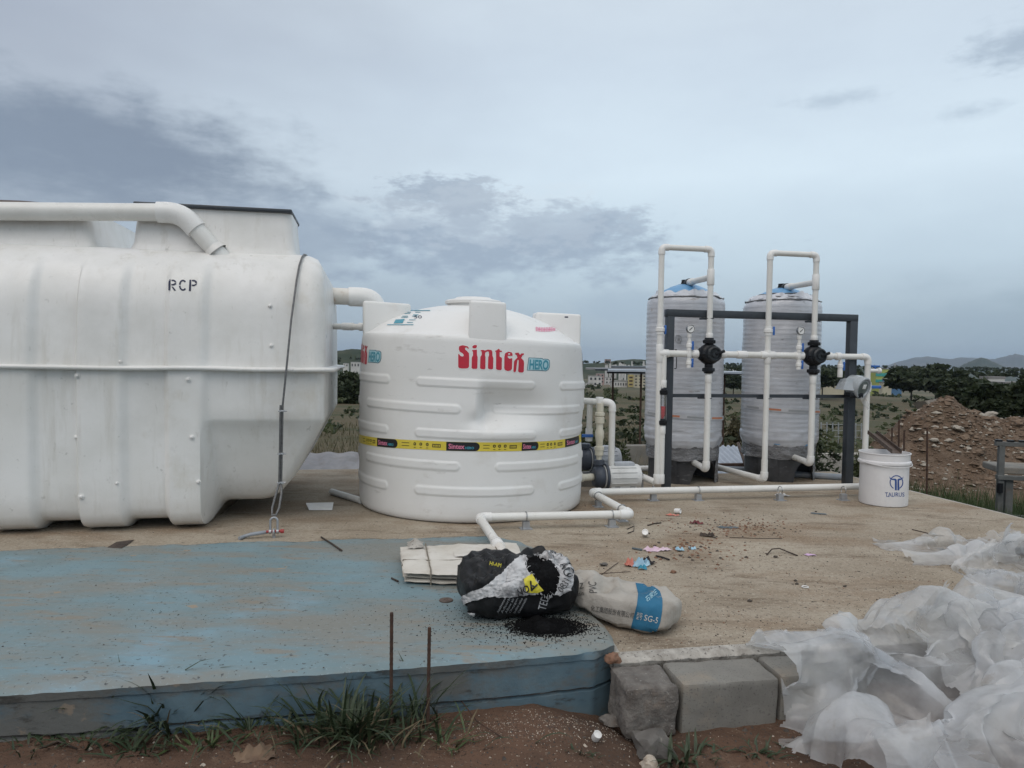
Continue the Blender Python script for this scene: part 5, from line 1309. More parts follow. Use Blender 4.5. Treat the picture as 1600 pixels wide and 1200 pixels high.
    for k in range(16): p = drape(bv, .002)(744+k*2.2, 880-k*.5+rnd.uniform(-1.5, 1.5)); m.tube([p, p+Vector((rnd.uniform(-.008, .008), -.004, rnd.uniform(.004, .016)))], [.0015, .0006], 4)
    th.part('seam_fringe', m, 'sack_black')['kind'] = 'stuff'
    # poured-out carbon in front
    cc = on_floor(853, 980); zt = paint_top(*WL(cc)); m = MB(); N_ = 46; vs = []; fs = []
    for j in range(N_):
        for i in range(N_):
            x = (i/(N_-1)-.5)*.34; y = (j/(N_-1)-.5)*.30; d = math.hypot(x/.150, (y+.02*math.sin(x*20))/.125)+.42*nz(x*13, y*13, 3.)+.15*nz(x*40, y*40, 6.); h = .036*(1-smooth(.0, 1.0, d))+.003*nz(x*140, y*140, 1.)*(d < 1)
            vs.append((cc.x+x, cc.y+y, zt-.003+h if d < 1.05 else zt-.012))
    fs = [(j*N_+i, j*N_+i+1, (j+1)*N_+i+1, (j+1)*N_+i) for j in range(N_-1) for i in range(N_-1)]
    m.add(vs, fs); o = m.build('carbon_spill', 'carbon', None, True, 60); stuff(o, 'black carbon granules poured out in front of the torn sack', 'carbon granules')
    m = MB()
    def grain(x, y, z, s):
        a = rnd.random()*6; ca, sa = math.cos(a)*s, math.sin(a)*s
        m.add([(x-ca, y-sa, z), (x+sa, y-ca, z), (x+ca, y+sa, z), (x-sa, y+ca, z), (x+s*.2, y, z+s*1.1)], [(0, 1, 4), (1, 2, 4), (2, 3, 4), (3, 0, 4), (3, 2, 1, 0)])
    for k in range(5200):
        a = rnd.random()*2*math.pi; q = abs(rnd.gauss(0, 1)); r = (.08+.13*q) if k > 3000 else .15*math.sqrt(rnd.random())
        x, y = cc.x+1.25*r*math.cos(a)-(.06*q if k > 3000 else 0), cc.y+.85*r*math.sin(a)+(.05 if k > 3000 else 0); z = top_z((x, y))
        u, v = WL((x, y))
        if v < -.15 or u > .44: continue
        d = math.hypot((x-cc.x)/.150, (y-cc.y)/.125); z += .033*(1-smooth(0, 1, d)) if d < 1 else 0
        grain(x, y, z, rnd.uniform(.0018, .0042))
    for k in range(420):
        p = on_floor(rnd.uniform(180, 930), rnd.triangular(850, 1010, 960)); grain(p.x, p.y, p.z, rnd.uniform(.001, .0032))
    for k in range(2600):            # grit strewn over the bare slab
        p = on_floor(rnd.uniform(900, 1560), rnd.uniform(800, 1010)); grain(p.x, p.y, p.z, rnd.uniform(.001, .003))
    o = m.build('scattered_granules', 'carbon'); stuff(o, 'fine black granules scattered over the blue slab and concrete', 'granules')
build_black_sack()

def build_white_sack():
    a = on_floor(905, 935); b = on_floor(1052, 984); a.z = b.z = 0; a = G(893, 915, .12); b = G(1054, 962, .08)
    c = (a+b)/2; L_ = (Vector((b.x, b.y, 0))-Vector((a.x, a.y, 0))).length; ex = (Vector((b.x, b.y, 0))-Vector((a.x, a.y, 0))).normalized(); ey = Vector((-ex.y, ex.x, 0)); ez = Vector((0, 0, 1))
    cen = Vector((c.x, c.y+.01, .082))
    def disp(x, y, z):
        xx, yy = x/(L_/2), y/.14
        pin = .80+.20*smooth(-1, -.2, xx)-.10*smooth(.55, 1.0, xx); y *= pin; z *= .86+.16*smooth(-.6, .3, xx)
        z += .05*smooth(.1, -.9, xx)                                # rides up on the blue kerb
        k = creases(x, y, z, 9, .030, 8); z += .008*nz(xx*3.2, yy*2.4, z*10)+.003*nz(xx*9, yy*7, z*22)+.008*math.sin(xx*9+yy*2)*smooth(.3, -.5, xx)+(k*(1.0-.35*smooth(-.1, .5, xx)) if z > -.04 else 0); y += k*.4*yy
        y += .010*nz(xx*3, z*15, 4.); return x, y, max(z, -.080 if xx > -.35 else -.03)
    mb = superblob(cen, ex, ey, ez, L_/2+.012, .150, .080, .58, .42, 150, 70, disp)
    th = TH('resin_sack', Vector((cen.x, cen.y, 0)), 'plump white sack with a blue band marked SG-5 on the bare concrete', 'sack')
    th.part('sack_body', mb, 'sack_white', True, 120); bv = bvh_of(mb)
    band = [(993, 911), (1008, 913), (1022, 917), (1031, 924), (1035, 936), (1035, 955), (1032, 972), (1026, 989), (1005, 985), (986, 981), (989, 968), (995, 945), (997, 928)]
    th.part('printed_band', lay(poly_tris(band), drape(bv, .0022), 3.5), 'sack_blue', True, 180)
    def word(s, pts, mat, off=.0032, **kw):
        """text in the slanted box p0 (upper left) p1 (upper right) p2 (lower left)"""
        (x0, y0), (x1, y1), (x2, y2) = pts; tr = text_in(s, 0, 0, 1, 1, **kw)
        tr = [[(x0+(x1-x0)*a+(x2-x0)*b, y0+(y1-y0)*a+(y2-y0)*b) for a, b in t] for t in tr]
        th.part('print_lettering', lay(tr, drape(bv, off), 4.0), mat)
    word('型号', ((996, 956), (1005, 958), (994, 967)), 'sack_cream'); word('SG-5', ((1008, 960), (1029, 965), (1006, 969)), 'sack_cream')
    word('化工集团股份有限公司', ((925, 945), (991, 957), (923, 954)), 'sack_ink', .0032); word('PVC', ((921, 926), (919, 909), (933, 927)), 'sack_ink', .0032)
    word('NZ', ((897, 914), (912, 911), (898, 922)), 'sack_ink', .0032); word('Resin', ((898, 925), (912, 923), (899, 932)), 'sack_ink', .0032)
    word('石家庄', ((1008, 934), (1024, 920), (1011, 942)), 'ink_paleteal', .0034)
    # open mouth folded down against the black sack
    rows = []
    for j in range(9):
        rows.append([G(884+i*5.2+j*1.4, 905+j*6.2-(i-4)**2*.35+2.5*math.sin(i*1.3+j), .0)+Vector((0, 0, 0)) for i in range(9)])
    pts = []
    for j in range(9):
        for i in range(9):
            x = 884+i*4.6+j*1.2; y = 906+j*5.2-(i-4)**2*.25; p = DY(x, y, 3.60-.012*j+.015*nz(i*.7, j*.7, 2.)); pts.append(p+Vector((0, -.01-.010*nz(i*.9, j*1.1, 6.), 0)))
    m = MB().add(pts, [(j*9+i, j*9+i+1, j*9+i+10, j*9+i+9) for j in range(8) for i in range(8)])
    th.part('folded_mouth', m, 'sack_white', True, 180)
build_white_sack()

def build_bundle():
    """folded woven sacks tied with string"""
    z0 = .05
    TL, TR_, BR, BL = G(627, 852, .09), G(808, 846, .09), G(835, 905, .09), G(632, 896, .09)
    base = on_floor(720, 880); zb = top_z(base)
    th = TH('folded_sack_bundle', Vector((base.x, base.y, zb)), 'tied bundle of folded cream sacks beside the torn black sack', 'sack bundle')
    def pt(a, b, z, seed):
        p = TL.lerp(TR_, a).lerp(BL.lerp(BR, a), b); p = Vector((p.x, p.y, 0)); zf = top_z((p.x, p.y)); return Vector((p.x, p.y, zf+z))
    for L_ in range(3):
        z_lo, z_hi = .003+.025*L_, .003+.025*(L_+1)-.0004; n, m_ = 60, 34; sh = (.022*nz(L_*1.3+.4, 2.3, 1.), .030*nz(L_*2.1+.3, 5.2, 1.))
        vs = []; top = L_ == 2
        def P_(i, j, k):
            a, b = i/(n-1), j/(m_-1); e = min(1, abs(2*a-1)**16+abs(2*b-1)**9); zmid = (z_lo+z_hi)/2; hh = (z_hi-z_lo)/2*math.sqrt(max(0, 1-e))
            a2 = a+sh[0]+.006*nz(b*9, L_, 4.)*(abs(2*a-1)**4); b2 = b+sh[1]+.008*nz(a*9, L_, 7.)*(abs(2*b-1)**4)
            z = zmid+hh*k+.0075*nz(a*5, b*4, L_*3.)*(k > 0)+.0035*nz(a*17, b*12, L_)+.5*creases(a*.6, b*.5, 0., 3+L_, .006, 5)
            if top and k > 0: z += .004*math.exp(-((b-.62)/.02)**2)*math.sin(a*3)-.008*math.exp(-((a-.21)/.012)**2)-.004*math.exp(-((b-.60-.02*math.sin(a*8))/.012)**2)
            return pt(a2, b2, z, L_)
        m = MB().grid(lambda i, j: P_(i, j, 1), n, m_); o2 = MB().grid(lambda i, j: P_(i, j, -1), n, m_)
        m.add(o2.v, [f[::-1] for f in o2.f]); th.part('folded_sack', m, 'sack_cream', True, 120)
    # strings
    for a in (.205, .79):
        pts = [pt(a+.006*nz(b*6, a, 1.), b, .0785, 0) for b in np.linspace(.0, 1.0, 20)]; pts = [pt(a, -.02, .02, 0)]+pts+[pt(a, 1.03, .06, 0), pt(a, 1.03, .01, 0)]
        th.part('string', MB().tube(pts, .004, 6), 'jute', True)
    pts = [pt(a, .615+.02*math.sin(a*7), .0775, 0) for a in np.linspace(0, 1, 26)]; th.part('string', MB().tube([pt(-.01, .61, .03, 0)]+pts, .003, 6), 'jute', True)
    # lifted flap and torn corner
    rows = []
    for j in range(5): rows.append([pt(.42+.19*i/10, .30+.06*j+.04*math.sin(i/10*math.pi), .079+.014*math.sin(j/4*1.6)*math.sin(i/10*math.pi+.2), 0) for i in range(11)])
    th.part('torn_flap', MB().add([p for r in rows for p in r], [(j*11+i, j*11+i+1, (j+1)*11+i+1, (j+1)*11+i) for j in range(4) for i in range(10)]), 'sack_cream', True, 180)
    m = MB(); rnd = random.Random(3)
    rows = []
    for j in range(6): rows.append([pt(.04+.13*i/5+.02*rnd.random(), -.05+.05*j, .08+.05*math.sin(j*.7)*math.sin(i/5*math.pi)*(1-j/6)+.008*rnd.random(), 0) for i in range(6)])
    th.part('torn_corner', MB().add([p for r in rows for p in r], [(j*6+i, j*6+i+1, j*6+i+7, j*6+i+6) for j in range(5) for i in range(5)]), 'concrete_edge', True, 60)
build_bundle()

def rough_block(name, u0, u1, v0, v1, z0, z1, mat, amp, label, seed, bev=.012):
    bm = bmesh.new(); bmesh.ops.create_cube(bm, size=1.0)
    for v in bm.verts: v.co = Vector((v.co.x*(u1-u0), v.co.y*(v1-v0), v.co.z*(z1-z0)))
    bmesh.ops.bevel(bm, geom=list(bm.edges), offset=bev, segments=2, profile=.5, affect='EDGES')
    for _ in range(4): bmesh.ops.subdivide_edges(bm, edges=[e for e in bm.edges if e.calc_length() > .016], cuts=1, use_grid_fill=True)
    bmesh.ops.triangulate(bm, faces=[f for f in bm.faces if len(f.verts) > 4])
    bm.normal_update()
    for v in bm.verts:
        n = v.normal; c = v.co; v.co = c+n*(amp*(nz(c.x*9, c.y*9, c.z*9+seed)+.55*nz(c.x*26, c.y*26, c.z*26+seed)+.35*nz(c.x*60, c.y*60, c.z*60+seed)))
    me = bpy.data.meshes.new(name); bm.to_mesh(me); bm.free()
    o = obj(name, me, mat, None, True, 40); p = LW((u0+u1)/2, (v0+v1)/2, (z0+z1)/2); o.location = p; o.rotation_euler = (R(seed % 3-1)*.8, R((seed*7) % 3-1)*1.0, YAW+R((seed*5) % 4-1.5)); return tag(o, label, 'concrete block', 'concrete blocks along the slab edge')
rough_block('concrete_block', .395, .612, -.385, -.165, -.225, -.020, 'block_rough', .010, 'rough square grey block next to the blue slab corner', 1, .02)
rough_block('concrete_block', .628, 1.045, -.375, -.168, -.24, -.022, 'block_smooth', .0035, 'long smooth grey block beside the rough square one', 2)
rough_block('concrete_block', 1.062, 1.47, -.365, -.170, -.25, -.024, 'block_smooth', .0045, 'grey block half covered by the plastic sheeting', 5)
def rock(name, c, s, mat, label, cat, seed, sq=(1, 1, 1), group=None):
    bm = bmesh.new(); bmesh.ops.create_icosphere(bm, subdivisions=3, radius=1)
    for v in bm.verts:
        n = v.co.copy(); k = 1+.45*nz(n.x*1.3+seed, n.y*1.3, n.z*1.3)+.20*nz(n.x*3+seed, n.y*3, n.z*3)+.09*nz(n.x*8, n.y*8+seed, n.z*8); v.co = Vector((n.x*k*sq[0]*s, n.y*k*sq[1]*s, max(n.z*k*sq[2]*s, -.5*s*sq[2])))
    me = bpy.data.meshes.new(name); bm.to_mesh(me); bm.free(); o = obj(name, me, mat, None, True, 35); o.location = c; return tag(o, label, cat, group) if label else o
def dry(px, py): return on_floor(px, py)
p = dry(1022, 1182); rock('stone', p+Vector((0, .02, .03)), .075, 'rock', 'dark lichen-spotted stone in the soil below the rough block', 'stone', 3, (1, .9, .75))
p = dry(1014, 1199); rock('stone', p+Vector((0, 0, .01)), .030, 'chip_white', 'small pale stone at the bottom edge under the dark stone', 'stone', 8)
p = dry(955, 1130); rock('stone', p+Vector((0, 0, .012)), .038, 'block_rough', 'small grey stone at the foot of the blue slab corner', 'stone', 12, (1.3, 1, .6))
p = LW(.415, -.155, .0); rock('brick_fragment', p+Vector((0, 0, .004)), .030, 'pebble', 'orange brick fragment on top of the rough block corner', 'brick fragment', 15, (1, 1, .8))

# steel rods standing in the soil
for (px, y0, y1, lab, tl) in ((612, 957, 1110, 'taller rusty steel rod standing before the blue slab', .0), (671, 980, 1110, 'shorter rusty steel rod standing before the blue slab', .004)):
    t = DY(px, y0, 2.70); b = Vector((t.x-tl, 2.71, -.35)); m = MB(); n = 60
    pts = [b.lerp(t, i/n) for i in range(n+1)]; m.tube(pts, [.0072 if i % 2 else .0062 for i in range(n+1)], 8)
    single('reinforcement_rod', m, 'rust', lab, 'steel rod', 'steel rods before the slab', True, 60)

# grass tufts and weeds
mk('blade', (.045, .075, .022), (.075, .105, .035), .55, 30, dirt=[((.16, .13, .06), 9, .60, .72, .6)])
mk('blade_dark', (.022, .038, .016), (.036, .055, .022), .6, 30, dirt=[((.09, .075, .04), 14, .58, .70, .6)])
mk('blade_dry', (.16, .125, .07), (.11, .085, .05), .8, 30)
def tuft(px, py, n, ln, label, seed, mat='blade', spread=1.0, wide=.006, up=.7, area=.06):
    rnd = random.Random(seed); p0 = dry(px, py); m = MB()
    for k in range(n):
        a = rnd.uniform(0, 2*math.pi); r0 = abs(rnd.gauss(0, area)); b = Vector((p0.x+r0*math.cos(a)*1.6, p0.y+r0*math.sin(a)*.6, 0)); b.z = terr(b.x, b.y)-.005
        L_ = ln*rnd.uniform(.35, 1.0); el = rnd.uniform(.05, 1.45)*up; a += rnd.gauss(0, .9); d = Vector((math.cos(a)*spread, math.sin(a)*spread*.8, 0)); w = wide*rnd.uniform(.5, 1.1)
        side = Vector((-d.y, d.x, 0)).normalized(); pts = []; pos = b.copy(); e = min(1.45, el+.5); ns = 6
        for s in range(ns+1):
            f = s/ns; ww = w*(1-f)**.7*(.6+.9*min(1, f*3)); pts += [pos-side*ww, pos+Vector((0, 0, -.25*ww)), pos+side*ww]
            pos = pos+(d.normalized()*math.cos(e)+Vector((0, 0, math.sin(e))))*(L_/ns); e -= rnd.uniform(-.05, .45); d = (d+Vector((rnd.gauss(0, .10), rnd.gauss(0, .10), 0))).normalized()
            gz = terr(pos.x, pos.y)+.004
            if pos.z < gz: pos.z = gz; e = max(e, 0)
        m.add(pts, [(s*3+i, s*3+i+1, s*3+i+4, s*3+i+3) for s in range(ns) for i in range(2)])
    th = TH('grass_tuft', p0, label, 'grass', 'grass tufts before the slab'); o = th.part('blades', m, mat, True, 180); o['kind'] = 'stuff'; return th
tuft(250, 1134, 110, .36, 'leafy grass tuft against the left stretch of the blue slab', 1, 'blade_dark', 1.1, .0075)
tuft(205, 1175, 34, .15, 'low grass in the soil below the left tuft', 2, 'blade_dark', 1.2, .006, .5)
tuft(545, 1152, 240, .30, 'thick grass tuft in front of the taller steel rod', 3, 'blade_dark', 1.1, .0058, .8, .12)
tuft(500, 1112, 60, .36, 'tall bladed grass left of the taller steel rod', 4, 'blade_dark', 1.0, .008, 1.0, .045)
tuft(655, 1132, 30, .32, 'thin grass blades around the shorter steel rod', 5, 'blade_dark', 1.0, .006, .9, .05)
tuft(390, 1142, 46, .26, 'sparse creeping grass between the two big tufts', 6, 'blade_dark', 1.3, .005, .5, .08)
tuft(40, 1168, 18, .10, 'wispy grass in the bottom left corner', 7, 'blade_dark', 1.2, .004, .6, .08)
tuft(1072, 1190, 34, .13, 'small weed below the long smooth block', 8, 'blade_dark', 1.1, .006, .7, .05)
tuft(1180, 1175, 30, .10, 'low weed beside the plastic sheeting', 9, 'blade_dark', 1.2, .005, .45, .08)
tuft(910, 1178, 14, .06, 'tiny weed in the soil beside the white cap', 10, 'blade_dark', 1.2, .003, .5, .03)
tuft(560, 1160, 60, .22, 'dry straw-coloured blades inside the thick grass tuft', 13, 'blade_dry', 1.1, .005, .7, .12)
tuft(265, 1140, 26, .24, 'dry blades inside the left grass tuft', 14, 'blade_dry', 1.1, .005, .7, .07)
tuft(130, 1165, 30, .12, 'low scruffy weed at the lower left', 15, 'blade_dark', 1.2, .006, .5, .07)
tuft(330, 1165, 24, .12, 'low weed below the gap between the big tufts', 16, 'blade', 1.2, .006, .5, .07)
tuft(700, 1165, 16, .17, 'creeping grass runner right of the thick tuft', 11, 'blade', 1.3, .005, .4, .07)
def wire(pts, rad, mat, label, cat):
    m = MB().tube(pts, rad, 6); return single('wire' if 'wire' in label else 'twig', m, mat, label, cat, None, True, 180)
pp = [dry(684, 1135), dry(682, 1110)+Vector((0, 0, .02)), dry(705, 1104)+Vector((0, 0, .06)), dry(722, 1112)+Vector((0, 0, .04)), dry(745, 1135)+Vector((0, 0, .02)), dry(785, 1155)+Vector((0, 0, .006))]
wire(pp, .0025, 'rust', 'bent dark wire sticking out of the soil by the shorter rod', 'wire')
pp = [dry(62, 1170), dry(90, 1164)+Vector((0, 0, .015)), dry(120, 1172)+Vector((0, 0, .005))]; wire(pp, .003, 'stick', 'curved dark twig in the bottom left soil', 'twig')

# gravel and chips in the soil
def chips():
    rnd = random.Random(21); m = MB(); m2 = MB()
    def chip(mm, p, s):
        a = rnd.random()*6.28; vs = []
        for k in range(5): q = a+k*1.2566; r = s*rnd.uniform(.6, 1.1); vs.append((p.x+r*math.cos(q), p.y+r*math.sin(q), p.z-.001))
        vs.append((p.x+rnd.uniform(-.3, .3)*s, p.y+rnd.uniform(-.3, .3)*s, p.z+s*rnd.uniform(.5, .9))); mm.add(vs, [(k, (k+1) % 5, 5) for k in range(5)])
    for k in range(2600):
        u = rnd.gauss(.12, .26); v = -.33+rnd.gauss(0, .09)
        if v > -.21: continue
        p = LW(u, v); p.z = terr(p.x, p.y); chip(m if rnd.random() < .42 else m2, p, rnd.uniform(.0012, .0040))
    for k in range(1500):
        p = dry(rnd.uniform(-40, 1600), rnd.uniform(1120, 1215)); u, v = WL(p)
        if v > -.2: continue
        p.z = terr(p.x, p.y); chip(m if rnd.random() < .12 else m2, p, rnd.uniform(.0015, .007)*(2.2 if rnd.random() < .06 else 1))
    o = m.build('gravel', 'chip_white'); stuff(o, 'pale gravel and chips scattered in the red soil', 'gravel')
    o = m2.build('gravel', 'pebble_dark'); stuff(o, 'dark gravel and crumbs scattered in the red soil', 'gravel')
chips()

# ---- litter on the bare slab
def crumple(px, py, w, h, mat, label, seed, cat='cloth scrap', hz=.03, rot=0, group=None):
    p = dry(px, py); rnd = random.Random(seed); n, mm = 13, 10; vs = []; ca, sa = math.cos(R(rot)), math.sin(R(rot))
    for j in range(mm):
        for i in range(n):
            x = (i/(n-1)-.5)*w*(1+.35*nz(j*.7, seed, 1.)); y = (j/(mm-1)-.5)*h*(1+.5*nz(i*.5, seed, 6.)); edge = 1-max(abs(2*i/(n-1)-1), abs(2*j/(mm-1)-1))**3
            z = abs(nz(x*32+seed, y*26, seed))*hz*2.0*(.35+.65*edge)+.003
            vs.append((p.x+x*ca-y*sa, p.y+x*sa+y*ca, p.z+z))
    m = MB().add(vs, [(j*n+i, j*n+i+1, (j+1)*n+i+1, (j+1)*n+i) for j in range(mm-1) for i in range(n-1)])
    return single(cat.replace(' ', '_'), m, mat, label, cat, group, True, 50)
crumple(1027, 860, .17, .07, 'cloth_pink', 'pale pink cloth scrap lying near the blue scraps', 1, rot=8)
crumple(1062, 861, .05, .04, 'cloth_blue', 'light blue scrap just right of the pink cloth scrap', 2, rot=20)
crumple(1082, 858, .045, .045, 'cloth_blue', 'small pale blue scrap beside the reddish pebbles', 3, rot=-10)
crumple(1000, 884, .10, .07, 'cloth_blue', 'light blue patch of cloth on the black-edged scrap', 4, hz=.05, rot=15)
crumple(1010, 880, .10, .06, 'cloth_black', 'black cloth scrap under the light blue patch', 5, hz=.035, rot=-30)
crumple(984, 884, .06, .06, 'cloth_coral', 'coral cloth scrap left of the light blue patch', 6, hz=.035)
crumple(1004, 890, .05, .03, 'cloth_teal', 'teal fold of cloth in front of the light blue patch', 7, hz=.04)
crumple(1050, 806, .10, .028, 'cloth_coral', 'bright coral strip beside the white pipe offcut', 8, hz=.02, rot=-8)
crumple(1138, 825, .15, .05, 'cloth_slate', 'slate grey rag beside the reddish rubble', 9, hz=.015)
crumple(1088, 819, .10, .03, 'cloth_maroon', 'maroon rag left of the slate grey rag', 10, hz=.03)
crumple(1279, 803, .12, .05, 'cloth_slate', 'flat dark green-grey rag near the bucket', 11, hz=.008, rot=-15)
crumple(1266, 868, .07, .03, 'lilac', 'small lilac scrap alone on the concrete', 12, hz=.012)
crumple(1105, 838, .10, .05, 'stick', 'curled brown bark-like scrap below the slate rag', 13, hz=.035, rot=-25)
crumple(1222, 775, .13, .05, 'white_card', 'crumpled white plastic under the long low pipe', 14, hz=.03, cat='plastic scrap')
crumple(890, 893, .05, .03, 'cloth_blue', 'blue scrap peeking behind the torn black sack', 15, hz=.02)
def cap(px, py, r, l, d, mat, label, group=None):
    p = dry(px, py)+Vector((0, 0, r)); d = Vector(d).normalized()
    m = MB().lathe([(r*.72, l*.9), (r*.78, l), (r, l), (r, 0), (r*.9, -.004), (r*.1, -.004)], p-d*(l/2), 18, d); lo = min(v[2] for v in m.v); dz = top_z(p)-lo+.001; m.v = [(a, b, c+dz) for a, b, c in m.v]
    return single('pipe_offcut', m, mat, label, 'pipe offcut', group, True, 40)
cap(1059, 803, .021, .045, (.8, -.6, .1), 'pvc_fit', 'white pipe offcut touching the coral strip'); cap(1008, 840, .022, .05, (-.2, -.9, .55), 'pvc_fit', 'upright white pipe cap near the pink cloth scrap')
cap(932, 1160, .016, .028, (.25, -.5, .8), 'foam_white', 'small white plastic cap lying in the red soil')
p = dry(1258, 918); single('plastic_ring', MB().tube([p+Vector((.017*math.cos(R(a)), .017*math.sin(R(a)), .004)) for a in range(0, 360, 20)], .0035, 6, closed=True), 'white_card', 'small white ring lying on the concrete', 'plastic ring', None, True, 180)
p = dry(697, 939); single('metal_disc', MB().lathe([(.034, 0), (.035, .004), (.033, .007), (.012, .007), (.010, .004), (.002, .004)], p+Vector((0, 0, .0005)), 28), 'rust_brown', 'dull round metal disc left of the torn black sack', 'metal disc', None, True, 40)
def stick(pts, r, label, mat='stick', cat='stick'):
    q = [dry(x, y)+Vector((0, 0, h)) for x, y, h in pts]; m = MB().tube(q, [r*(.8+.4*abs(nz(i*1.1, 3., 2.))) for i in range(len(q))], 6); return single('stick' if cat == 'stick' else cat.replace(' ', '_'), m, mat, label, cat, None, True, 180)
stick([(502, 841, .008), (518, 851, .008), (534, 862, .007)], .0075, 'dark stick on the slab left of the folded sack bundle')
stick([(612, 905, .006), (622, 910, .006)], .007, 'short black stub at the bundle corner')
stick([(1198, 868, .004), (1206, 863, .022), (1218, 862, .022), (1232, 865, .010), (1246, 869, .004)], .005, 'curved black strip near the lilac scrap')
stick([(1012, 822, .006), (1022, 819, .006), (1033, 818, .006)], .006, 'brown stick above the upright white cap')
stick([(980, 828, .006), (991, 823, .006), (990, 831, .005), (981, 834, .005)], .004, 'bent black hook by the low pipe corner', 'black_plastic')
stick([(1006, 828, .008), (1010, 833, .008), (1015, 835, .006)], .006, 'short brown twig above the upright cap')
stick([(1025, 870, .006), (1035, 873, .010), (1046, 876, .006)], .007, 'dark strip under the pink cloth scrap', 'cloth_black')
stick([(988, 858, .006), (1003, 861, .008)], .009, 'dark stub left of the pink cloth scrap', 'cloth_slate')
stick([(918, 902, .003), (940, 897, .004), (985, 894, .004)], .0022, 'thin straight wire left of the coral scrap', 'rust')
stick([(930, 906, .003), (958, 886, .006), (966, 880, .004)], .0025, 'thin stalk crossing the straight wire', 'stick')
stick([(1140, 840, .003), (1180, 842, .004), (1222, 842, .004)], .0025, 'long thin stalk below the reddish rubble', 'stick')
stick([(1425, 828, .004), (1450, 834, .004)], .004, 'dark sliver on the concrete far right', 'stick')
p = dry(182, 852); ch = MB(); q = [dry(165, 857), dry(185, 851), dry(210, 844)]
ch.add([q[0]+Vector((0, 0, .002)), dry(190, 857)+Vector((0, 0, .002)), dry(186, 852)+Vector((0, 0, .012)), q[2]+Vector((0, 0, .004)), dry(182, 849)+Vector((0, 0, .010))], [(0, 1, 2, 4), (1, 3, 2), (2, 3, 4)])
single('metal_sliver', ch, 'stick', 'dark sliver lying beneath the large ribbed tank', 'sliver')
p = dry(943, 884); rock('stone', p+Vector((0, 0, .008)), .017, 'rock', 'grey stone beside the thin straight wire', 'stone', 31, (1.4, 1, .6))
# white board offcut near the big tank, and short white pipe against the round tank
a = [G(483, 797, .004), G(519, 797, .004), G(521, 786, .03), G(478, 787, .045)]
m = MB().add([v for v in a]+[v+Vector((0, .004, .006)) for v in a], [(0, 1, 2, 3), (7, 6, 5, 4), (0, 4, 5, 1), (1, 5, 6, 2), (2, 6, 7, 3), (3, 7, 4, 0)]); single('board_offcut', m, 'white_card', 'bent white board offcut between the two big tanks', 'board')
a, b = G(518, 768, .03), G(564, 782, .03); single('pipe_length', MB().tube([a, b], .027, 14), 'pvc', 'short white pipe length lying against the round tank', 'pipe', None, True)

def pebbles():
    rnd = random.Random(5); m = MB(); m2 = MB()
    def peb(mm, p, s):
        bmv = []; 
        for (x, y, z) in ((1, 0, 0), (-1, 0, 0), (0, 1, 0), (0, -1, 0), (0, 0, 1), (.6, .6, .5), (-.6, .55, .55), (.55, -.6, .5), (-.6, -.55, .5)):
            k = rnd.uniform(.75, 1.15); bmv.append((p.x+x*s*k, p.y+y*s*k*.9, p.z+max(0, z)*s*k*.8))
        mm.add(bmv, [(0, 2, 5), (2, 1, 6), (1, 3, 8), (3, 0, 7), (5, 2, 6, 4), (6, 1, 8, 4), (8, 3, 7, 4), (7, 0, 5, 4)])
    for (cx, cy, sx, sy, n, s) in ((1150, 826, 46, 7, 230, .009), (1100, 864, 40, 8, 90, .011), (1075, 853, 18, 6, 50, .012), (1130, 815, 60, 8, 70, .008), (1045, 850, 90, 40, 60, .006), (1250, 880, 180, 55, 160, .0045)):
        for k in range(n):
            p = dry(rnd.gauss(cx, sx), rnd.gauss(cy, sy)); peb(m if rnd.random() < .72 else m2, p, s*rnd.uniform(.4, 1.3))
    for k in range(420): p = dry(rnd.uniform(830, 1580), rnd.uniform(790, 1015)); peb(m2 if rnd.random() < .6 else m, p, rnd.uniform(.002, .0065))
    for k in range(160): p = dry(rnd.uniform(0, 900), rnd.uniform(850, 1060)); peb(m2, p, rnd.uniform(.0015, .0045))
    stuff(m.build('rubble_crumbs', 'pebble'), 'reddish brick crumbs strewn over the concrete', 'rubble'); stuff(m2.build('rubble_crumbs', 'pebble_dark'), 'dark crumbs and dirt strewn over the slabs', 'rubble')
pebbles()
for i, (x, y, s) in enumerate(((1052, 895, .017), (1212, 871, .015), (1243, 908, .010), (1245, 913, .010), (1171, 940, .012), (1427, 925, .011), (1320, 917, .010), (1275, 800, .010))):
    lab = ('reddish pebble right of the coral and blue scraps', 'dark pebble beside the curved black strip', 'upper of two dark pebbles above the white ring', 'lower of two dark pebbles above the white ring', 'dark pebble alone in the middle of the concrete', 'dark pebble nearest the plastic sheeting', 'dark oblong pebble right of the white ring', 'tiny pebble near the flat rag')[i]
    p = dry(x, y); rock('pebble', p+Vector((0, 0, s*.35)), s*.8, 'pebble' if i == 0 else 'pebble_dark', lab, 'pebble', 40+i, (1.2, 1, .7), 'single pebbles on the concrete')
mk('dry_leaf', (.20, .135, .085), (.14, .09, .06), .85, 20)
crumple(398, 1183, .13, .10, 'dry_leaf', 'curled dry brown leaf in the foreground soil', 23, 'dry leaf', .03, 30)

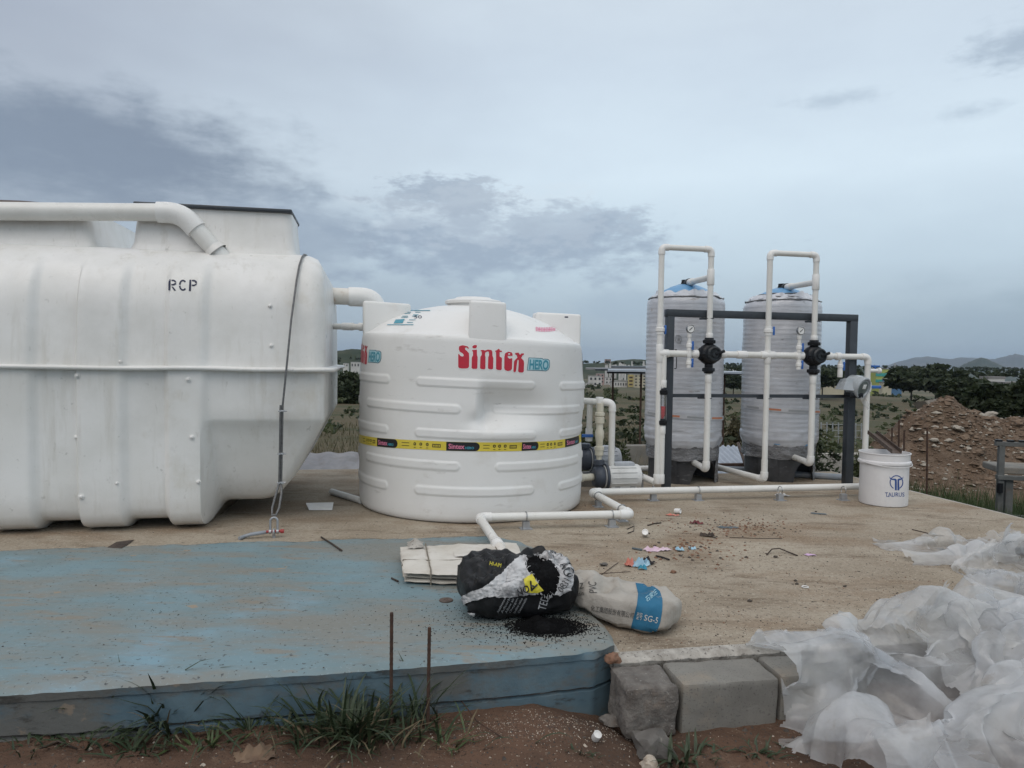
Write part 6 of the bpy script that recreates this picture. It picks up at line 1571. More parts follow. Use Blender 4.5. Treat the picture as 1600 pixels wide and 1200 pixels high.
# ------------------------------------------------------------------ crumpled plastic sheeting (a small cloth fall computed here)
def floor_np(P):
    """height of slab, block edge and soil under many points at once"""
    q = P[:, :2]-np.array([ORG.x, ORG.y]); u = q@np.array([AX.x, AX.y]); v = q@np.array([BX.x, BX.y])
    return np.interp(v, [-.50, -.40, -.37, -.16, -.12], [-.215, -.215, -.03, -.015, 0.0])
def cloth_fall(nu, nv, su, sv, pos_fn, steps, seed, iters=9):
    """drop a sheet su x sv whose start folds are given by pos_fn(x, y); length and bend limits by projection"""
    I, J = np.meshgrid(np.arange(nu), np.arange(nv)); X = (I/(nu-1)-.5)*su; Y = (J/(nv-1)-.5)*sv
    P = np.array([pos_fn(float(a), float(b)) for a, b in zip(X.ravel(), Y.ravel())]).reshape(nv, nu, 3); V = np.zeros_like(P)
    dx, dy = su/(nu-1), sv/(nv-1); dd = math.hypot(dx, dy); dt = 1/60
    def proj(A, B, rest, k, only_long=False):
        d = B-A; L_ = np.linalg.norm(d, axis=-1, keepdims=True)+1e-9; c = (L_-rest)/L_*.5*k
        if only_long == 'min': c = np.minimum(c, 0)
        elif only_long: c = np.maximum(c, 0)
        c = d*c; A += c; B -= c
    for s in range(steps):
        V[..., 2] -= 9.8*dt; V *= .93; Q = P.copy(); P = P+V*dt
        for _ in range(iters):
            for o in (0, 1):
                proj(P[:, o:-1:2][:, :P[:, o+1::2].shape[1]], P[:, o+1::2], dx, .9)
                proj(P[o:-1:2][:P[o+1::2].shape[0]], P[o+1::2], dy, .9)
            proj(P[:-1, :-1], P[1:, 1:], dd, .35); proj(P[1:, :-1], P[:-1, 1:], dd, .35)
            for st, kk in ((2, .30), (4, .22), (6, .16)):       # bend: keep points st apart from folding flat
                proj(P[:, :-st], P[:, st:], dx*st*.80, kk, 'min'); proj(P[:-st], P[st:], dy*st*.80, kk, 'min')
            F = P.reshape(-1, 3); h = floor_np(F)+.006; low = F[:, 2] < h; F[low, 2] = h[low]
            Q2 = Q.reshape(-1, 3); F[low, :2] = F[low, :2]*.25+Q2[low, :2]*.75; P = F.reshape(nv, nu, 3)
        V = (P-Q)/dt; n = np.linalg.norm(V, axis=-1, keepdims=True); V *= np.minimum(1, 2.0/(n+1e-9))
    return P
def crisp_folds(P, su, sv, seed, amp=.15):
    """refine the grid twice and press sharp V-shaped creases into it along its normals"""
    def up(a):                            # midpoint refinement along axis 0
        m = (a[:-1]+a[1:])/2; out = np.empty((a.shape[0]*2-1,)+a.shape[1:]); out[0::2] = a; out[1::2] = m; return out
    for _ in range(2): P = up(P); P = up(P.swapaxes(0, 1)).swapaxes(0, 1)
    for _ in range(2):
        Q = P.copy(); Q[1:-1, 1:-1] = (P[:-2, 1:-1]+P[2:, 1:-1]+P[1:-1, :-2]+P[1:-1, 2:])*.15+P[1:-1, 1:-1]*.4; P = Q
    nv, nu = P.shape[:2]; X, Y = np.meshgrid((np.arange(nu)/(nu-1)-.5)*su, (np.arange(nv)/(nv-1)-.5)*sv); rs = np.random.RandomState(int(seed)); D = np.zeros((nv, nu))
    W1 = .05*np.sin(X*2.1+seed)+.04*np.sin(Y*3.3+X*1.7); W2 = .05*np.sin(Y*2.7+seed*2)+.04*np.sin(X*3.1-Y*2.2)
    for k in range(10):                   # long straight pleats along the sheet, a few across
        a = rs.normal(math.pi/2, .28) if k < 6 else rs.uniform(0, math.pi); f = rs.uniform(1.2, 4.5) if k < 6 else rs.uniform(1.0, 3.0)
        t = ((X+W1)*math.cos(a)+(Y+W2)*math.sin(a))*f+rs.uniform(0, 9); sh = .2+.6*rs.rand(); q = t % 1
        w = np.clip(.35+np.sin(X*rs.uniform(.8, 2.4)+Y*rs.uniform(.5, 2)+rs.uniform(0, 6)), 0, 1); D += (np.where(q < sh, q/sh, (1-q)/(1-sh))-.5)*amp/f*w
    du = np.gradient(P, axis=1); dv = np.gradient(P, axis=0); n = np.cross(du, dv); n /= np.linalg.norm(n, axis=-1, keepdims=True)+1e-9
    P = P+n*D[..., None]; F = P.reshape(-1, 3); F[:, 2] = np.maximum(F[:, 2], floor_np(F)+.003); return F.reshape(nv, nu, 3)
def film_sheet(P, su, sv, label, seed, group):
    P = crisp_folds(P, su, sv, seed); nv, nu = P.shape[:2]; fs = []; drop = set()
    for j in range(nv-1):
        for i in range(nu-1):
            e = min(i, j, nu-2-i, nv-2-j)
            if e < 14 and nz(i*.045, j*.045, seed)+.35*nz(i*.19, j*.19, seed) > .06+.05*e: continue
            k = j*nu+i; fs.append((k, k+1, k+nu+1, k+nu))
    # keep only the one connected piece
    par = list(range(nu*nv))
    def root(a):
        while par[a] != a: par[a] = par[par[a]]; a = par[a]
        return a
    for f in fs:
        r0 = root(f[0])
        for q in f[1:]: par[root(q)] = r0
    main = root((nv//2)*nu+nu//2); fs = [f for f in fs if root(f[0]) == main]
    used = sorted(set(i for f in fs for i in f)); mp = {a: b for b, a in enumerate(used)}; F = P.reshape(-1, 3)
    m = MB().add([tuple(float(c) for c in F[i]) for i in used], [tuple(mp[i] for i in f) for f in fs])
    return single('plastic_sheet', m, 'plastic_film', label, 'plastic sheet', group, True, 24)
def start_folds(cu, cv, fu, fv, rot, amp, h, seed, pleat=2.2):
    """gathered across its width: the spare width stands up in long ridges along the sheet"""
    c, s = math.cos(rot), math.sin(rot)
    def fn(x, y):
        n1 = nz(x*.7+seed, y*.9, seed); n2 = nz(x*1.9, y*1.9+seed, 3.+seed)
        px = x*fu+.05*n2; py = y*fv+.07*nz(x*1.2, y*1.2, 19.+seed)
        t = (y*pleat+.55*n1+.25*math.sin(x*1.9+seed)) % 1; ridge = 1-abs(2*t-1); t2 = (x*1.3+y*.7+.4*n2+seed) % 1
        z = h+amp*(.75*ridge*(.55+.45*math.sin(x*2.3+seed*1.7+y))+.30*(1-abs(2*t2-1))*abs(n1)*1.6+.25*abs(n2))
        p = LW(cu+px*c-py*s, cv+px*s+py*c, z); return (p.x, p.y, p.z)
    return fn
FG = 'crumpled plastic sheets at the slab edge'
for (nu, nv, su, sv, args, seed, label) in (
        (72, 52, 2.5, 1.9, (3.20, .14, .78, .42, .66, .44, .05, 3.), 3, 'large crumpled clear plastic sheet heaped over the concrete edge'),
        (66, 44, 2.2, 1.6, (1.90, -.56, .72, .37, -.12, .42, .04, 11.), 11, 'crumpled plastic sheet hanging over the blocks down to the soil'),
        (48, 22, 1.8, .66, (3.60, 1.12, .84, .55, -.10, .18, .02, 23.), 23, 'narrow trailing plastic sheet lying farthest back on the concrete'),
        (56, 40, 2.0, 1.5, (2.62, -.40, .74, .48, .15, .46, .04, 31.), 31, 'plastic sheet bundled in the bottom right corner')):
    film_sheet(cloth_fall(nu, nv, su, sv, start_folds(*args), 15, seed), su, sv, label, seed, FG)

# ------------------------------------------------------------------ what lies beyond the slab
def leaf_mat(name, a, b, c):
    h = node_mat(name); N, L = h.N, h.L
    col = h.mix(h.rng(h.noise(1.1, 6, .7), .38, .62), a, b); col = h.mix(h.rng(h.noise(5, 4, .7, off=(3, 1, 2)), .55, .7, 0, .7), col, c)
    L.new(col, h.bs.inputs['Base Color']); h.bs.inputs['Roughness'].default_value = .6; h.bs.inputs['Specular IOR Level'].default_value = .35
    tl = N.new('ShaderNodeBsdfTranslucent'); L.new(col, tl.inputs[0]); out = [n for n in N if n.type == 'OUTPUT_MATERIAL'][0]
    ms = N.new('ShaderNodeMixShader'); ms.inputs[0].default_value = .25; L.new(h.bs.outputs[0], ms.inputs[1]); L.new(tl.outputs[0], ms.inputs[2]); L.new(ms.outputs[0], out.inputs[0])
leaf_mat('leaf_dark', (.028, .042, .019), (.046, .060, .027), (.070, .080, .036))
leaf_mat('leaf_mid', (.055, .072, .030), (.082, .096, .042), (.12, .125, .06))
leaf_mat('leaf_dry', (.125, .110, .062), (.088, .086, .045), (.20, .17, .105))
leaf_mat('grass_green', (.040, .068, .022), (.058, .090, .030), (.085, .105, .045))
def P3(px, py, dist):                    # a place in the country beyond, dist metres ahead
    return DY(px, py, dist)
def leaves(m, c, rx, ry, rz, n, s, rnd, clumps=14, low=-.6):
    cs = []
    while len(cs) < clumps:
        x, y, z = (rnd.uniform(-1, 1) for _ in range(3))
        if x*x+y*y+z*z < 1 and z > low: cs.append((x*.82, y*.82, z*.82, rnd.uniform(.20, .42)))
    vs = []; fs = []
    for k in range(n):
        cx, cy, cz, r = cs[rnd.randrange(clumps)]; a = rnd.gauss(0, 1); b = rnd.gauss(0, 1); e = rnd.gauss(0, 1); q = math.sqrt(a*a+b*b+e*e)+1e-6; rr = r*rnd.random()**.4
        p = Vector((c.x+(cx+a/q*rr)*rx, c.y+(cy+b/q*rr)*ry, c.z+(cz+e/q*rr)*rz))
        d = Vector((rnd.gauss(0, 1), rnd.gauss(0, 1), rnd.gauss(0, .6))).normalized(); f = d.cross(Vector((rnd.gauss(0, 1), rnd.gauss(0, 1), rnd.gauss(0, 1)))).normalized(); w = s*rnd.uniform(.5, 1.2)
        o = len(vs); vs += [p-d*w, p+f*w*.45, p+d*w, p-f*w*.45]; fs.append((o, o+1, o+2, o+3))
    m.add(vs, fs)
def tree(name, c, h, rx, rz, n, s, label, seed, mat='leaf_dark', cat='tree', group=None, trunk=True, ry=None, clumps=18):
    """c: foot of the trunk; crown of leaf-sized faces in clumps, limbs reaching into it"""
    rnd = random.Random(seed); th = TH(name, c, label, cat, group); top = c+Vector((0, 0, h-rz))
    m = MB(); leaves(m, top, rx, ry or rx, rz, n, s, rnd, clumps); th.part('crown' if trunk else 'foliage', m, mat)
    t = MB(); r0 = max(.012, h*.028) if trunk else max(.006, h*.012); pts = [c+Vector((nz(i, seed, 1.)*.03*h, nz(i, seed, 4.)*.03*h, (h-rz)*i/4-.05)) for i in range(5)]
    t.tube(pts, [r0*(1-.14*i) for i in range(5)], 8)
    for k in range(6):
        a = rnd.random()*6.28; e = pts[rnd.choice((2, 3, 4))]; t.tube([e, e+Vector((math.cos(a)*rx*.35, math.sin(a)*rx*.35, rz*.35)), e+Vector((math.cos(a)*rx*.7, math.sin(a)*rx*.7, rz*.75))], [r0*.5, r0*.35, r0*.12], 6)
    th.part('trunk' if trunk else 'stem', t, 'bark', True); return th

def hill(name, dist, pts, depth, mat, seed, amp):
    """a ridge seen along pts [(px, py)] at a distance, falling away on both sides"""
    n = 160; rows = []; xs = [p[0] for p in pts]; x0, x1 = xs[0], xs[-1]
    for j in range(-10, 11):
        f = j/10; row = []
        for i in range(n):
            px = x0+(x1-x0)*i/(n-1); p = DY(px, lerp_tab(pts, px), dist); k = (1-abs(f))**1.25; zb = lerp_tab(PROF, dist)-6
            x = p.x*(1+f*depth/dist); y = dist+f*depth; e = min(1, min(i, n-1-i)/10)
            z = zb+(p.z-zb)*k*e+amp*nz(x*.004*1500/dist+seed, y*.004*1500/dist, seed)*(.35+.65*k)*(abs(f) > .01)+amp*.25*nz(i*.35, j*.6, seed); row.append((x, y, z))
        rows.append(row)
    m = MB().add([p for r in rows for p in r], [(j*n+i, j*n+i+1, (j+1)*n+i+1, (j+1)*n+i) for j in range(20) for i in range(n-1)])
    return struct(m.build(name, mat, None, True, 180))
def mat_hill():
    h = node_mat('hill_green'); c = h.mix(h.rng(h.noise(.012, 8, .7), .40, .62), (.030, .042, .022), (.062, .066, .036)); c = h.mix(h.rng(h.noise(.05, 6, .7), .55, .70, 0, .6), c, (.015, .022, .012)); h.L.new(c, h.bs.inputs['Base Color']); h.bs.inputs['Roughness'].default_value = 1; h.bs.inputs['Specular IOR Level'].default_value = .1
    h = node_mat('hill_rock'); c = h.mix(h.rng(h.noise(.006, 9, .72), .40, .62), (.045, .052, .034), (.11, .10, .08)); h.L.new(c, h.bs.inputs['Base Color']); h.bs.inputs['Roughness'].default_value = 1; h.bs.inputs['Specular IOR Level'].default_value = .1
mat_hill()
hill('mountain_range', 7800, [(1180, 590), (1290, 584), (1370, 575), (1420, 561), (1450, 557), (1480, 561), (1510, 558), (1545, 561), (1600, 560), (1700, 566), (1850, 572)], 1500, 'hill_rock', 3., 42)
hill('mountain_range', 7000, [(1500, 584), (1550, 562), (1585, 553), (1620, 558), (1700, 566), (1760, 580)], 1200, 'hill_rock', 9., 42)
hill('hill', 3200, [(1440, 588), (1485, 580), (1506, 569), (1526, 560.5), (1534, 558.5), (1543, 561), (1562, 570), (1590, 581), (1640, 590)], 500, 'hill_green', 5., 14)
hill('hill', 2300, [(1230, 588), (1290, 573), (1318, 570), (1342, 571), (1372, 577), (1460, 586), (1560, 588)], 350, 'hill_green', 7., 5)
hill('hill', 1100, [(840, 574), (905, 568), (940, 567), (965, 563), (990, 561), (1020, 563), (1075, 567), (1130, 569), (1180, 572), (1280, 583)], 260, 'hill_green', 2., 3)
hill('hill', 900, [(380, 570), (470, 556), (530, 548), (552, 545), (575, 547), (640, 558), (720, 572)], 220, 'hill_green', 6., 3)

# far woods and field scrub: nobody could count them
def scrub():
    rnd = random.Random(99); m = MB(); m2 = MB(); m3 = MB()
    for k in range(620):                # bushes over the fields, thinning with distance
        px = rnd.uniform(440, 1620); d = 11*math.exp(rnd.random()*3.4); x = (px-800)/1130*d
        if d < 20 and (px < 900): continue
        if d < 13 and px > 1330: continue
        z = terr(x, d); s = rnd.uniform(.25, .6)*(1+d/90); w = nz(x*.05, d*.05, 3.)
        if w < -.05 and rnd.random() < .75: continue
        leaves(m if rnd.random() < .6 else m2, Vector((x, d, z+s*.35)), s*1.3, s*1.2, s*.6, 26, .05+.0035*d, rnd, 4)
    for k in range(900):                 # tree belts farther out
        px = rnd.uniform(430, 1640); d = rnd.choice((170, 240, 330, 520, 640, 850))*rnd.uniform(.85, 1.15); x = (px-800)/1130*d
        if (900 < px < 1030 and d < 500) or (1360 < px < 1412 and d < 330) or (530 < px < 575 and d < 620): continue; z = terr(x, d); s = rnd.uniform(2.0, 4.2)*(.8+d/900)
        leaves(m, Vector((x, d, z+s*.7)), s*1.4, s*1.2, s, 24, .5+.0016*d, rnd, 5)
    for k in range(9000):                # dry grass behind the slab
        px = rnd.uniform(440, 1620); d = 9.2*math.exp(rnd.random()*1.25); x = (px-800)/1130*d; u, v = WL((x, d))
        if v < 5.4 and u < 4.9: continue
        z = terr(x, d); a = rnd.random()*6.28; L_ = rnd.uniform(.08, .30)*(1 if rnd.random() < .8 else 1.6); w = .004+.0006*d; q = Vector((x, d, z-.02)); t = q+Vector((math.cos(a)*L_*.5, math.sin(a)*L_*.5, L_)); s_ = Vector((-math.sin(a), math.cos(a), 0))*w
        m3.add([q-s_, q+s_, t], [(0, 1, 2)])
    stuff(m.build('scrub', 'leaf_dark'), 'dark scrub and distant woods across the fields', 'scrub'); stuff(m2.build('scrub', 'leaf_mid'), 'lighter green bushes dotted over the fields', 'scrub'); stuff(m3.build('dry_grass', 'leaf_dry'), 'dry grass behind the concrete slab', 'grass')
    m = MB()
    for k in range(15000):               # green grass right of the slab
        u = 4.82+abs(rnd.gauss(0, 1.5)); v = rnd.uniform(-.5, 6.5); p = LW(u, v); p.z = terr(p.x, p.y); a = rnd.random()*6.28; L_ = rnd.uniform(.08, .28); w = .005; t = p+Vector((math.cos(a)*L_*.45, math.sin(a)*L_*.45, L_)); s_ = Vector((-math.sin(a), math.cos(a), 0))*w
        m.add([p-s_, p+s_, t], [(0, 1, 2)])
    stuff(m.build('green_grass', 'grass_green'), 'green grass growing beside the right edge of the slab', 'grass')
scrub()

TG = 'trees beyond the fields'
def far_tree(px, ytop, ybase, dist, wpx, label, seed, mat='leaf_dark', n=3800):
    b = DY(px, ybase, dist); t = DY(px, ytop, dist); rz = (t.z-b.z)*.5; b.z = min(b.z, terr(b.x, b.y)); h = t.z-b.z; rx = wpx/2/1130*dist
    tree('broad_tree', b, h, rx, rz, n, .0062*dist+.04, label, seed, mat, 'tree', TG, True, rx*.8, 46)
far_tree(1424, 573, 614, 130, 78, 'left of the two broad dark trees right of the bucket pipe', 1)
far_tree(1462, 571, 616, 125, 86, 'broad dark tree just left of the cone-shaped hill', 2)
far_tree(1506, 590, 640, 75, 80, 'dark tree in front of the cone-shaped hill foot', 3)
far_tree(1550, 596, 660, 48, 76, 'dark bushy tree with pale wall glinting through, behind the rubble', 4)
far_tree(1606, 585, 660, 42, 70, 'dark tree cut by the right picture edge', 5)
far_tree(1285, 577, 606, 160, 66, 'dark tree behind the right frame post', 6)
far_tree(548, 583, 640, 70, 66, 'dark tree between the two big tanks', 7)
far_tree(505, 588, 640, 80, 50, 'dark tree half hidden by the ribbed tank end', 8)
far_tree(1146, 585, 607, 180, 46, 'dark tree between the two wrapped vessels', 9)
BG = 'bushes behind the slab'
def bush(px, ytop, ybase, dist, wpx, label, seed, mat='leaf_mid', n=900, s=.045):
    b = DY(px, ybase, dist); t = DY(px, ytop, dist); h = t.z-b.z; b.z = min(b.z, terr(b.x, b.y)+.02); h = t.z-b.z; rx = wpx/2/1130*dist
    tree('leafy_bush', b, h, rx, h*.55, n, s, label, seed, mat, 'bush', BG, False, rx*.8, 16)
bush(925, 672, 752, 9.6, 66, 'leafy bush behind the pumps', 11, 'leaf_mid', 1300, .035)
bush(975, 690, 752, 10.2, 50, 'low bush between the pumps and first vessel', 16, 'leaf_mid', 800, .035)
bush(546, 712, 750, 9.2, 32, 'small bush by the pipes between the big tanks', 12, 'leaf_mid', 420, .03)
bush(1278, 676, 748, 9.8, 80, 'dark bush behind the second wrapped vessel', 13, 'leaf_dark', 1400, .04)
bush(1160, 640, 700, 15, 60, 'bush seen between the two wrapped vessels', 14, 'leaf_dry', 700, .06)
bush(1352, 690, 750, 9.8, 50, 'weedy bush just behind the bucket', 15, 'leaf_mid', 800, .04)
bush(1275, 652, 676, 22, 22, 'round dark shrub beside the wire fence', 17, 'leaf_dark', 300, .08)

# rubble mound
def mound():
    c = Vector((DY(1490, 700, 11.6).x, 11.6, 0)); th = TH('rubble_mound', Vector((c.x, c.y, terr(c.x, c.y))), 'brown heap of earth and rubble beyond the slab at right', 'rubble heap')
    def H(x, y):
        a = math.exp(-((x+.25)/1.05)**2-((y)/1.0)**2)*1.40+math.exp(-((x-1.5)/.95)**2-((y-.1)/.9)**2)*1.15+math.exp(-((x-3.2)/1.1)**2-(y/1.)**2)*.9
        return a+.11*nz(x*2.2, y*2.2, 1.)*min(1, a*2)+.06*nz(x*6, y*6, 2.)*min(1, a*2)+.03*nz(x*15, y*15, 5.)*min(1, a*2)-.06
    n, m_ = 150, 90; vs = []
    for j in range(m_):
        for i in range(n):
            x = -2.4+7.2*i/(n-1); y = -2.3+4.6*j/(m_-1); X, Y_ = c.x+x, c.y+y; vs.append((X, Y_, terr(X, Y_)+H(x, y)))
    m = MB().add(vs, [(j*n+i, j*n+i+1, (j+1)*n+i+1, (j+1)*n+i) for j in range(m_-1) for i in range(n-1)])
    th.part('earth', m, 'rubble_earth', True, 50)
    rnd = random.Random(8); g = MB(); g2 = MB()
    g3 = MB()
    for k in range(9500):
        x = rnd.gauss(.8, 1.7); y = rnd.gauss(-.55, .6); h = H(x, y)
        if h < .04: continue
        X, Y_ = c.x+x, c.y+y; z = terr(X, Y_)+h; s = .010+.020*rnd.random()**2+.055*rnd.random()**9; sq = (rnd.uniform(.7, 1.5), rnd.uniform(.6, 1.2), rnd.uniform(.35, .9)); a = rnd.random()*6.28; ca, sa = math.cos(a), math.sin(a); p = []
        for (ax_, ay_, az_) in ((1, .1, .1), (.2, 1, -.1), (-1, .2, .2), (-.1, -1, .1), (.3, .2, 1), (-.35, -.3, .85), (0, 0, -.5)):
            j = rnd.uniform(.6, 1.2); qx, qy, qz = ax_*s*sq[0]*j, ay_*s*sq[1]*j, az_*s*sq[2]*j; p.append(Vector((X+qx*ca-qy*sa, Y_+qx*sa+qy*ca, z+qz)))
        w = rnd.random(); (g if w < .16 else g3 if w < .40 else g2).add(p, [(0, 1, 4), (1, 2, 4), (2, 5, 4), (2, 3, 5), (3, 0, 5), (0, 4, 5), (0, 6, 1), (1, 6, 2), (2, 6, 3), (3, 6, 0)])
    th.part('dark_clods', g3, 'rubble_earth')['kind'] = 'stuff'
    th.part('pale_stones', g, 'rubble_pale')['kind'] = 'stuff'; th.part('brown_stones', g2, 'rubble_brown')['kind'] = 'stuff'
    for i, (px, py, s) in enumerate(((1497, 673, .16), (1508, 685, .13), (1460, 690, .11), (1530, 710, .14), (1485, 690, .09), (1420, 645, .10), (1548, 650, .15), (1590, 662, .15), (1512, 702, .08), (1535, 735, .07), (1444, 724, .07), (1470, 655, .08))):
        d = ray(px, py); t = 9.2
        for _ in range(300):
            p = CAM+d*t
            if p.z < terr(p.x, p.y)+H(p.x-c.x, p.y-c.y): break
            t += .012
        o = rock('stone', p+Vector((0, 0, s*.15)), s*.55, 'rubble_pale' if i % 2 == 0 else 'rubble_brown', None, None, 60+i, (1.2, 1, .6)); keep(o, th.e); o.rotation_euler = (rnd.uniform(-.4, .4), rnd.uniform(-.4, .4), rnd.random()*3)
    # broken slab pieces on the top
    zt = DY(1468, 634, 11.6); b = TH('broken_slab', zt, 'pale broken slab piece on top of the rubble heap', 'broken slab')
    m = MB(); q = [DY(1445, 626, 11.6), DY(1452, 631, 11.6), DY(1462, 632, 11.6), DY(1464, 623, 11.6), DY(1472, 622.5, 11.6), DY(1478, 631, 11.6), DY(1472, 641, 11.6), DY(1455, 639, 11.6)]
    n = len(q); m.add(q+[p+Vector((.05, .45, -.06)) for p in q], [tuple(range(n-1, -1, -1)), tuple(range(n, 2*n))]+[(i, (i+1) % n, n+(i+1) % n, n+i) for i in range(n)]); b.part('slab', m, 'rubble_pale')
mk('rubble_earth', (.165, .110, .072), (.115, .078, .052), .95, 2.4, bump=.9, bscale=14, bdist=.06, dirt=[((.25, .19, .14), 4, .52, .68, .6), ((.040, .045, .022), 1.2, .58, .70, .55)])
mk('rubble_pale', (.40, .36, .30), (.28, .25, .21), .95, 6); mk('rubble_brown', (.20, .14, .095), (.14, .10, .07), .95, 6)
mound()

# thin stakes and the grey steel bench frame at the right
for i, (px, y0, y1, d, lab) in enumerate(((1449, 668, 775, 8.6, 'thin dark stake standing in the grass right of the bucket'), (1405, 656, 712, 9.6, 'tallest of three thin stakes seen over the bucket'), (1394, 668, 712, 9.5, 'left of three thin stakes seen over the bucket'), (1413, 673, 712, 9.5, 'right of three thin stakes seen over the bucket'))):
    t = DY(px, y0, d); b = DY(px, y1, d); b.z = min(b.z, terr(b.x, b.y))-.1; single('stake', MB().tube([b, t], .011, 7), 'rust', lab, 'stake', 'thin steel stakes', True)
def bench():
    d = 7.6; p = DY(1565, 690, d); th = TH('steel_bench', Vector((p.x, p.y, terr(p.x, p.y))), 'weathered grey steel bench at the right picture edge', 'bench')
    g = 'bench_grey'; fz = terr(p.x, p.y)-.15; zt = DY(1565, 690, d).z; zm = DY(1565, 742, d).z; x0 = DY(1560, 700, d).x; ax = Vector((.97, -.24, 0)); bx = Vector((.24, .97, 0)); o = Vector((x0, d, 0))
    def B(u0, u1, v, z0, z1, w=.06): return MB().bbox(o+ax*((u0+u1)/2)+bx*v+Vector((0, 0, (z0+z1)/2)), (abs(u1-u0), w, abs(z1-z0)), .004, ax, bx)
    th.part('top_rail', B(-.03, 1.0, 0, zt-.045, zt), g); 
    for k in range(6): th.part('rail_lug', B(-.03+.11*k, .03+.11*k, 0, zt+.001, zt+.022, .05), 'black_plastic')
    th.part('post', B(.0, .055, 0, fz, zt-.046), g); th.part('post', B(.08, .15, .02, fz, zm-.05), g); th.part('post', B(.62, .68, 0, fz, zm-.05), g)
    th.part('mid_rail', B(-.01, 1.0, -.01, zm-.045, zm, .08), g); th.part('low_rail', B(.02, 1.0, .05, fz+.22, fz+.27), g)
    th.part('seat_slab', MB().bbox(o+ax*.52+bx*.30+Vector((0, 0, zm+.04)), (.95, .50, .07), .012, ax, bx), 'block_smooth')
    th.part('hinge', MB().lathe([(.03, 0), (.03, .10)], o+ax*.01-bx*.05+Vector((0, 0, zm-.18)), 10), 'black_plastic')
mk('bench_grey', (.125, .13, .125), (.085, .088, .084), .7, 9, dirt=[((.10, .065, .045), 9, .58, .70, .5)])
bench()

# roofing sheets, pipes and boards stacked behind the slab
def corrugated(name, c, du, dv, w, l, waves, amp, mat, label, cat='roofing sheet'):
    du = Vector(du).normalized(); dv = Vector(dv).normalized(); up = du.cross(dv).normalized(); n = waves*8+1; m = MB(); vs = []
    for t in (0, -.006):
        for j in range(4):
            for i in range(n): vs.append(Vector(c)+du*(w*(i/(n-1)-.5))+dv*(l*(j/3-.5))+up*(amp*math.sin(2*math.pi*waves*i/(n-1))+t))
    fs = [(j*n+i, j*n+i+1, (j+1)*n+i+1, (j+1)*n+i) for j in range(3) for i in range(n-1)]; o = 4*n; fs += [tuple(o+k for k in f[::-1]) for f in fs]
    fs += [(i, o+i, o+i+1, i+1) for i in range(n-1)]
    m.add(vs, fs); return single(name, m, mat, label, cat, 'roofing sheets behind the slab', True, 50)
corrugated('roofing_sheet', DY(1140, 717, 9.4)+Vector((0, 0, .0)), (.98, .19, 0), (-.15, .95, .28), .62, .85, 8, .016, 'roof_tin', 'pale wavy roofing sheet seen between the two wrapped vessels')
corrugated('roofing_sheet', DY(1150, 738, 8.95), (.98, .19, 0), (-.19, .97, .10), 1.5, .8, 14, .012, 'roof_tin', 'blue-grey roofing sheet lying low behind both vessels')
corrugated('roofing_sheet', DY(1228, 733, 9.2), (.98, .19, 0), (-.15, .95, .25), .35, .7, 5, .014, 'roof_tin', 'small roofing sheet corner behind the second vessel')
corrugated('roofing_sheet', DY(520, 723, 8.9), (.98, .19, 0), (-.18, .93, .30), .85, .6, 3, .012, 'asbestos', 'dark grey cement roofing sheet between the two big tanks')
p = DY(1140, 727, 8.9); single('rusty_beam', MB().bbox(p, (.62, .05, .05), .005, AX, BX), 'rust', 'rusty steel bar under the pale roofing sheet', 'steel bar')
a, b = DY(1153, 692, 9.2), DY(1168, 735, 8.8); single('rusty_beam', MB().tube([a, b], .02, 6), 'rust_brown', 'slanting rusty bar beside the second vessel', 'steel bar')
PG = 'pipes stacked between the big tanks'
for (x0, y0, x1, y1, d, r, mt, lab) in ((430, 743, 575, 738, 7.9, .032, 'pvc', 'white pipe on top of the stack between the big tanks'), (430, 751, 575, 746.5, 7.75, .030, 'grey_pvc', 'thin grey pipe in the middle of the stack between the tanks'), (430, 756.5, 575, 753, 7.45, .048, 'grey_pvc', 'thick grey pipe at the bottom front of the pipe stack')):
    a, b = DY(x0, y0, d), DY(x1, y1, d+.15); single('stacked_pipe', MB().tube([a, b], r, 14), mt, lab, 'pipe', PG, True)
for (x0, y0, x1, y1, d, r) in ((1080, 748, 1240, 746, 8.3, .03), (1235, 742, 1330, 757, 7.9, .035)):
    a, b = DY(x0, y0, d), DY(x1, y1, d-.2); a.z = max(a.z, .03); b.z = max(b.z, .03); single('stacked_pipe', MB().tube([a, b], r, 12), 'grey_pvc', 'grey pipe lying on the slab behind the vessel skirts' if x0 < 1100 else 'grey pipe lying behind the right frame post', 'pipe', 'grey pipes behind the vessels', True)
a = DY(520, 709.5, 9.6); single('low_wall', MB().bbox(a-Vector((0, 0, .3)), (1.6, .12, .6), .01, AX, BX), 'concrete_edge', 'low pale wall behind the pipe stack', 'wall')
a = DY(1025, 695, 13); single('low_wall', MB().bbox(a-Vector((0, 0, .45)), (1.3, .2, .9), .01, AX, BX), 'block_smooth', 'low grey wall left of the first wrapped vessel', 'wall')
a = DY(1300, 706, 10.5); single('low_kerb', MB().bbox(a-Vector((0, 0, .22)), (1.1, .12, .40), .01, AX, BX), 'concrete_edge', 'pale kerb stones behind the right frame post', 'kerb')

# wire fence far behind the second vessel
def fence():
    d = 24; p = DY(1312, 675, d); th = TH('wire_fence', p, 'grey post-and-wire fence in the field behind the frame', 'fence')
    for k in range(9):
        t = DY(1283+k*9, 660+.2*k, d); b = DY(1283+k*9, 696, d); b.z = min(b.z, terr(b.x, b.y)-.1); th.part('fence_post', MB().tube([b, t], .022, 6), 'galv')
    for y in (663, 672, 682): th.part('wire', MB().tube([DY(1283, y, d), DY(1355, y+1.5, d)], .008, 5), 'galv')
fence()

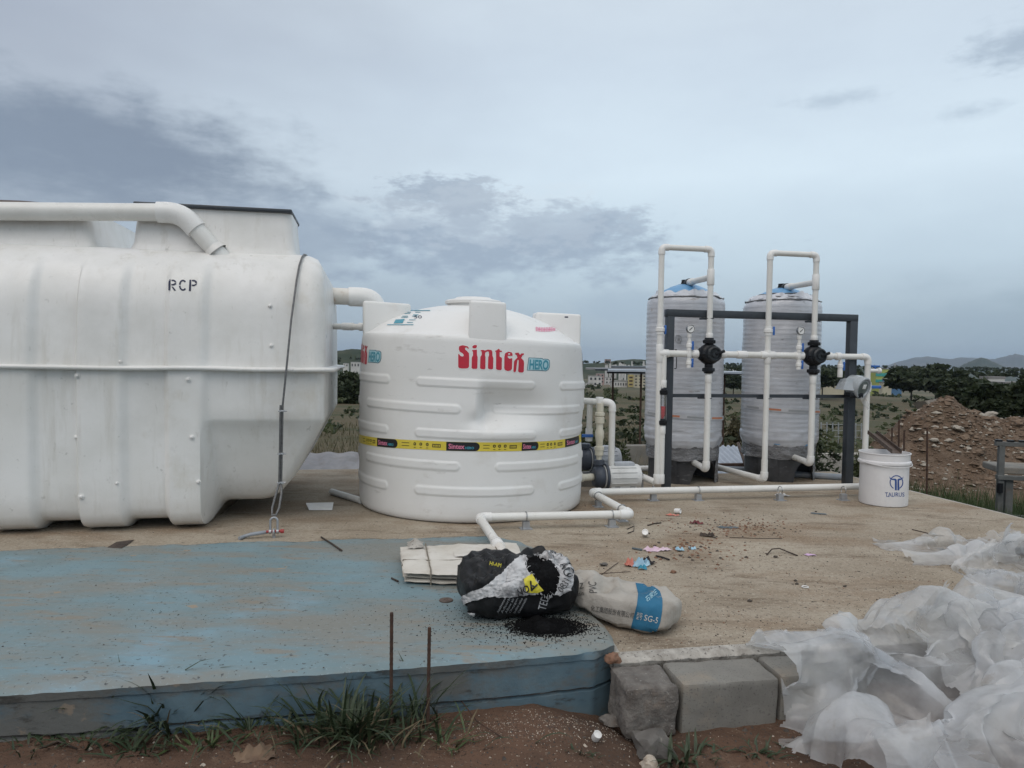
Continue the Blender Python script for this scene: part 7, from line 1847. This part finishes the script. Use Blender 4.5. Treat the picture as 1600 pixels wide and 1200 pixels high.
# shed roof of dark panels behind the first vessel
def shed():
    d = 16.0; th = TH('panel_shed', Vector((DY(985, 600, d).x, d, terr(DY(985, 600, d).x, d))), 'open shelter of thin dark roof panels left of the first vessel', 'shelter')
    def panel(x0, y0, x1, y1, d0, d1, nm, mt):
        a, b = DY(x0, y0, d0), DY(x1, y1, d0); c = DY(x1, y1-1.2, d1); e = DY(x0, y0-1.2, d1); t = Vector((0, 0, .035))
        th.part(nm, MB().add([a, b, c, e, a+t, b+t, c+t, e+t], [(3, 2, 1, 0), (4, 5, 6, 7), (0, 1, 5, 4), (1, 2, 6, 5), (2, 3, 7, 6), (3, 0, 4, 7)]), mt)
    panel(930, 579, 1120, 581.5, 15.0, 18.0, 'roof_panel', 'frame_paint'); panel(915, 577.5, 1125, 578, 17.6, 19.0, 'roof_panel', 'asbestos'); panel(955, 574.5, 1125, 576, 18.5, 20.5, 'roof_panel', 'frame_paint')
    panel(948, 583.5, 1165, 586, 14.6, 15.6, 'roof_panel', 'frame_paint'); panel(1120, 583, 1168, 584.5, 14.0, 14.5, 'roof_panel', 'roof_tin'); panel(950, 580.5, 1010, 581.2, 14.4, 14.9, 'roof_panel', 'roof_tin')
    for px, dd in ((958, 15.5), (1002, 14.8), (1132, 15.0)):
        t = DY(px, 582, dd); b = Vector((t.x, t.y, terr(t.x, t.y)-.1)); th.part('post', MB().tube([b, t], .022, 6), 'rust')
shed()

# houses and blocks in the distance
mk('wall_cream', (.50, .46, .34), (.44, .40, .30), .9, .3); mk('wall_white', (.58, .57, .54), (.48, .47, .45), .9, .3); mk('wall_ochre', (.42, .33, .12), (.46, .37, .15), .9, .3); mk('wall_teal', (.05, .30, .28), (.06, .34, .31), .8, .3); mk('wall_lime', (.40, .44, .12), (.36, .40, .12), .8, .3); mk('wall_pink', (.34, .24, .22), (.38, .28, .25), .9, .3); mk('wall_bluesheet', (.06, .14, .26), (.08, .17, .29), .7, .3); mk('window_dark', (.03, .032, .035), None, .3, rvar=0); mk('roof_grey', (.26, .255, .25), (.20, .195, .19), .9, .3)
HOUSES = 'houses across the valley'
def house(px, roof_row, ground_row, wpx, d, mat, label, storeys=2, cols=3, roof='roof_grey', depth_ratio=.8, win=True, name='house'):
    c = DY(px, ground_row, d); w = wpx/1130*d; h = DY(px, roof_row, d).z-c.z; th = TH(name, c-Vector((0, 0, .5)), label, 'house' if name == 'house' else 'building', HOUSES if name == 'house' else None); dp = w*depth_ratio
    low = max(.8, c.z-terr(c.x, c.y)+.6); th.part('wall', MB().box(c+Vector((0, dp/2, (h-low)/2)), (w, dp, h+low)), mat); th.part('roof', MB().box(c+Vector((0, dp/2, h+.15)), (w*1.05, dp*1.05, .3)), roof)
    if win:
        ww, hh = w/cols*.42, h/storeys*.45
        for j in range(storeys):
            for i in range(cols): th.part('window', MB().box(c+Vector((-w/2+w*(i+.5)/cols, -.02, h*(j+.52)/storeys)), (ww, .14, hh)), 'window_dark')
    return th
t = house(1000, 585.5, 604.5, 32, 420, 'wall_cream', 'cream apartment block left of the first wrapped vessel', 4, 5, name='apartment_block')
c = DY(985.5, 604.5, 418.5); h = DY(985.5, 585.5, 418.5).z-c.z; t.part('balcony_bay', MB().box(c+Vector((0, .6, h/2)), (3.0, 1.6, h)), 'wall_ochre')
for j in range(3): t.part('balcony', MB().box(c+Vector((0, -.26, h*(.2+.29*j))), (2.0, .1, h*.14)), 'rust')
house(930, 588, 604, 20, 430, 'wall_white', 'white house left of the shelter posts', 2, 3); house(938, 584, 599, 12, 470, 'wall_pink', 'pinkish unfinished house behind the white house', 3, 2); house(968, 596, 605, 24, 425, 'wall_white', 'low white building between the shelter posts', 1, 6)
house(921, 599, 604, 12, 415, 'wall_white', 'small white shed at the field edge left', 1, 2); house(951, 590, 600, 11, 480, 'wall_white', 'white house behind the low white building', 2, 2)
house(950, 561.5, 565, 9, 1080, 'wall_pink', 'reddish house on the ridge left', 1, 3)
rnd = random.Random(12)
for k in range(16):
    px = 946+rnd.random()*66; y = rnd.uniform(566, 575); house(px, y-2.2*rnd.uniform(.7, 1.2), y+.4, rnd.uniform(2.2, 4.6), 960+rnd.uniform(-60, 20), 'wall_white', 'tiny pale house scattered on the hillside left of the first vessel', 1, 2, win=False)
house(555, 566, 575, 14, 600, 'wall_white', 'white houses row seen between the two big tanks', 1, 3); house(540, 568, 574, 8, 560, 'wall_white', 'small white house left of the row between the tanks', 1, 2)
house(1155, 574, 579, 22, 800, 'wall_white', 'long white shed on the horizon between the vessels', 1, 5)
house(1302, 597, 604, 40, 190, 'wall_cream', 'low cream wall building behind the right frame post', 1, 4)
t = house(1380, 577, 604, 24, 300, 'wall_lime', 'building striped lime and teal right of the frame', 1, 1, win=False, name='striped_building')
c = DY(1380, 604, 300); w = 24/1130*300
for (y0, y1) in ((583, 588), (593, 597.5)): z0, z1 = DY(1380, y1, 300).z, DY(1380, y0, 300).z; t.part('stripe', MB().box(Vector((c.x, c.y-.05, (z0+z1)/2)), (w+.1, .3, z1-z0)), 'wall_teal')
house(1398, 593, 605, 22, 290, 'wall_bluesheet', 'blue sheet-metal shed beside the striped building', 1, 3, win=False); house(1386, 598, 606, 14, 270, 'wall_cream', 'small pale hut before the striped building', 1, 2)
house(1556, 592, 625, 26, 90, 'wall_white', 'white building glimpsed through the trees at right', 2, 3); house(1590, 602, 640, 40, 70, 'wall_white', 'pale wall behind the right-hand trees', 1, 4)
house(1545, 585, 589, 8, 900, 'wall_white', 'tiny white house at the foot of the cone-shaped hill', 1, 2, win=False)
t0, b0 = DY(1398.5, 568, 350), DY(1398.5, 606, 350); th = TH('lattice_mast', b0, 'slim lattice mast rising beside the dark trees', 'mast')
for s in (-1, 1): th.part('mast_leg', MB().tube([b0+Vector((s*.8, 0, 0)), t0+Vector((s*.25, 0, 0))], .16, 5), 'galv')
for k in range(9): f = k/8; th.part('mast_brace', MB().tube([b0.lerp(t0, f)+Vector((-.8+.55*f, 0, 0)), b0.lerp(t0, min(1, f+.1))+Vector((.8-.55*f, 0, 0))], .10, 4), 'galv')

# ------------------------------------------------------------------ air: pale haze over the whole country
hm = bpy.data.materials.new('haze_air'); hm.use_nodes = True; nt = hm.node_tree; nt.nodes.remove(nt.nodes['Principled BSDF'])
pv = nt.nodes.new('ShaderNodeVolumePrincipled'); pv.inputs['Color'].default_value = (.70, .83, 1.0, 1); pv.inputs['Density'].default_value = .00009; pv.inputs['Anisotropy'].default_value = .2
nt.links.new(pv.outputs[0], nt.nodes['Material Output'].inputs['Volume'])
o = MB().box((0, 0, 20), (23000, 23000, 290)).build('haze', hm); stuff(o)
